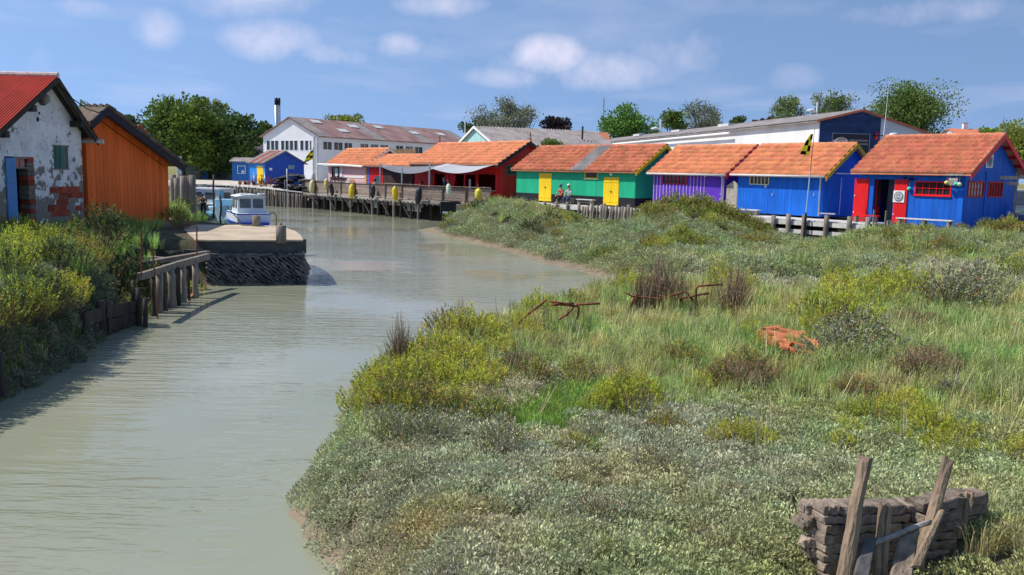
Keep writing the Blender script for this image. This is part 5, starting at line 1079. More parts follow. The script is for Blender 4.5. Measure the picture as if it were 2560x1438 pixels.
arch(.72, .92, .01, .05, m_white, 'arched_sign_rim')
text_part('lettering', 'COMPTOIR', .26, mat('letter_navy', (.03, .05, .12), .6), H.root, Tf(cx0-.68, .02, ar[1]-.30), (R(90), 0, 0), .01)
MB().tube([Tf(split-.35, .15, H.on('front', 2193, 350)[1]), Tf(split-.35, .15, H.on('front', 2193, 330)[1])], [.11, .07], 8).obj('red_wall_float', m_red, H.root, smooth=True)
HWA = H
# ------------------------------------------------------------------ other far buildings
def far_block(name, label, px0, px1, ytop, D, depth, mw, mr, rise, z0=1.8, chim=None):
    a = Q(px0, ytop, D); b = Q(px1, ytop, D); H = House(name, label, a, b, z0, depth, 'building'); h = a.z-z0
    MB().box((0, 0, 0), (H.L, depth, h)).obj('wall', mw, H.root); mb = MB()
    for (y0, y1) in ((-.3, depth/2), (depth+.3, depth/2)): mb.hexa([(-.3, y0, h), (H.L+.3, y0, h), (-.3, y1, h+rise), (H.L+.3, y1, h+rise), (-.3, y0, h+.1), (H.L+.3, y0, h+.1), (-.3, y1, h+rise+.1), (H.L+.3, y1, h+rise+.1)])
    rf = mb.obj('roof', mr, H.root)
    for y_ in (0, depth): MB().add([(0, y_, h), (H.L, y_, h), (H.L, y_, h+.01), (0, y_, h+.01)], [(0, 1, 2, 3)]).obj('eave_line', mw, rf, fix=False)
    MB().add([(0, 0, h), (0, depth, h), (0, depth/2, h+rise), (H.L, 0, h), (H.L, depth, h), (H.L, depth/2, h+rise)], [(0, 1, 2), (3, 5, 4)]).obj('gable', mw, H.root, fix=False)
    n = max(1, int(H.L/3.2))
    for i in range(n): a0 = (i+.35)*H.L/n; window(H.root, H.T('front'), (a0, a0+.9, h*.45, h*.8), m_white, 1, 1, fw=.06)
    if chim: c_ = MB().box((H.L*chim-.35, depth/2-.3, h+rise-.3), (H.L*chim+.35, depth/2+.3, h+rise+1.0)).obj('chimney', m_facw, rf); MB().box((H.L*chim-.42, depth/2-.37, h+rise+1.0), (H.L*chim+.42, depth/2+.37, h+rise+1.12)).obj('chimney_cap', m_tile2, c_)
    return H
m_greyw = mat('grey_render', (.16, .17, .19), .9, .2, .6); m_shedb = mat('shed_blue', (.02, .13, .42), .6, .15, 1)
H = far_block('grey_building', 'grey slate roofed building between the big tree and the factory', 596, 660, 385, 122, 9, m_greyw, mat('slate_dark', (.07, .065, .075), .8, .4, 1.5), 1.6)
H = far_block('dark_building', 'shaded low building with blue door under the big tree', 452, 560, 402, 128, 6, m_greyw, m_fibro, 1.0)
MB().box((H.L*.45, .01, 0), (H.L*.62, .06, 2.3), H.T('front')).obj('door', m_shedb, H.root)
for (x0, x1, D_, lab) in ((580, 621, 112, 'small blue lean-to shed beside the far blue hut'),):
    H = far_block('blue_shed', lab, x0, x1, 405, D_, 3.5, m_shedb, m_fibro, .5); MB().lathe([(.0, 0), (.16, .12), (.14, .3), (.02, .36)], 8).xf(Matrix.Translation((H.L*.65, -.04, 1.15)) @ Matrix.Scale(.2, 4, (0, 1, 0))).obj('white_emblem', m_white, H.root)
far_block('tiled_house', 'house with red tiled roof and white chimney behind the big right tree', 2400, 2480, 341, 150, 8, m_facw, m_tile2, 1.4, chim=.5)
far_block('red_roofed_house', 'red tiled house roof peeping between barn and green tree', 1455, 1520, 352, 118, 7, m_facw, m_tile2, 1.2)
far_block('corrugated_lean_to', 'red corrugated roof showing behind the orange shed', 283, 316, 338, 60, 3, m_facw, m_redsheet, .7)
# church spire
sp = Q(2505, 345, 330); t = thing('church_spire', 'distant slender church spire over the trees', 'spire', (sp.x, sp.y, 1.7)); zt = Q(2505, 290, 330).z-1.7; zb = sp.z-1.7
MB().box((-2.2, -2.2, 0), (2.2, 2.2, zb-3)).obj('tower', mat('pale_stone', (.45, .42, .38), .9, .15, .5), t); MB().lathe([(2.3, zb-3), (1.2, zb+1.5), (.15, zt-1.5), (.05, zt)], 8).obj('spire', mat('spire_slate', (.2, .15, .17), .8), t)
# reed screen on the link roof
rs_a, rs_b = Q(972, 383, 88), Q(1040, 383, 84); t = thing('reed_screen', 'straw coloured reed screen fence above the link roof', 'screen', (rs_a.x, rs_a.y, 1.8), math.atan2(rs_b.y-rs_a.y, rs_b.x-rs_a.x)); n = 40; Lr = (rs_b-rs_a).length; zr = Q(972, 374, 88).z-1.8
q = MB()
for i in range(n*3): q.tube([(Lr*i/n/3, jit(.02), 0), (Lr*i/n/3+jit(.03), jit(.02), zr+jit(.12))], .022, 4)
props(q.obj('reeds', m_straw, t), kind='stuff')
# ------------------------------------------------------------------ quay, terrace, boardwalk
def rp(u, s, z=0.0): return Vector((PX-.616*u-.788*s, PY+.788*u-.616*s, z))
def post(p, q, r0, r1=None, n=9, wob=.012):
    p = Vector(p); q = Vector(q); r1 = r1 or r0*.9; k = 5
    return MB().tube([p.lerp(q, i/(k-1))+Vector((jit(wob), jit(wob), 0)) for i in range(k)], [r0+(r1-r0)*i/(k-1)+jit(.006) for i in range(k)], n)
TZ = 1.46
T_ = thing('terrace_jetty', 'timber restaurant terrace on tall piles with a board railing hung with fenders', 'jetty', rp(45, 1.6, 0))
T_.location = (0, 0, 0)
U0, U1, SF = 34.6, 55.4, 3.3
for j in range(11):
    s0 = .05+j*(SF-.05)/11; s1 = s0+(SF-.05)/11-.012; q = MB(); a = [rp(U0+(.0 if j < 20 else 0), s0), rp(U1, s0), rp(U0, s1), rp(U1, s1)]
    q.hexa([(p.x, p.y, TZ-.05) for p in a]+[(p.x, p.y, TZ+jit(.004)) for p in a]); q.obj('deck_plank', m_woodh, T_)
rc_ = rp(28.6, .6)
q = MB(); pl = [rp(U0-.02, SF), rp(U0-.02, .1), rp(28.4, .1), rp(28.2, 1.3)]; q.prism([(p.x, p.y) for p in pl][::-1], TZ-.12, TZ-.005); q.obj('deck_corner', m_woodh, T_)
def rail_run(A, B, bays, zb, hgt, boards=5):
    d = (B-A)/bays
    for i in range(bays+1):
        p = A+d*i; MB().box((-.05, -.05, -.25), (.05, .05, hgt)).xf(Matrix.Translation((p.x, p.y, zb))).obj('railing_post', m_woodbr, T_)
    for i in range(bays):
        p = A+d*i; q = A+d*(i+1); n_ = Vector((d.y, -d.x, 0)).normalized()*.07
        if n_.y > 0: n_ = -n_
        MB().beam((p.x, p.y, zb+hgt+.02), (q.x, q.y, zb+hgt+.02), .12, .05).obj('top_rail', m_woodbr, T_)
        for j in range(boards):
            z = zb+.12+(hgt-.2)*(j+.5)/boards; MB().beam((p.x-n_.x, p.y-n_.y, z+jit(.01)), (q.x-n_.x, q.y-n_.y, z+jit(.01)), .025, (hgt-.2)/boards-.015).obj('railing_board', m_woodbr, T_)
        MB().beam((p.x, p.y, zb-.12), (q.x, q.y, zb-.12), .06, .2).obj('edge_beam', m_woodh, T_)
        for k in range(4): e = p.lerp(q, (k+.5)/4)+n_; MB().box((-.05, -.1, -.32), (.05, .04, -.12)).xf(Matrix.Translation((e.x, e.y, zb))).obj('joist_end', m_woodh, T_)
rail_run(rp(U0, SF), rp(U1, SF), 8, TZ, 1.2); rail_run(rp(28.2, 1.3), rp(U0, SF), 3, TZ, 1.15)
for i in range(17):
    u = U0+.2+i*1.25; s = SF-.1+jit(.12); post(rp(u+jit(.15), s+jit(.1), -.6), rp(u, s, TZ-.14), .11+jit(.02)).obj('pile', m_wooddk if i % 3 else m_wood, T_, smooth=True)
for i in range(13): u = U0+.6+i*1.6; post(rp(u, 2.0+jit(.3), -.6), rp(u, 1.9, TZ-.1), .11).obj('pile', m_wooddk, T_, smooth=True)
for i in range(5): u = 29+i*1.15; post(rp(u, 1.25+(u-28.2)*.3, -.5), rp(u, 1.25+(u-28.2)*.3, TZ-.1), .11).obj('pile', m_wooddk, T_, smooth=True)
for i in range(6): u = U0+1.5+i*3.2; MB().beam(rp(u, SF-.05, .1), rp(u+1.3, SF-.1, 1.2), .06, .12).obj('brace', m_wooddk, T_)
MB().beam(rp(U0, SF-.3, 1.05), rp(U1, SF-.3, 1.05), .12, .22).obj('bearer', m_wood, T_)
for u in (34.9, 36.0, 41.5, 46.0): q = MB(); q.hexa([rp(u, SF-.35, .62), rp(u+.9, SF-.35, .62), rp(u, SF-.31, .62), rp(u+.9, SF-.31, .62), rp(u, SF-.35, 1.2), rp(u+.9, SF-.35, 1.2), rp(u, SF-.31, 1.2), rp(u+.9, SF-.31, 1.2)]); q.obj('bracing_panel', mat('grey_green_board', (.32, .34, .28), .8, .15, 3), T_)
q = MB(); q.box((-.75, -.55, 0), (.75, .55, .95)); p = rp(31.2, 2.75); kb = thing('black_crate', 'black slatted crate hung against the terrace corner', 'crate', (p.x, p.y, .62), R(10)); MB().box((-.72, -.3, 0), (.72, .3, .9)).obj('crate_body', m_black, kb)
for j in range(4): MB().box((-.75, -.33, .06+j*.22), (.75, -.3, .2+j*.22)).obj('slat', mat('black_plastic', (.02, .022, .03), .4), kb)
MB().box((-.6, -.36, .04), (-.2, -.33, .2)).obj('label_plate', m_white, kb); MB().box((.4, -.36, .04), (.7, -.33, .22)).obj('label_plate', m_white, kb)
for (px0, px1) in ((1140, 1160), (1165, 1190)):
    a = Q(px0, 512, 60); MB().box((0, 0, -.8), (.6, .5, 0)).xf(Matrix.Translation(a)).obj('concrete_block', m_conc, label='pale concrete block at the foot of the terrace corner', cat='block', group='concrete blocks by the terrace')
# fenders
def fender(p, col, name, label, hgt=1.1, r=.21, tilt=.1):
    t = thing(name, label, 'fender', p); t.rotation_euler = (jit(tilt), tilt, jit(3)); m_ = mat('fender_'+name+str(round(col[0], 2)), col, .45, .12, 3)
    MB().lathe([(.03, -hgt/2-.06), (.07, -hgt/2), (r*.8, -hgt*.36), (r, -hgt*.15), (r, hgt*.2), (r*.85, hgt*.36), (r*.4, hgt*.46), (.05, hgt/2)], 14).obj('float_body', m_, t, smooth=True)
    MB().lathe([(r*1.02, -.03), (r*1.05, 0), (r*1.02, .03)], 14).obj('seam', m_, t, smooth=True); MB().tube([(0, 0, hgt/2-.03), (0, .05, hgt/2+.32)], .02, 5).obj('lanyard', m_rope, t)
def on_rail(px, py, s=SF+.3):
    r = ray(px, py); o = rp(0, s); d = Vector((-.616, .788)); det = r.x*(-d.y)+r.y*d.x; t = (o.x*(-d.y)+o.y*d.x)/det; return Vector((r.x*t, r.y*t, r.z*t+EYE))
YL, DK = (.80, .55, .02), (.03, .033, .045)
fender(on_rail(780, 467), (.68, .60, .30), 'cream_fender', 'cream cylinder fender at the net end of the railing', 1.25, .25); fender(on_rail(816, 460), (.70, .52, .22), 'tan_fender', 'tan faded fender behind the first dark one', 1.0, .2)
fender(on_rail(829, 473), DK, 'dark_fender', 'charcoal fender on the railing next to the tan one', 1.1, .2, .2); fender(on_rail(879, 478), YL, 'yellow_fender', 'yellow fender on the railing below the pink hut', 1.25, .24, .15)
fender(on_rail(932, 479), DK, 'dark_fender', 'charcoal fender on the railing below the red door bay', 1.1, .2, .12); fender(on_rail(988, 484), YL, 'yellow_fender', 'yellow fender on the railing below the dark wall', 1.15, .23)
fender(on_rail(1046, 490), DK, 'dark_fender', 'large black fender on the terrace corner post', 1.3, .25, .14)
pz = Q(1122, 474, 64.5); fender(pz, (.62, .70, .5), 'pale_green_fender', 'pale green fender on the front railing', .85, .19); pz = Q(1196, 486, 62.6); fender(pz, (.78, .62, .06), 'yellow_fender', 'short yellow fender at the right end of the railing', .85, .25, .02)
# awnings
def awning(name, label, cs, m, sag, lift=0):
    t = thing(name, label, 'awning', (0, 0, 0)); n = 10; vs = []
    for i in range(n+1):
        for j in range(n+1):
            u, v = i/n, j/n; p = cs[0].lerp(cs[1], u).lerp(cs[3].lerp(cs[2], u), v); p = p+Vector((0, 0, -sag*4*u*(1-u)*(.35+.65*v))); vs.append(p)
    fs = [(i*(n+1)+j, (i+1)*(n+1)+j, (i+1)*(n+1)+j+1, i*(n+1)+j+1) for i in range(n) for j in range(n)]
    o = MB().add(vs, fs).obj('canvas', m, t, smooth=True, fix=False); md = o.modifiers.new('thick', 'SOLIDIFY'); md.thickness = .012; return t
m_canv = mat('canvas_grey', (.20, .205, .23), .8, .08, 1, transl=.12); m_canw = mat('canvas_pale', (.46, .47, .50), .8, .06, 1, transl=.15)
a1 = awning('grey_awning', 'grey shade sail stretched over the left of the terrace', [rp(35.5, .3, 4.3), rp(45.4, .3, 4.2), rp(41.5, 2.7, 4.0), rp(33.9, 2.7, 3.85)], m_canv, .42)
a2 = awning('pale_awning', 'pale grey shade sail over the serving hatch of the red hut', [rp(28.9, .45, 4.3), rp(35.05, .45, 4.36), rp(33.85, 2.75, 3.98), rp(29.0, 1.5, 4.02)], m_canw, .38)
for (px, yt, yb) in ((951, 408, 455), (1005, 420, 465), (1074, 405, 465)):
    a = on_rail(px, yt, 2.7); b = on_rail(px, yb, 2.7); t = thing('awning_pole', 'grey steel pole holding up the shade sails of the terrace', 'pole', (a.x, a.y, TZ), group='awning poles on the terrace'); MB().tube([(0, 0, -.02), (0, 0, a.z-TZ)], .06, 8).obj('pole_tube', m_metal, t); MB().box((-.12, -.12, -.01), (.12, .12, .02)).obj('foot_plate', m_metal, t)
MB().tube([rp(47, 1.5, 4.0), rp(51, 1.5, 4.1), rp(56.5, 1.2, 4.15)], .09, 7).obj('rolled_awning', m_white, label='rolled white awning along the eave of the pink hut', cat='awning')
# clothes hung by the hatch
for (px, col, w_) in ((1118, (.6, .02, .03), .3), (1135, (.62, .02, .03), .25), (1115, (.05, .07, .12), .5)):
    p = on_rail(px, 428 if px != 1115 else 442, 1.6); n = 4; vs = [(x*w_/2, .03*math.sin(x*5+z_*3), z_) for z_ in (0, -.4, -.8) for x in (-1, -.33, .33, 1)]; o = MB().add(vs, [(i+4*j, i+1+4*j, i+5+4*j, i+4+4*j) for j in range(2) for i in range(3)]).obj('hanging_cloth', mat('cloth_'+str(px), col, .9, .2, 8), fix=False, smooth=True, label=('red' if col[0] > .3 else 'navy')+' cloth hung at the hatch '+('beside the pole' if px == 1118 else 'next to the lantern' if px == 1135 else 'under the red pennant'), cat='cloth'); o.location = p; o.rotation_euler.z = H.rz
    o.modifiers.new('thick', 'SOLIDIFY').thickness = .015
# far timber quay with close stakes
Qy = thing('timber_quay', 'old timber quay of close-set stakes below the far blue hut', 'quay', (0, 0, 0)); e = [rp(U1, SF)+Vector((0, 0, 0)), Vector((-24.0, 86.0, 0)), Vector((-28.0, 87.8, 0)), Vector((-32.5, 90.2, 0))]
for a, b, n in zip(e[:-1], e[1:], (26, 30, 30)):
    for i in range(n):
        p = a.lerp(b, i/n); zt = 1.5+.42*min(1, max(0, (-p.x-20)/7)); post((p.x+jit(.05), p.y+jit(.08), -.5), (p.x+jit(.06), p.y, zt-.08+jit(.10)), .085+jit(.02), n=7).obj('stake', m_wood if i % 3 else m_wooddk, Qy, smooth=True)
for a, b in zip(e[:-1], e[1:]):
    za = 1.5+.42*min(1, max(0, (-a.x-20)/7)); zb = 1.5+.42*min(1, max(0, (-b.x-20)/7)); dn = Vector((-(b-a).y, (b-a).x, 0)).normalized()
    if dn.y < 0: dn = -dn
    for k in range(5): o_ = dn*(.35*k-.12); MB().hexa([v for zz_ in (-.07, 0) for v in ((a.x+o_.x, a.y+o_.y, za+zz_), (b.x+o_.x, b.y+o_.y, zb+zz_), (a.x+o_.x+dn.x*.33, a.y+o_.y+dn.y*.33, za+zz_), (b.x+o_.x+dn.x*.33, b.y+o_.y+dn.y*.33, zb+zz_))]).obj('deck_plank', m_plankpale, Qy)
for (px, yt, yb, r, lab, m_) in ((717, 422, 560, .05, 'slim pale mooring pole standing in the channel beside the quay ladder', m_white), (712, 450, 512, .05, 'short mooring pole close against the timber quay', m_wood)):
    a = Q(px, yt, 82); t = post((a.x, a.y, -.6), (a.x, a.y, a.z), r, r*.8).obj('mooring_pole', m_, label=lab, cat='pole', smooth=True)
# boardwalk in front of the huts
BZ = 1.80
Bw = thing('boardwalk', 'bleached plank boardwalk on thick round posts in front of the blue huts', 'boardwalk', (0, 0, 0))
for k in range(34):
    u0 = -1.4+k*.36
    q = MB(); a = [rp(u0, .04), rp(u0+.35, .04), rp(u0, 1.9), rp(u0+.35, 1.9)]; q.hexa([(p.x, p.y, BZ-.06) for p in a]+[(p.x, p.y, BZ+jit(.005)) for p in a]); q.obj('deck_plank', m_plankpale, Bw)
for z, hh in ((BZ-.17, .2), (BZ-.58, .2)):
    for k in range(4): MB().beam(rp(-1.4+k*3.05, 1.96, z), rp(-1.4+(k+1)*3.05-.02, 1.96, z), .06, hh).obj('fascia_board', m_plankpale, Bw)
def on_s(px, py, s): return on_rail(px, py, s)
for (px, yt) in ((1934, 538), (1972, 535), (2012, 537), (2067, 538), (2125, 541), (2171, 543), (2224, 552)):
    a = on_s(px, yt, 2.10); b = (a.x+jit(.05), a.y, .3); post(b, a, .125+jit(.015), .115, 10).obj('post', m_wood, Bw, smooth=True)
for k in range(9): p = rp(-1+k*1.4, .9); post((p.x, p.y, .2), (p.x, p.y, BZ-.06), .1).obj('post', m_wooddk, Bw, smooth=True)
for (x0, x1) in ((2055, 2085),): a = on_s(2068, 536, 2.1); MB().beam((a.x-.28, a.y+.2, a.z+.03), (a.x+.3, a.y-.2, a.z+.03), .2, .05).obj('seat_board', m_plankpale, Bw)
B2 = thing('boardwalk', 'pale boardwalk with timber edge in front of the green and purple huts', 'boardwalk', (0, 0, 0))
for k in range(47):
    u0 = 10.9+k*.36; q = MB(); a = [rp(u0, .04), rp(u0+.35, .04), rp(u0, 1.45), rp(u0+.35, 1.45)]; q.hexa([(p.x, p.y, BZ-.10) for p in a]+[(p.x, p.y, BZ-.04+jit(.005)) for p in a]); q.obj('deck_plank', m_plankpale, B2)
for z, hh in ((BZ-.2, .22), (BZ-.62, .2)):
    for k in range(6): MB().beam(rp(10.9+k*2.8, 1.5, z), rp(10.9+(k+1)*2.8-.02, 1.5, z), .06, hh).obj('fascia_board', m_plankpale, B2)
for (px, yt) in ((1335, 502), (1362, 503), (1392, 504), (1419, 505)): a = on_s(px, yt, 1.6); post((a.x, a.y, .6), a, .11).obj('post', m_wood, B2, smooth=True)
# stakes
sk = [(1448,507),(1457,516),(1463,517),(1470,513),(1480,510),(1486,516),(1494,513),(1503,512),(1511,509),(1517,515),(1527,517),(1534,517),(1542,512),(1550,518),(1557,516),(1564,518),(1572,512),(1579,519),(1588,521),(1595,522),(1603,520),(1612,514),(1620,518)]
for px, yt in sk:
    a = on_s(px, yt, 1.72); post((a.x+jit(.08)-.05, a.y, .2), (a.x, a.y, a.z), .10+jit(.025), None, 9).obj('stake', m_wood, smooth=True, label='grey weathered round stake in the palisade below the green hut', cat='stake', group='palisade stakes below the green hut')
# ladder
a0, a1 = on_s(2186, 525, 2.3), on_s(2216, 527, 2.3); lt = thing('wooden_ladder', 'short weathered wooden ladder leaning on the boardwalk by the open doorway', 'ladder', (a0.x, a0.y, 0)); dv = a1-a0
for e_ in (Vector((0, 0, 0)), dv): MB().beam((e_.x-.12*0, e_.y, .35), (e_.x, e_.y, a0.z), .07, .07).obj('rail', m_wood, lt)
for k in range(5): z = .75+k*.28; MB().beam((0, 0, z), (dv.x, dv.y, z), .04, .05).obj('rung', m_wood, lt)
# benches
def bench(name, label, p, rz, L, m, hgt=.46, d=.32, legs=2, cat='bench'):
    t = thing(name, label, cat, p, rz); n = 2
    for k in range(n): MB().box((-L/2, -d/2+k*d/n, hgt-.05), (L/2, -d/2+(k+1)*d/n-.01, hgt)).obj('seat_plank', m, t)
    for k in range(legs): x = -L/2+.15+(L-.3)*k/(legs-1); MB().box((x-.05, -d/2+.03, 0), (x+.05, d/2-.03, hgt-.05)).obj('leg', m_wood, t)
    MB().box((-L/2+.12, -.02, .16), (L/2-.12, .02, .22)).obj('stretcher', m_wood, t); return t
rz0 = HB.rz
p = rp(-HB.on('front', 2325, 550)[0], .8, 1.62); bench('plank_bench', 'long bleached plank bench on three legs below the red window', (p.x, p.y, 1.62), rz0, 2.5, m_plankpale, .50, .36, 3)
p = rp(-HB.on('front', 2185, 550)[0], 1.0, BZ); bench('red_bench', 'low red painted bench in front of the open doorway', (p.x, p.y, BZ), rz0, 1.25, m_red, .36, .3)
p = rp(6.4, .6, BZ); bench('slatted_bench', 'bleached low bench against the blue hut with cream bars', (p.x, p.y, BZ), rz0, 1.9, m_plankpale, .30, .36)
p = rp(9.4, .5, BZ); bench('plank_bench', 'short bench half hidden by the mound by the plank gate', (p.x, p.y, BZ), rz0, 1.2, m_woodh, .34, .3)
pb1 = rp(20.9, .55, BZ-.04); bench('plank_bench', 'wooden bench under the seated couple at the green hut', (pb1.x, pb1.y, BZ-.04), rz0, 1.7, m_wood, .42, .34); p = rp(18.85, .6, BZ-.04); bench('plank_bench', 'empty pale plank bench beside the seated couple', (p.x, p.y, BZ-.04), rz0, 1.5, m_plankpale, .40, .34)

# ------------------------------------------------------------------ stone quay in the left foreground
Sq = thing('stone_pier', 'short pier of black stones with a concrete cap and sandy slab', 'pier', (0, 0, 0))
top = [(-10.15, 28.05), (-9.6, 27.95), (-6.86, 28.72), (-7.5, 31), (-8.2, 33), (-9.4, 35.3), (-10.6, 35.75), (-12.7, 35.2), (-12.4, 33)]
MB().prism(top, 1.405, 1.45).obj('slab', m_conc, Sq)
ins = lambda p, k: (p[0]*(1-k)+(-10)*k, p[1]*(1-k)+32*k)
MB().prism([ins(p, .012) for p in top], 1.0, 1.406).obj('cap_course', m_concd, Sq); MB().prism([ins(p, .03) for p in top], -.6, 1.01).obj('core', mat('pier_core', (.02, .02, .024), .8, .3, 3), Sq)
smesh = []
for k in range(5):
    q = MB().box((-.5, -.5, -.5), (.5, .5, .5)); q.v = [(x+jit(.16), y+jit(.1), z+jit(.16)) for x, y, z in q.v]; me = q.mesh('stone'); me.materials.append(m_stone); smesh.append(me)
fa_, fb_ = Vector((-9.75, 27.93)), Vector((-6.87, 28.73)); fl = (fb_-fa_).length; fd = (fb_-fa_).normalized(); frz = math.atan2(fd.y, fd.x); cnt = 0
for j in range(16):
    for i in range(18):
        if cnt >= 296: break
        a = (i+.5+(.5 if j % 2 else 0))*fl/18.3+jit(.03); z = .0+j*.066+jit(.012); p = fa_+fd*a; dip = 0 if j > 13 else R(random.uniform(22, 55))
        o = link('stone', random.choice(smesh), None, Sq, (p.x, p.y-.02+jit(.02), z), (0, dip, frz), (.19+jit(.05), .14, .062+jit(.018))); cnt += 1
for i in range(22):
    t = i/22; p = Vector((-6.88, 28.75)).lerp(Vector((-8.2, 33)), t); MB().box((-.12, -.1, 0), (.12, .1, .2)).xf(Matrix.Translation((p.x, p.y, jit(.05)+.25*(i % 4))) @ Matrix.Rotation(jit(.5), 4, 'Y')).obj('side_stone', m_stone, Sq)
MB().box((-10.5, 28.0, .95), (-9.35, 28.25, 1.12)).obj('broken_cap', m_concd, Sq)
for (px, yt, yb, lab) in ((703, 563, 600, 'grey round mooring post on the corner of the stone pier'), (641, 539, 566, 'grey round mooring post at the back edge of the stone pier')):
    b = P(px, yb, 1.45); a = Q(px, yt, b.y); t = thing('mooring_post', lab, 'post', b); MB().lathe([(.17, -.1), (.165, a.z-b.z-.02), (.12, a.z-b.z)], 14).obj('post_body', m_wood, t, smooth=True); MB().lathe([(.03, a.z-b.z), (.03, a.z-b.z+.06)], 6).obj('iron_pin', m_rust, t)
# old timber revetment along the left bank
Tr_ = thing('timber_revetment', 'dark timber beam on barnacled posts along the left bank', 'revetment', (0, 0, 0))
b0, bm_, b1 = Q(348, 692, 21.0), Q(437, 664, 23.8), Q(521, 641, 26.4)
MB().beam(b0, bm_, .12, .17).obj('beam', m_wood, Tr_); MB().beam(bm_, b1, .12, .18).obj('beam', m_wood, Tr_)
for (px, yb, r) in ((372, 812, .08), (384, 790, .09), (404, 783, .13), (415, 782, .07), (424, 778, .09), (448, 770, .14), (458, 764, .08), (470, 762, .06), (492, 756, .11), (500, 752, .05), (523, 746, .12)):
    b = P(px, yb, 0); t_ = (b.y-21)/(26.4-21); tp = b0.lerp(b1, max(0, min(1, t_))); post((tp.x-.05+jit(.08), b.y, -.6), (tp.x-.05+jit(.03), b.y+jit(.1), tp.z-.06), r*.8).obj('post', m_wood if r > .1 else m_wooddk, Tr_, smooth=True)
for (xa, ya, xb, yb, D0, D1, w_) in ((300, 634, 500, 628, 27.0, 28.6, .3), (300, 642, 470, 652, 25.8, 27.0, .26), (350, 660, 520, 632, 24.6, 27.4, .2)): MB().beam(Q(xa, ya, D0), Q(xb, yb, D1), w_, .12).obj('jetty_plank', m_wood, Tr_)
for (px, yt, D0, r) in ((330, 655, 25.2, .16), (365, 655, 25.8, .13)): a = Q(px, yt, D0); post((a.x, a.y, .2), a, r).obj('post', m_wood, Tr_)
q = MB()
for k in range(9): a = Q(195+k*16, 870-k*8, 17.6+k*.32); 
for (xa, ya, xb, yb, Da, Db) in ((205, 835, 265, 815, 17.8, 19.6), (210, 800, 270, 780, 17.8, 19.6), (270, 815, 345, 795, 19.3, 20.9), (265, 780, 345, 765, 19.3, 20.9)): MB().beam(Q(xa, ya, Da), Q(xb, yb, Db), .06, .28).obj('shore_board', m_wooddk, Tr_)
for (px, yb, yt, r) in ((208, 862, 770, .08), (252, 842, 752, .11), (268, 835, 750, .08), (345, 815, 720, .08), (362, 818, 745, .06), (0, 1000, 880, .06)): b = P(px, yb, 0); post((b.x, b.y, -.5), Q(px, yt, b.y), r).obj('shore_post', m_wooddk, Tr_, smooth=True)
for (px, yt, yb, D_, lab) in ((353, 575, 690, 21.0, 'thin rusty rod standing at the near end of the timber beam'), (381, 615, 805, 21.6, 'thin leaning rod dipping into the water by the timber beam'), (492, 565, 660, 26.2, 'thin rod at the pier end of the timber beam')):
    MB().tube([Q(px+ (14 if px == 381 else 0), yb, D_), Q(px, yt, D_+.1)], .022, 6).obj('thin_rod', m_rust, label=lab, cat='rod')
# orange rubble under the revetment
for k in range(16): p = P(475+random.uniform(-14, 18), 735+random.uniform(-8, 8), .05); o = link('rubble_piece', random.choice(smesh), None, None, p, (jit(1), jit(1), jit(3)), (.2, .14, .07)); o.data = smesh[k % 5].copy(); o.data.materials.clear(); o.data.materials.append(mat('orange_rubble', (.34, .15, .06), .9, .3, 5, rand=.3)); props(o, 'orange brown broken tile lying in the mud behind the timber posts', 'rubble', 'tile rubble in the mud')
# dolphin piles and white poles behind the orange shed
for (px, yt, yb, r) in ((432, 437, 490, .17), (447, 436, 492, .17), (458, 440, 494, .18), (470, 440, 495, .18), (480, 438, 492, .17), (441, 445, 490, .15)):
    D_ = 46+jit(1.0); a = Q(px, yt, D_); post((a.x, a.y, .9), a, r*1.05, r).obj('mooring_pile', m_wood, smooth=True, label='thick weathered mooring pile in the cluster behind the orange shed', cat='pile', group='mooring piles behind the orange shed')
for px, yt in ((443, 390), (447, 398), (451, 391)): a = Q(px, yt, 52); MB().tube([(a.x, a.y, 1.4), a], .045, 7).obj('white_pole', m_plast, label='slim white pole standing behind the mooring piles', cat='pole', group='white poles behind the mooring piles')
# ------------------------------------------------------------------ boats
def hull(L, Bm, z_keel, sheer, mh, parent, name='hull', bow=1.25, n=11, tr=.8):
    vs = []; m = 7
    for i in range(n):
        t = i/(n-1); w = Bm/2*(tr+(1-tr)*min(1, t*3))*(1 if t < .55 else math.sqrt(max(0, 1-((t-.55)/.45)**2))*.98+.02); zt = sheer*(1+.35*max(0, t-.4)**1.3*bow); zk = z_keel*(1-max(0, t-.8)/.2*.6)
        for j in range(m): a = -1+2*j/(m-1); vs.append((w*math.copysign(abs(a)**.8, a), -L/2+L*t, zk+(zt-zk)*abs(a)**1.7))
    f = [(i*m+j, i*m+j+1, (i+1)*m+j+1, (i+1)*m+j) for i in range(n-1) for j in range(m-1)]; f.append(tuple(range(m)))
    f += [(i*m, (i+1)*m, (i+1)*m+m-1, i*m+m-1) for i in range(n-1)]
    return MB().add(vs, f).obj(name, mh, parent, smooth=False)
m_bblue = mat('boat_blue', (.01, .06, .52), .4, .1, 2); m_bwhite = mat('boat_white', (.70, .74, .80), .4, .06, 2); m_bpale = mat('boat_pale_blue', (.40, .60, .72), .45, .1, 2); m_win = mat('boat_glass', (.10, .11, .12), .1, .3, 3, spec=.6)
c = Q(612, 540, 47.6); bt = thing('cabin_boat', 'small white wheelhouse boat with blue lower hull behind the stone pier', 'boat', (c.x-.2, c.y+1.0, 0), R(26))
hull(5.2, 1.9, -.3, .86, m_bblue, bt, bow=.9); hw_ = MB().box((-.86, -2.3, .87), (.86, 1.5, 1.34)).obj('bulwark', m_bwhite, bt); MB().box((-.875, -2.32, 1.28), (.875, 1.51, 1.33)).obj('rubbing_strip', m_bblue, bt)
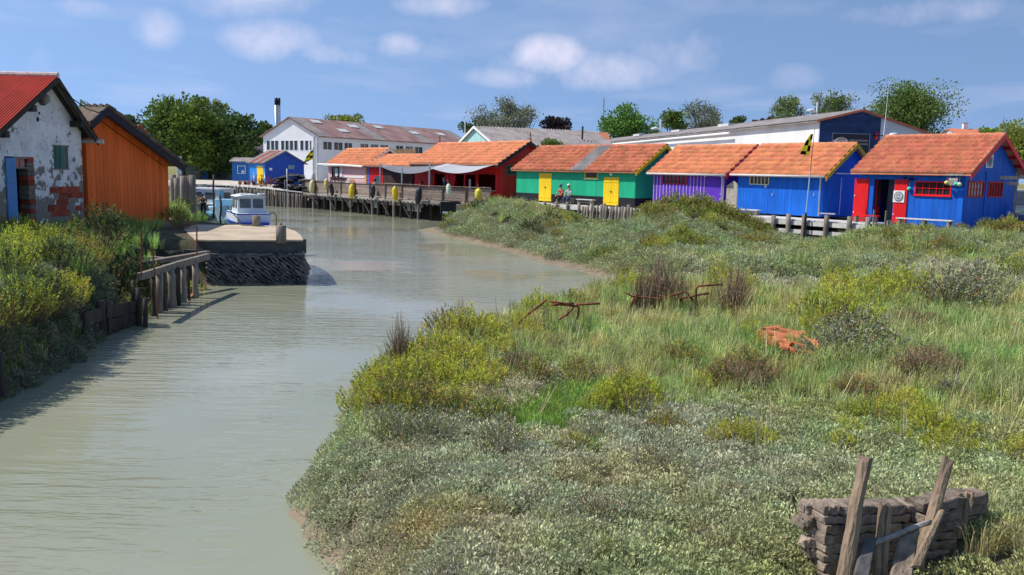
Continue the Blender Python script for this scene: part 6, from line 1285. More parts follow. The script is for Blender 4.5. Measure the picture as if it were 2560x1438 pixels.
cb = MB().hexa([(-.74, -1.7, 1.33), (.74, -1.7, 1.33), (-.74, .3, 1.33), (.74, .3, 1.33), (-.68, -1.6, 2.2), (.68, -1.6, 2.2), (-.68, .3, 2.2), (.68, .3, 2.2)]).obj('wheelhouse', m_bwhite, bt)
q = MB()
for y0, y1 in ((-1.8, .45),):
    xs_ = np.linspace(-.82, .82, 9); vs = [(x, y, 2.32-.12*(x/.82)**2) for y in (y0, y1) for x in xs_]+[(x, y, 2.2-.0*(x/.82)**2) for y in (y0, y1) for x in xs_]; f = [(i, i+1, 10+i, 9+i) for i in range(8)]+[(18+i, 27+i, 28+i, 19+i) for i in range(8)]+[tuple(list(range(9))+[18+i for i in range(8, -1, -1)]), tuple(list(range(9, 18))+[27+i for i in range(8, -1, -1)]), (0, 9, 27, 18), (8, 26, 35, 17)]; q.add(vs, f)
q.obj('cabin_roof', m_plast, bt)
for x0, x1 in ((-.60, -.04), (.06, .60)): MB().hexa([(x0, -1.69, 1.6), (x1, -1.69, 1.6), (x0, -1.64, 1.6), (x1, -1.64, 1.6), (x0, -1.64, 2.08), (x1, -1.64, 2.08), (x0, -1.59, 2.08), (x1, -1.59, 2.08)]).obj('window', m_win, cb)
for y0, y1 in ((-1.35, -1.0), (-.6, .1)):
    for sx in (-1, 1): MB().hexa([(sx*.755, y0, 1.6), (sx*.72, y0, 1.6), (sx*.755, y1, 1.6), (sx*.72, y1, 1.6), (sx*.715, y0, 2.08), (sx*.68, y0, 2.08), (sx*.715, y1, 2.08), (sx*.68, y1, 2.08)]).obj('window', m_win, cb)
MB().tube([(.9, -1.6, 1.3), (1.2, -1.6, 1.35), (1.3, -1.6, 1.2), (1.3, -1.6, .5)], .04, 7).obj('stern_rail', mat('rail_yellow', (.55, .42, .12), .5), bt); MB().box((-.1, -2.45, .5), (.1, -2.3, 1.0)).obj('rudder_post', m_white, bt)
for x in (-.5, -.3, .45, .6): MB().box((x, -1.2, 2.3), (x+.18, -.9, 2.37)).obj('roof_gear', m_white, bt)
c = Q(540, 520, 52.5); b2 = thing('pale_blue_boat', 'pale blue open boat with darker stripe lying beyond the wheelhouse boat', 'boat', (c.x, c.y+1.8, 0), R(205)); hull(5.0, 1.9, -.3, 1.25, m_bpale, b2, bow=.9); MB().box((-.97, -2.0, .82), (.97, 1.0, .95)).obj('stripe', mat('boat_stripe_blue', (.12, .33, .50), .5), b2); MB().box((-.6, -1.2, 1.2), (.6, -.2, 1.75)).obj('deck_box', m_bpale, b2)
c = Q(512, 480, 62); b3 = thing('white_cuddy_boat', 'white boat with low cabin moored beyond the pale blue boat', 'boat', (c.x, c.y+.5, 0), R(70)); hull(5.6, 2.0, -.3, 1.15, m_bwhite, b3, bow=.6); cb = MB().box((-.8, -1.6, 1.1), (.8, .9, 2.15)).obj('cabin', m_bwhite, b3); MB().box((-.9, -1.75, 2.15), (.9, 1.05, 2.25)).obj('cabin_roof', m_plast, b3)
for y0 in (-1.3, -.2):
    for sx in (-1, 1): MB().box((min(sx*.795, sx*.815), y0, 1.5), (max(sx*.795, sx*.815), y0+.85, 1.95)).obj('window', m_win, cb)
MB().box((-.5, -1.62, 1.5), (.5, -1.6, 1.95)).obj('window', m_win, cb)
c = Q(549, 480, 60); MB().hexa([(0, 0, 0), (.42, 0, 0), (0, .03, 0), (.42, .03, 0), (.1, 0, 1.0), (.36, 0, 1.0), (.1, .03, 1.0), (.36, .03, 1.0)]).xf(Matrix.Translation((c.x-.1, c.y, 1.15))).obj('blue_tarpaulin', mat('tarpaulin_sky', (.22, .48, .68), .6), label='pale blue folded tarpaulin standing beside the white boat', cat='tarpaulin')
c = Q(700, 570, 37.6); b4 = thing('dark_skiff', 'flat dark grey skiff nosing out behind the stone pier', 'boat', (c.x-.7, c.y+.3, .25), R(-78)); hull(3.4, 1.2, -.35, .42, mat('skiff_dark', (.07, .075, .06), .7, .3, 3), b4, bow=.5); MB().box((-.45, -.8, .3), (.45, -.55, .36)).obj('thwart', m_woodh, b4)
for (px, yt, yb, D_, lab) in ((534, 437, 535, 50, 'dark forked pole standing on the bank by the boats'), (551, 490, 550, 45.5, 'crooked dark stake beside the wheelhouse boat')): t = post(Q(px+1, yb+12, D_), Q(px, yt, D_), .06, .05, 7, .04).obj('crooked_pole', m_wooddk, label=lab, cat='pole', smooth=True)
MB().tube([Q(566, 515, 46.0), Q(606, 560, 40.5)], .025, 6).obj('mooring_line', m_dark, label='taut dark mooring line from the wheelhouse boat to the bank', cat='rope')
p = P(562, 551, 1.25); q = MB()
for k in range(9): q.tube([(math.cos(t)*(.55-.03*k+jit(.06)), math.sin(t)*(.4-.02*k+jit(.05)), .05+.045*k+jit(.02)) for t in np.linspace(0, 6.2, 14)], .025, 5)
t = q.obj('rope_coil', m_rope, label='heap of coiled grey mooring rope on the bank by the wheelhouse boat', cat='rope'); t.location = (p.x, p.y, hz(p.x, p.y))
# ------------------------------------------------------------------ nets, dredges, flags on the far quay
bm3 = []
for k in range(4):
    q = MB(); n = 7; vs = []
    for i in range(n):
        for j in range(n): x, y = i/(n-1)*2-1, j/(n-1)*2-1; vs.append((x*.75, y*.4, .13*(1-abs(x)**4)*(1-abs(y)**4)+jit(.025)))
    vs2 = [(x, y, -z*.7) for x, y, z in vs]; f = [(i*n+j, (i+1)*n+j, (i+1)*n+j+1, i*n+j+1) for i in range(n-1) for j in range(n-1)]; q.add(vs, f); q.add(vs2, [tuple(reversed(a)) for a in f]); me = q.mesh('oyster_bag', True, False); me.materials.append(mat('net_black', (.035, .035, .042), .8, .5, 12, rand=.4, bump=.8, bscale=60)); bm3.append(me)
nets0 = Q(690, 470, 87); nets1 = Q(782, 474, 83)
for k in range(46):
    t = random.random(); ly = random.choice((0, 0, 1, 1, 2, 3, 4)); p = nets0.lerp(nets1, t); zz_ = 1.75+ly*.2; o = link('oyster_bag', random.choice(bm3), None, None, (p.x+jit(.3), p.y+1.0+jit(.8), zz_+jit(.04)+.45*math.exp(-((t-.45)/.3)**2)*(ly > 1)), (jit(.2), jit(.2), jit(.8)+R(-40)), (1.1+jit(.2), 1.1, 1.1)); props(o, 'black mesh oyster bag in the heap on the far quay', 'oyster bag', 'oyster bags heaped on the far quay')
rd = Q(668, 466, 88); q = MB()
for k in range(70): a = Vector((jit(1.6), jit(.6), random.uniform(0, .55))); b = a+Vector((jit(.5), jit(.3), jit(.35))); q.tube([a, (a+b)/2+Vector((jit(.1), 0, jit(.15))), b], .03, 4)
for k in range(16): x = jit(1.5); q.tube([(x, 0, 0), (x+jit(.2), jit(.1), .5), (x+jit(.3), jit(.1), .9+jit(.25))], .025, 4)
t = q.obj('rusty_chain_heap', m_rust, label='tangled heap of rusty chains and dredge teeth before the yellow door', cat='scrap heap'); t.location = (rd.x, rd.y+.6, 1.9)
t = thing('iron_trolley', 'rusty handcart standing on the far quay beside the chain heap', 'handcart', (Q(618, 468, 90).x, 90, 1.9), R(-20)); MB().box((-.8, -.4, .35), (.8, .4, .45)).obj('cart_bed', m_woodbr, t); MB().tube([(.8, -.3, .4), (1.0, -.3, 1.1), (1.0, .3, 1.1), (.8, .3, .4)], .03, 6).obj('handle', m_rust, t)
for x in (-.55, .5):
    for y in (-.42, .42): MB().lathe([(.2, -.04), (.2, .04)], 12).xf(Matrix.Translation((x, y, .2)) @ Matrix.Rotation(math.pi/2, 4, 'X')).obj('wheel', m_rust, t)
def flag_cloth(corners, parent, name='flag', sx=5, sz=6, colA=(.88, .82, .06), colB=(.012, .012, .014)):
    m = bpy.data.materials.get('flag_check') or bpy.data.materials.new('flag_check')
    if not m.use_nodes:
        m.use_nodes = True; t = m.node_tree; b = t.nodes['Principled BSDF']; b.inputs['Roughness'].default_value = .7; u = N(t, 'ShaderNodeAttribute', _attribute_name='cloth'); ck = N(t, 'ShaderNodeTexChecker', Scale=1.0); ck.inputs[1].default_value = (*colA, 1); ck.inputs[2].default_value = (*colB, 1); t.links.new(u.outputs['Vector'], ck.inputs[0]); t.links.new(ck.outputs[0], b.inputs['Base Color']); tl = N(t, 'ShaderNodeBsdfTranslucent'); t.links.new(ck.outputs[0], tl.inputs[0]); ms = N(t, 'ShaderNodeMixShader'); ms.inputs[0].default_value = .5; t.links.new(b.outputs[0], ms.inputs[1]); t.links.new(tl.outputs[0], ms.inputs[2]); t.links.new(ms.outputs[0], t.nodes['Material Output'].inputs[0])
    n = 12; vs = []; uv = []; a, b_, c_, d_ = [Vector(x) for x in corners]; nr = (b_-a).cross(d_-a).normalized(); wd = (b_-a).length
    for i in range(n+1):
        for j in range(n+1):
            u_, v_ = i/n, j/n; p = a.lerp(b_, u_).lerp(d_.lerp(c_, u_), v_)+nr*(.14*wd*math.sin(u_*9+v_*3)*(u_)); vs.append(p); uv.append((u_*1.6+.3, v_*3.6+.01, .5))
    me = MB().add(vs, [(i*(n+1)+j, (i+1)*(n+1)+j, (i+1)*(n+1)+j+1, i*(n+1)+j+1) for i in range(n) for j in range(n)]).mesh(name, True, False); at = me.attributes.new('cloth', 'FLOAT_VECTOR', 'POINT'); at.data.foreach_set('vector', np.array(uv, float).ravel()); me.materials.append(m); o = link(name, me, None, parent); o.modifiers.new('thick', 'SOLIDIFY').thickness = .008; return o
p0 = on_s(2012, 560, 2.25); p1 = Q(2037, 320, p0.y+.1); pm = p0.lerp(p1, .55); t = thing('flag_pole', 'tall pale blue flag pole with drooping yellow and black checked flag', 'flag', p0); rel = lambda v: Vector(v)-Vector(p0)
MB().tube([(0, 0, -.7), rel(p0.lerp(p1, .12))], .04, 8).obj('pole_foot', m_dark, t); MB().tube([rel(p0.lerp(p1, .11)), rel(pm)], .026, 8).obj('pole', mat('pole_pale_blue', (.45, .62, .68), .5), t); MB().tube([rel(pm), rel(p1)], [.022, .01], 8).obj('pole_top', m_wood, t)
fz = p1.y; flag_cloth([rel(Q(2033, 335, fz)), rel(Q(2024, 336, fz-.25)), rel(Q(2002, 386, fz-.3)), rel(Q(2023, 388, fz))], t)
pb = Q(783, 447, 84); pt = Q(783, 368, 84); t = thing('flag_pole', 'bare thin flag pole on a marker buoy flying a yellow and black flag', 'flag', (pb.x, pb.y, 1.75)); rel = lambda v: Vector(v)-Vector((pb.x, pb.y, 1.75)); MB().lathe([(.22, 0), (.24, .6), (.2, 1.2), (.12, 1.5), (.05, 1.7)], 10).obj('marker_body', m_gutter, t, smooth=True); MB().tube([(0, 0, 1.5), rel(pt)], .03, 6).obj('pole', m_wood, t); flag_cloth([rel(Q(782, 374, 84)), rel(Q(770, 384, 83.8)), rel(Q(759, 408, 83.6)), rel(Q(782, 398, 84))], t)
# ------------------------------------------------------------------ street lamps, masts
for (px, yh, D_, lab) in ((1652, 300, 104, 'white street lamp rising behind the warehouse roof by the round green tree'), (2044, 255, 96, 'white street lamp rising behind the warehouse roof near its ridge')):
    a = Q(px, yh, D_); t = thing('street_lamp', lab, 'street lamp', (a.x, a.y, 1.8)); MB().tube([(0, 0, 0), (0, 0, a.z-1.8)], .09, 7).obj('post', m_plast, t); hz_ = Q(px, yh+24, D_).z-1.8; MB().tube([(0, 0, hz_-.1), (-.5, 0, hz_+.15), (-1.1, 0, hz_+.05)], [.05, .16, .08], 8).obj('lamp_head', m_plast, t, smooth=True)
a = Q(2238, 340, 54); t = thing('street_lamp', 'street lamp with white head before the pale gable of the warehouse', 'street lamp', (a.x-.7, a.y, 1.7)); MB().tube([(0, 0, 0), (0, 0, a.z-2.1), (.25, 0, a.z-1.85)], .06, 7).obj('post', m_plast, t); MB().tube([(.2, 0, a.z-1.88), (.45, 0, a.z-1.68), (.8, 0, a.z-1.58)], [.06, .15, .09], 9).obj('lamp_head', m_plast, t, smooth=True)
a = Q(2223, 205, 60); t = thing('antenna_mast', 'thin white radio antenna in front of the pale warehouse gable', 'antenna', (a.x, a.y, 1.7)); MB().tube([(-.25, 0, 0), (-.1, 0, a.z-5.2), (0, 0, a.z-1.7)], [.035, .03, .008], 6).obj('mast', m_plast, t); MB().box((-.9, -.02, 5.0), (-.1, .02, 5.06)).obj('bracket', m_dark, t)
a = Q(1510, 243, 320); t = thing('lattice_mast', 'distant thin lattice mast against the sky', 'mast', (a.x, a.y, 1.7)); q = MB(); hh = a.z-1.7
for dx, dy in ((-.45, 0), (.45, 0), (0, .6)): q.tube([(dx*1.6, dy, 0), (dx*.2, dy*.2, hh)], .09, 4)
for k in range(24): z = hh*k/24; s_ = 1.6-1.4*k/24; q.tube([(-.45*s_, 0, z), (.45*s_, 0, z+hh/24)], .05, 4)
q.obj('lattice', m_metal, t)
a = Q(1457, 316, 92); MB().tube([(a.x-.1, a.y, 1.8), a], .1, 7).obj('utility_pole', m_wooddk, label='dark utility pole at the right end of the barn roof', cat='pole')
a = Q(1163, 300, 140); MB().tube([(a.x, a.y, 1.8), a], .09, 6).obj('utility_pole', m_plast, label='thin pale pole beside the end of the factory roof', cat='pole')
# ------------------------------------------------------------------ trees
def leafmat(name, col, tr=.25): return mat(name, col, .6, .25, .6, island=.5, transl=tr)
def tree(name, label, px0, px1, ytop, ybase, D, kind='dense', m=None, n=7000, leaf=.30, seed=0, z0=1.8, lobes=34, group=None):
    r = np.random.default_rng(seed+1000); a = Q(px0, ytop, D); b = Q(px1, ytop, D); cx = (a.x+b.x)/2; W = (b.x-a.x)/2; top = a.z-z0; bot = max(1.2, Q((px0+px1)/2, ybase, D).z-z0)
    root = thing(name, label, 'tree', (cx, D+W*.5, z0), 0, group); Hc = (top-bot); cz = bot+Hc*.5; tm_ = mat('tree_bark', (.10, .08, .06), .9, .3, 4); trunk = MB()
    trunk.tube([(0, 0, -.2), (jit(.15), jit(.15), bot*.5), (jit(.25), jit(.2), bot+Hc*.25), (jit(.4), jit(.3), bot+Hc*.6)], [.035*W+.16, .03*W+.12, .02*W+.09, .05], 8)
    cl = []
    for i in range(lobes):
        d = unit(r.normal(size=(1, 3)))[0]; d[2] = d[2]*.95+.05; d /= np.linalg.norm(d); q = r.uniform(.25, .9) if kind == 'dense' else r.uniform(.35, 1.0)
        wob = 1+.18*math.sin(3*math.atan2(d[1], d[0])+seed); c_ = np.array([d[0]*W*q*wob*.92, d[1]*W*.8*q, cz+d[2]*Hc*.5*q*1.02]); cl.append((c_, r.uniform(.28, .46)*min(W, Hc*.6)*(1 if kind == 'dense' else .62)))
    for c_, rr in cl[::2 if kind == 'dense' else 1]:
        s0 = Vector((0, 0, bot*.6+r.random()*Hc*.25)); e_ = Vector(c_); mid = s0.lerp(e_, .55)+Vector((jit(.3), jit(.3), .12*W*r.random())); trunk.tube([s0, mid, e_], [.012*W+.06, .008*W+.035, .02], 5, False)
        if kind == 'sparse':
            for k in range(7): g = e_+Vector(tuple(unit(r.normal(size=(1, 3)))[0]*rr*1.5)); g.z += rr*.5; trunk.tube([mid.lerp(e_, r.uniform(.3, .9)), e_.lerp(g, .6), g], [.03, .02, .012], 4, False); 
    trunk.obj('trunk', m if False else (tm_ if kind == 'dense' else mat('pale_branch', (.26, .24, .22), .9, .3, 4)), root, smooth=True, fix=False)
    per = n//lobes; Qs = []
    for c_, rr in cl:
        d = unit(r.normal(size=(per, 3))); q = r.random(per)**.45 if kind == 'dense' else r.random(per)**.7; rad = rr*(1.0 if kind == 'dense' else 1.5)
        p = c_+d*(q*rad)[:, None]*np.array([1.15, 1.15, .8]); D_ = unit(d+np.array([0, 0, .25])+r.normal(size=(per, 3))*.7); S_ = unit(np.cross(D_, r.normal(size=(per, 3)))); l = leaf*r.uniform(.6, 1.3, per); Qs.append(quads(p, D_, S_, l, l*.34))
    Qs = np.concatenate(Qs); me = qmesh('crown', Qs, [m]); link('crown', me, None, root); return root
g1 = leafmat('leaf_green', (.14, .215, .045)); g2 = leafmat('leaf_lime', (.20, .30, .035)); g3 = leafmat('leaf_deep', (.085, .145, .04)); g4 = leafmat('leaf_grey', (.20, .23, .14)); g5 = leafmat('leaf_purple', (.045, .03, .035)); g6 = leafmat('leaf_vivid', (.12, .25, .04)); g7 = leafmat('leaf_yellow_green', (.26, .31, .05)); g8 = leafmat('leaf_brown', (.14, .09, .05))
tree('broad_tree', 'large dark green tree with rounded crown behind the orange shed', 335, 530, 228, 442, 117, 'dense', g1, 19000, .46, 1, lobes=80)
tree('broad_tree', 'lit part of the dark crown, its light put into lime green leaves', 425, 545, 240, 432, 115, 'dense', leafmat('leaf_mid_lime', (.155, .235, .035)), 9000, .40, 2, lobes=30)  # sunlit part of the big crown as its own tree, light painted into leaves
tree('broad_tree', 'dark tree beside the grey building left of the factory', 500, 645, 283, 440, 118, 'dense', g3, 11000, .44, 3, lobes=34)
tree('broad_tree', 'low bright leafy tree above the blue doors', 470, 625, 315, 448, 118, 'dense', g1, 10000, .40, 4, lobes=44)
tree('sparse_tree', 'pale thin topped tree over the dark crown', 515, 565, 250, 300, 135, 'sparse', g7, 1400, .3, 5, lobes=16)
tree('broad_tree', 'deep green crown filling behind the big left trees', 400, 600, 250, 445, 124, 'dense', g3, 10000, .46, 31, lobes=44)
tree('pine_tree', 'dark pine left of the chimney flues', 625, 690, 300, 350, 150, 'dense', g3, 3000, .36, 6, lobes=18)
tree('broad_tree', 'mid green tree behind the grey building', 590, 665, 320, 380, 140, 'dense', g1, 3000, .36, 7, lobes=18)
tree('small_tree', 'small green tree top behind the ridge of the orange shed', 178, 240, 258, 330, 70, 'dense', g1, 1500, .2, 8, lobes=12)
tree('small_tree', 'green tree top behind the dark rafters of the orange shed', 262, 350, 278, 340, 90, 'dense', g3, 2500, .26, 9, lobes=16)
tree('broad_tree', 'yellow green tree top above the factory roof', 808, 922, 277, 330, 165, 'dense', g7, 3000, .4, 10, lobes=20)
tree('broad_tree', 'dark green tree at the end of the factory roof', 1140, 1240, 298, 350, 160, 'dense', g3, 4000, .4, 11, lobes=24)
tree('sparse_tree', 'wide thinly leaved grey green tree above the barn roof', 1180, 1355, 243, 345, 150, 'sparse', g4, 5200, .34, 12, lobes=60)
tree('purple_tree', 'dark purple leaved tree at the end of the barn roof', 1345, 1440, 290, 345, 160, 'dense', g5, 4000, .4, 13, lobes=24)
tree('garden_bush', 'green bush in front of the grey barn roof', 1345, 1425, 344, 385, 84, 'dense', g1, 2200, .2, 14, lobes=16)
tree('round_tree', 'dense bright green round tree left of the first street lamp', 1488, 1652, 264, 370, 125, 'dense', g6, 9000, .34, 15, lobes=44)
tree('broad_tree', 'mid green tree right of the round green tree', 1650, 1730, 270, 345, 135, 'dense', g1, 3000, .34, 16, lobes=20)
tree('sparse_tree', 'thin grey tree above the middle of the warehouse roof', 1715, 1830, 253, 340, 135, 'sparse', g4, 2600, .32, 17, lobes=36)
tree('small_tree', 'small dark tree top over the warehouse ridge', 1822, 1884, 286, 320, 140, 'dense', g3, 1400, .34, 18, lobes=12)
tree('small_tree', 'brown leaved tree top over the warehouse ridge', 1885, 1955, 284, 320, 140, 'dense', g8, 1500, .34, 19, lobes=12)
tree('sparse_tree', 'thin leaved tree left of the lamp near the warehouse ridge', 1930, 2032, 233, 320, 120, 'sparse', g1, 2600, .28, 20, lobes=30)
tree('sparse_tree', 'thin leaved tree with bare right branches beside the blue gable', 2030, 2142, 226, 310, 118, 'sparse', g1, 2600, .28, 21, lobes=32)
tree('broad_tree', 'large spreading green tree behind the warehouse gable', 2190, 2420, 198, 365, 84, 'dense', g1, 24000, .21, 22, lobes=80)
tree('small_tree', 'low green crown at the left foot of the large right tree', 2160, 2260, 282, 350, 88, 'dense', g1, 2600, .24, 23, lobes=18)
tree('broad_tree', 'sunlit yellow green tree behind the hut with red shutters', 2490, 2660, 308, 440, 60, 'dense', g7, 9000, .17, 24, lobes=44)
tree('small_tree', 'green leafy tree between the large tree and the yellow green one', 2455, 2520, 318, 360, 75, 'dense', g2, 2000, .2, 25, lobes=14)
# ------------------------------------------------------------------ people
def skinned(name, V_, E_, Rr, m, parent, sub=1):
    me = bpy.data.meshes.new(name); me.from_pydata([tuple(v) for v in V_], E_, []); o = bpy.data.objects.new('skin_source', me); COL.objects.link(o)
    sk_ = o.modifiers.new('skin', 'SKIN'); sk_.use_smooth_shade = True; sk_.branch_smoothing = .6
    if not me.skin_vertices: me.attributes.new('x', 'FLOAT', 'POINT')
    for i, v in enumerate(me.skin_vertices[0].data): v.radius = (Rr[i], Rr[i]*(.82 if i < 3 else 1)); v.use_root = (i == 0)
    ss = o.modifiers.new('sub', 'SUBSURF'); ss.levels = sub; ss.render_levels = sub
    dg = bpy.context.evaluated_depsgraph_get(); m2 = bpy.data.meshes.new_from_object(o.evaluated_get(dg)); m2.name = name; bpy.data.objects.remove(o); m2.materials.clear(); return link(name, m2, m, parent)
def person(label, loc, rz, pose, shirt, legs, hat=None, hair=m_hair, sleeves=.55, name='person'):
    t = thing(name, label, 'person', loc, rz); J = dict(pose); order = ['pelvis', 'spine', 'chest', 'neck', 'head', 'crown', 'nose', 'shL', 'elL', 'wrL', 'haL', 'shR', 'elR', 'wrR', 'haR', 'hipL', 'knL', 'anL', 'toL', 'hipR', 'knR', 'anR', 'toR']
    rad = dict(pelvis=.125, spine=.12, chest=.14, neck=.055, head=.088, crown=.07, nose=.018, sh=.062, el=.043, wr=.031, ha=.03, hip=.085, kn=.058, an=.042, to=.036)
    Vv = [Vector(J[k]) for k in order]; ix = {k: i for i, k in enumerate(order)}; ed = [('pelvis', 'spine'), ('spine', 'chest'), ('chest', 'neck'), ('neck', 'head'), ('head', 'crown'), ('head', 'nose')]
    for s in 'LR': ed += [('chest', 'sh'+s), ('sh'+s, 'el'+s), ('el'+s, 'wr'+s), ('wr'+s, 'ha'+s), ('pelvis', 'hip'+s), ('hip'+s, 'kn'+s), ('kn'+s, 'an'+s), ('an'+s, 'to'+s)]
    Rr = [rad.get(k, rad.get(k[:-1], .05)) for k in order]; Ed = [(ix[a], ix[b]) for a, b in ed]
    for s in 'LR':
        d = (Vector(J['ha'+s])-Vector(J['wr'+s])).normalized(); side = d.cross(Vector((0, 0, 1)))
        side = side.normalized() if side.length > .1 else Vector((1, 0, 0))
        for k, off in enumerate((-.034, -.012, .012, .034, .055)): Vv.append(Vector(J['ha'+s])+d*(.075 if k < 4 else .02)+side*off+Vector((0, 0, -.012))); Rr.append(.0095); Ed.append((ix['ha'+s], len(Vv)-1))
    body = skinned('body', Vv, Ed, Rr, m_skin, t)
    def cloth(nm, keys, eds, m, k): return skinned(nm, [Vector(J[q]) if isinstance(q, str) else q for q in keys], eds, k, m, t)
    mid = lambda a, b, f: Vector(J[a]).lerp(Vector(J[b]), f)
    cloth('shirt', ['spine', 'pelvis', 'chest', 'shL', mid('shL', 'elL', sleeves), 'shR', mid('shR', 'elR', sleeves), mid('chest', 'neck', .55)], [(0, 1), (0, 2), (2, 3), (3, 4), (2, 5), (5, 6), (2, 7)], shirt, [.14, .145, .162, .078, .066, .078, .066, .075])
    cloth('trousers', ['pelvis', 'hipL', 'knL', mid('knL', 'anL', .85), 'hipR', 'knR', mid('knR', 'anR', .85)], [(0, 1), (1, 2), (2, 3), (0, 4), (4, 5), (5, 6)], legs, [.142, .1, .074, .058, .1, .074, .058])
    for s in 'LR': a = Vector(J['an'+s]); b = Vector(J['to'+s]); MB().tube([a-Vector((0, 0, .03)), b], [.055, .045], 8).obj('shoe', m_dark if shirt != m_white else m_white, t, smooth=True)
    hp = Vector(J['head'])
    for sx in (-1, 1): MB().lathe([(.001, -.012), (.012, 0), (.001, .012)], 6).xf(Matrix.Translation(hp+(Vector(J['nose'])-hp)*.72+Vector((sx*.03, 0, .03)))).obj('eye', m_dark, body)
    if hat:
        c = hp+Vector((0, .005, .045)); MB().lathe([(.118, 0), (.118, .05), (.095, .1), (.04, .13), (.005, .135)], 14).xf(Matrix.Translation(c)).obj('hat', hat, t, smooth=True); f = (Vector(J['nose'])-hp); f.z = 0; f.normalize(); MB().lathe([(.115, 0), (.117, .012)], 12).xf(Matrix.Translation(c+f*.06)).obj('brim', hat, t)
    MB().lathe([(.085, -.06), (.112, 0), (.112, .05), (.085, .1), (.02, .125)], 12).xf(Matrix.Translation(hp+Vector((0, .022, .03)))).obj('hair', hair, t, smooth=True)
    return t
SIT = dict(pelvis=(0, 0, .52), spine=(0, .0, .72), chest=(0, -.05, .94), neck=(0, -.1, 1.12), head=(0, -.14, 1.24), crown=(0, -.13, 1.35), nose=(0, -.25, 1.22), shL=(.19, -.06, 1.0), elL=(.25, -.2, .75), wrL=(.12, -.40, .66), haL=(.08, -.46, .62), shR=(-.19, -.06, 1.0), elR=(-.25, -.2, .75), wrR=(-.12, -.40, .66), haR=(-.08, -.46, .62), hipL=(.1, -.05, .5), knL=(.15, -.44, .5), anL=(.15, -.42, .1), toL=(.17, -.58, .04), hipR=(-.1, -.05, .5), knR=(-.15, -.44, .5), anR=(-.15, -.42, .1), toR=(-.17, -.58, .04))
STAND = dict(pelvis=(0, 0, .95), spine=(0, 0, 1.13), chest=(0, -.01, 1.33), neck=(0, -.01, 1.5), head=(0, -.03, 1.62), crown=(0, -.02, 1.73), nose=(0, -.14, 1.6), shL=(.19, 0, 1.4), elL=(.25, .02, 1.12), wrL=(.22, -.16, .95), haL=(.2, -.22, .9), shR=(-.19, 0, 1.4), elR=(-.25, .02, 1.12), wrR=(-.22, -.16, .95), haR=(-.2, -.22, .9), hipL=(.1, 0, .92), knL=(.11, -.02, .5), anL=(.11, .02, .09), toL=(.13, -.14, .04), hipR=(-.1, 0, .92), knR=(-.11, -.02, .5), anR=(-.11, .02, .09), toR=(-.13, -.14, .04))
def c_(n_, c): return mat(n_, c, .85, .12, 6)
pr_ = rp(21.25, .55); person('seated person in red shirt and grey blue cap leaning forward on bench', (pr_.x, pr_.y, BZ-.1), rz0, SIT, c_('cloth_red', (.60, .015, .02)), c_('cloth_black', (.015, .015, .02)), c_('cap_grey_blue', (.16, .24, .32)), sleeves=.5)
pr_ = rp(20.45, .55); person('seated person in pale blue shirt, jeans and white hat on bench', (pr_.x, pr_.y, BZ-.1), rz0+R(8), SIT, c_('cloth_pale_blue', (.42, .56, .62)), c_('jeans', (.03, .06, .18)), c_('hat_cream', (.72, .72, .62)), sleeves=.85)
p = on_rail(934, 452, 1.6); person('person in grey blue shirt seated at the terrace by the red door bay', (p.x, p.y, TZ+.12), rz0+R(180), SIT, c_('shirt_grey_blue', (.12, .16, .24)), c_('cloth_black', (0, 0, 0)), None)
p = on_rail(1027, 466, 2.2); person('person in white striped top seated behind the railing', (p.x, p.y, TZ-.02), rz0+R(60), SIT, m_white, c_('cloth_black', (0, 0, 0)), None)
p = on_rail(1052, 462, 1.4); person('dark haired person seated at the terrace in front of the red boards', (p.x, p.y, TZ+.05), rz0+R(150), SIT, c_('shirt_dark', (.03, .03, .035)), c_('cloth_black', (0, 0, 0)), None)
p = on_rail(968, 455, .9)
for (px, s, lab) in ((940, 1.25, 'wooden terrace table by the red door bay'), (1040, 1.75, 'wooden terrace table between the two seated diners')):
    p = on_rail(px, 470, s); t = thing('terrace_table', lab, 'table', (p.x, p.y, TZ), rz0); MB().box((-.6, -.35, .70), (.6, .35, .75)).obj('tabletop', m_woodh, t)
    for x in (-.5, .5):
        for y in (-.27, .27): MB().box((x-.035, y-.035, 0), (x+.035, y+.035, .7)).obj('leg', m_woodh, t)
for (px, s, rr) in ((934, 1.6, 180), (1027, 2.2, 60), (1052, 1.4, 150)):
    p = on_rail(px, 470, s); t = thing('terrace_chair', 'dark slatted chair under a diner on the terrace', 'chair', (p.x, p.y, TZ), rz0+R(rr), 'chairs on the restaurant terrace'); MB().box((-.22, -.22, .40), (.22, .2, .44)).obj('seat', m_woodbr, t); MB().box((-.22, .18, .5), (.22, .22, .85)).obj('backrest', m_woodbr, t)
    for x in (-.19, .19):
        for y in (-.19, .19): MB().box((x-.02, y-.02, 0), (x+.02, y+.02, .4 if y < 0 else .52)).obj('leg', m_woodbr, t)
bo = Q(508, 496, 61.2); LEAN = {k: (v[0], v[1]-(v[2]-.95)*.55 if v[2] > .95 else v[1], v[2]-(.22*(v[2]-.95) if v[2] > .95 else 0)) for k, v in STAND.items()}; person('person in navy jumper bending over the side of the white boat', (bo.x, bo.y, .25), R(10), LEAN, c_('jumper_navy', (.012, .018, .06)), c_('cloth_black', (0, 0, 0)), None, sleeves=.9)
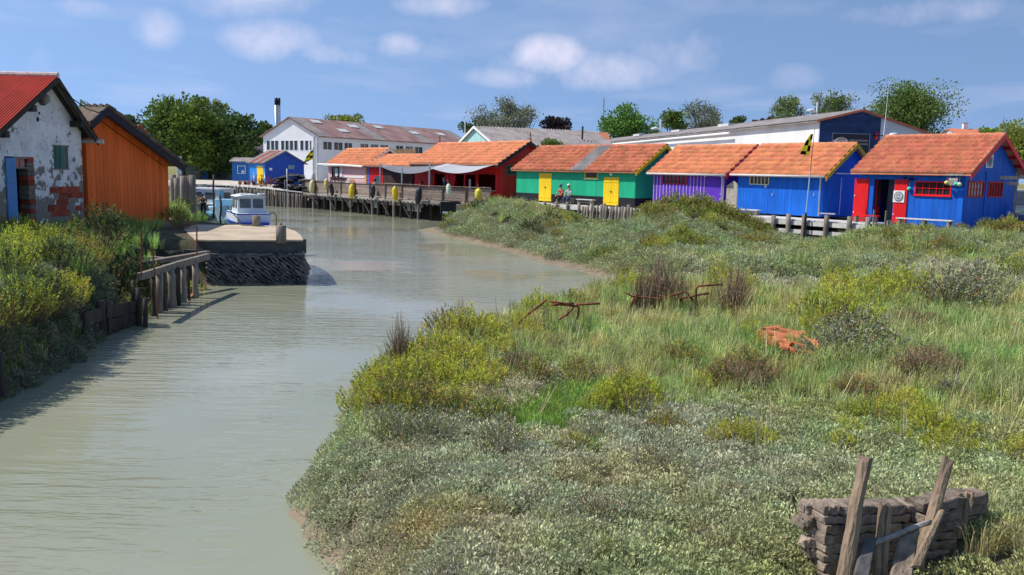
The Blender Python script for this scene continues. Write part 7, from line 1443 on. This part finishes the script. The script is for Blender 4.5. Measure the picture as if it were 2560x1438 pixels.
# ------------------------------------------------------------------ cars, planter
def car(name, label, loc, rz, m, suv=True):
    t = thing(name, label, 'car', loc, rz); h1, h2 = (.98, 1.72) if suv else (.82, 1.42)
    side = [(-2.2, .35), (-2.25, .75), (-2.15, h1), (1.0, h1), (1.95, h1-.12), (2.2, .72), (2.2, .35)]
    def loft(pr, ws, nm, m_):
        n = len(pr); vs = [(x, s*w, z) for s, k in ((-1, 0), (1, 0)) for (x, z), w in zip(pr, ws)]; MB().add(vs, [tuple(range(n)), tuple(range(n, 2*n))]+[(i, (i+1) % n, n+(i+1) % n, n+i) for i in range(n)]).obj(nm, m_, t).modifiers.new('bevel', 'BEVEL').width = .06
    loft(side, [.84, .88, .86, .88, .84, .82, .82], 'body', m); loft([(-2.0, h1-.02), (-1.75, h2), (.0, h2), (.95, h1-.02)], [.84, .66, .66, .80], 'cabin', m)
    for s in (-1, 1):
        MB().hexa([(-1.75, s*.835, h1+.06), (.62, s*.815, h1+.06), (-1.75, s*.82, h1+.06), (.62, s*.80, h1+.06), (-1.6, s*.72, h2-.12), (-.1, s*.715, h2-.12), (-1.6, s*.70, h2-.12), (-.1, s*.69, h2-.12)]).obj('side_window', m_glass, t)
        MB().box((2.1, min(s*.5, s*.8), .68), (2.24, max(s*.5, s*.8), .85)).obj('headlight', m_plast, t); MB().box((-2.29, min(s*.6, s*.85), .75), (-2.2, max(s*.6, s*.85), 1.0)).obj('tail_light', m_red, t)
        for x in (-1.35, 1.4):
            w = MB().lathe([(.2, -.1), (.33, -.1), (.345, 0), (.33, .1), (.2, .1)], 18).xf(Matrix.Translation((x, s*.80, .34)) @ Matrix.Rotation(math.pi/2, 4, 'X')).obj('wheel', m_black, t, smooth=True); MB().lathe([(.2, -.11), (.2, .11)], 14).xf(Matrix.Translation((x, s*.80, .34)) @ Matrix.Rotation(math.pi/2, 4, 'X')).obj('rim', m_metal, w)
    MB().hexa([(.98, -.70, h1+.02), (.98, .70, h1+.02), (.94, -.70, h1+.02), (.94, .70, h1+.02), (.1, -.6, h2-.08), (.1, .6, h2-.08), (.05, -.6, h2-.08), (.05, .6, h2-.08)]).obj('windscreen', m_glass, t); MB().hexa([(-2.05, -.7, h1+.05), (-2.05, .7, h1+.05), (-2.0, -.7, h1+.05), (-2.0, .7, h1+.05), (-1.82, -.58, h2-.1), (-1.82, .58, h2-.1), (-1.78, -.58, h2-.1), (-1.78, .58, h2-.1)]).obj('rear_window', m_glass, t)
    for j in range(4): MB().box((2.19, -.4, .45+j*.06), (2.23, .4, .48+j*.06)).obj('grille_bar', m_metal, t)
    MB().box((-2.3, -.26, .55), (-2.24, .26, .67)).obj('number_plate', m_white, t); MB().box((2.2, -.85, .3), (2.3, .85, .44)).obj('bumper', m_black, t)
a = Q(2548, 520, 45.5); car('parked_car', 'dark green grey estate car parked beside the blue hut', (a.x+.9, a.y+1.2, 1.68), R(-128), mat('car_dark_teal', (.05, .075, .085), .25, .1, 2, coat=.6)); a = Q(2590, 540, 41); car('parked_car', 'grey blue car with chrome grille nosing in from the right', (a.x+1.1, a.y+.5, 1.62), R(200), mat('car_grey_blue', (.12, .15, .22), .25, .1, 2, coat=.6), False)
pp = Q(2500, 548, 38.6); t = thing('stone_planter', 'pale low planter of flowering plants beside the gable of the blue hut', 'planter', (pp.x, pp.y, 1.35), R(-8)); q = MB()
for a_, b_ in (((-.9, -.3, 0), (.9, -.22, .5)), ((-.9, .22, 0), (.9, .3, .5)), ((-.9, -.22, 0), (-.82, .22, .5)), ((.82, -.22, 0), (.9, .22, .5))): MB().box(a_, b_).obj('planter_side', m_conc, t)
MB().box((-.82, -.22, 0), (.82, .22, .42)).obj('soil', mat('potting_soil', (.04, .03, .02), .95), t)
fl_ = shoots(301, 70, 20, .85, .75, mats=[m_bdark, m_bgrn, mat('flower_pink', (.62, .38, .40), .7, .2, 5, island=.4), m_twig], pal=(.4, .25, .35), ll=.06, lw=.018); link('flowering_plants', fl_, None, t, (0, 0, .38), None, (1.0, .4, .8))
# ------------------------------------------------------------------ foreground: broken block wall and stakes
Wl = thing('broken_block_wall', 'low ruined wall of stacked grey concrete blocks in the marsh', 'wall', (0, 0, 0))
A_, B_, C_ = Q(2062, 1268, 7.05), Q(2400, 1262, 7.45), Q(2484, 1243, 7.75); m_blk = mat('old_concrete_block', (.25, .195, .15), .92, .5, 9, rand=.3, bump=1.0, bscale=24)
def block(p, q, hgt, dep):
    p = Vector(p); q = Vector(q); d = (q-p).normalized(); n_ = Vector((-d.y, d.x, 0)).normalized()*dep; o_ = MB(); k = 9; vs = []
    for i in range(k):
        e_ = p.lerp(q, i/(k-1))
        for (b_, z_) in ((0, 0), (1, 0), (1, -1), (0, -1)): vs.append(e_+n_*b_+Vector((jit(.016), jit(.016), z_*hgt+jit(.012))))
    f = [(0, 1, 2, 3), tuple(4*(k-1)+j for j in (3, 2, 1, 0))]+[(4*i+j, 4*i+(j+1) % 4, 4*i+4+(j+1) % 4, 4*i+4+j) for i in range(k-1) for j in range(4)]; o = o_.add(vs, f).obj('block', m_blk, Wl); bv = o.modifiers.new('bevel', 'BEVEL'); bv.width = .012; bv.segments = 2
zc = 0
for c in range(11):
    hgt = .074; off = Vector((0, -.01*c, -c*.08)); st = -.02*c
    cuts_ = [0, .16+.05*(c % 2), .62+jit(.05), .93 if c == 0 else 1.0]
    for t0, t1 in zip(cuts_[:-1], cuts_[1:]): block(A_.lerp(B_, t0+.006)+off, A_.lerp(B_, t1-.006)+off, hgt, .2)
for k_ in range(9): e_ = A_+Vector((-.02-.13*random.random(), .02+.2*random.random(), -.06-.085*(k_ % 6))); block(e_, e_+Vector((.14+jit(.04), .03+jit(.04), jit(.015))), .08, .12)
block(A_+Vector((-.08, .16, -.06)), A_+Vector((.35, .25, -.06)), .09, .14); block(A_+Vector((-.13, .12, -.17)), A_+Vector((.12, .22, -.17)), .09, .14)
for c in range(3): block(B_.lerp(C_, -.9)+Vector((0, .05, .05-c*.1)), C_+Vector((0, .05, .02-c*.1)), .09, .2)
def stake(p, q, r, label, m=m_wood, flat=1.0, cat='stake', name='split_stake'):
    p, q = Vector(p), Vector(q); k = 7; mb = MB(); pts = [p.lerp(q, i/(k-1))+Vector((jit(r*.15), jit(r*.15), 0)) for i in range(k)]; mb.tube(pts, [r*(1.08-.22*i/(k-1))*(1+jit(.08)) for i in range(k)], 11)
    mb.v = [tuple(Vector(v)+Vector((jit(r*.12), jit(r*.12), jit(r*.1)))) for v in mb.v]; top = mb.v[-11:]; mb.v[-11:] = [(x, y, z+jit(r*.55)) for x, y, z in top]
    return mb.obj(name, m, label=label, cat=cat, smooth=False)
m_stk = mat('bleached_stake', (.30, .215, .145), .9, .42, 9, rand=.12, bump=.9, bscale=45, stretch=(1, 1, .1))
stake(Q(2100, 1500, 6.75), Q(2163, 1146, 6.95), .06, 'tall thick weathered post standing before the left end of the block wall', m_stk, name='leaning_post', cat='post'); stake(Q(2290, 1420, 7.05), Q(2373, 1146, 7.3), .052, 'tall round post leaning right behind the block wall', m_stk, name='leaning_post', cat='post')
stake(Q(2188, 1480, 6.8), Q(2205, 1258, 7.0), .032, 'split stake left of its twin before the block wall', m_stk); stake(Q(2205, 1480, 6.82), Q(2224, 1262, 7.0), .03, 'split stake right of its twin before the block wall', m_stk)
stake(Q(2300, 1330, 7.3), Q(2311, 1252, 7.35), .025, 'short thin stake behind the wall between the two tall posts', m_stk); stake(Q(2160, 1368, 6.85), Q(2326, 1303, 7.0), .022, 'grey stick lying across the stakes of the block wall', mat('grey_stick', (.30, .28, .26), .9, .4, 9, bump=.7), name='stick', cat='stick')
for (x0, y0, x1, y1, r, l) in ((2380, 1350, 2386, 1240, .025, 'dark'), (2392, 1345, 2400, 1236, .032, 'broad'), (2408, 1335, 2418, 1232, .026, 'slim'), (2424, 1280, 2430, 1230, .018, 'thin')): stake(Q(x0, y0, 7.55), Q(x1, y1, 7.6), r, l+' broken stake in the clump at the right of the block wall', m_stk)
def slab(cs, th, label, m):
    cs = [Vector(c) for c in cs]; n_ = (cs[1]-cs[0]).cross(cs[3]-cs[0]).normalized()*th; MB().add(cs+[c+n_ for c in cs], [(0, 1, 2, 3), (7, 6, 5, 4), (0, 4, 5, 1), (1, 5, 6, 2), (2, 6, 7, 3), (3, 7, 4, 0)]).obj('leaning_slab', m, label=label, cat='slab').modifiers.new('bevel', 'BEVEL').width = .015
slab([Q(2122, 1470, 6.62), Q(2168, 1470, 6.62), Q(2190, 1345, 6.9), Q(2155, 1350, 6.9)], .04, 'dark leaning stone slab at the foot of the left post', mat('dark_slab', (.09, .085, .085), .85, .4, 6, bump=.6)); slab([Q(2215, 1470, 6.7), Q(2275, 1470, 6.7), Q(2296, 1325, 6.98), Q(2245, 1345, 6.98)], .04, 'pale leaning stone slab between stakes and round post', m_blk)
slab([Q(2270, 1420, 6.75), Q(2300, 1420, 6.75), Q(2362, 1275, 6.98), Q(2345, 1275, 6.98)], .03, 'broad split board leaning against the round post', m_stk)
# rusty frames
def iron(name, label, runs, D_, r=.02):
    c = Q(*runs[0][0], D_); t = thing(name, label, 'scrap iron', (c.x, c.y, c.z))
    for run in runs: MB().tube([Q(x, y, D_+jit(.15))-c for x, y in run], r, 6).obj('iron_bar', m_rust, t, smooth=True)
iron('bent_iron_scrap', 'bent rusty iron frame lying in grass by the water edge', [[(1288, 835), (1300, 803), (1312, 792), (1366, 750)], [(1308, 800), (1362, 815)], [(1375, 754), (1410, 758), (1436, 764)], [(1380, 760), (1420, 764), (1438, 766)], [(1395, 800), (1420, 785), (1440, 762), (1500, 759)], [(1440, 763), (1447, 770), (1444, 798)], [(1378, 764), (1434, 758)]], 16.9, .022)
iron('long_iron_scrap', 'long rusty iron frame among dry stems beyond the grass', [[(1566, 732), (1580, 741), (1652, 748), (1700, 733), (1714, 730), (1748, 768)], [(1740, 762), (1740, 722), (1746, 715), (1806, 711)], [(1690, 748), (1772, 733)], [(1650, 738), (1655, 768)], [(1592, 735), (1594, 760)], [(1584, 745), (1576, 770)]], 20.6, .027)  # a rusty iron frame of unknown use
iron('iron_post', 'short leaning iron post at the edge of the mud creek', [[(1882, 712), (1902, 758)]], 23.6, .035)
# terracotta heap
ht = thing('roof_tile_heap', 'heap of broken terracotta roof tiles in the grass', 'tile heap', (0, 0, 0)); m_terra = mat('heap_terracotta', (.55, .19, .085), .85, .2, 5, rand=.22, bump=.4, bscale=30)
def heap_tile(px, py, D_, l, rz, tilt=0):
    p = Q(px, py, D_); n = 6; vs = []
    for rr in (.10, .085):
        for x in (-l/2, l/2):
            for i in range(n+1): a = math.pi*i/n; vs.append((x, math.cos(a)*rr, math.sin(a)*rr*.8))
    k = n+1; f = [(i, i+1, k+i+1, k+i) for i in range(n)]+[(2*k+i, 3*k+i, 3*k+i+1, 2*k+i+1) for i in range(n)]+[(i, 2*k+i, 2*k+i+1, i+1) for i in range(n)]+[(k+i, k+i+1, 3*k+i+1, 3*k+i) for i in range(n)]+[(0, k, 3*k, 2*k), (n, 2*k+n, 3*k+n, k+n)]
    o = MB().add(vs, f).obj('tile', m_terra, ht, smooth=False); o.location = p-Vector((0, 0, .0)); o.rotation_euler = (jit(.5), tilt+jit(.18), rz+jit(.2)); o.scale = (random.uniform(.75, 1.1), 1, 1)
for a in [(1930, 826, 16.3, .36, .25, 0), (1945, 840, 16.0, .52, .02, .05), (1975, 842, 15.9, .5, -.05, 0), (1925, 852, 15.8, .4, -.1, .1), (1960, 858, 15.6, .45, .1, 0), (2005, 850, 15.8, .4, -.4, .1), (1990, 866, 15.4, .5, .12, 0), (2010, 872, 15.2, .5, .15, .05), (2025, 862, 15.5, .35, .5, .3), (1975, 872, 15.3, .4, -.1, 0), (2000, 884, 15.0, .4, .2, 0), (2038, 872, 15.2, .4, .9, -.5), (1915, 838, 16.0, .3, .2, 0), (1955, 848, 15.85, .45, .05, 0), (1935, 862, 15.6, .35, -.2, .1), (1970, 834, 16.1, .4, .15, 0)]: heap_tile(*a)
for (px, py, D_, lab) in ((2192, 812, 17.8, 'red broken roof tile under the lime green shrub'), (2532, 822, 17.6, 'dark red hollow brick lying at the marsh edge'), (1873, 735, 23.2, 'red hollow brick upright by the iron post')):
    p = Q(px, py, D_); t = thing('hollow_brick', lab, 'brick', p, jit(1)); 
    for x in (-.13, 0, .13): MB().box((x-.012, -.1, -.1), (x+.012, .1, .1)).obj('brick_web', m_brick, t)
    MB().box((-.142, -.1, .1), (.142, .1, .12)).box((-.142, -.1, -.12), (.142, .1, -.1)).obj('brick_shell', m_brick, t)
# white shell bits and pale sticks on the left bank
for k in range(5): a = Q(130+k*14+jit(4), 655+jit(6), 22.5); MB().tube([a, a+Vector((.5+jit(.2), .3+jit(.2), jit(.05)))], .025, 6).obj('bleached_stick', m_plankpale, label='bleached stick lying among the shrubs of the left bank', cat='stick', group='bleached sticks on the left bank')
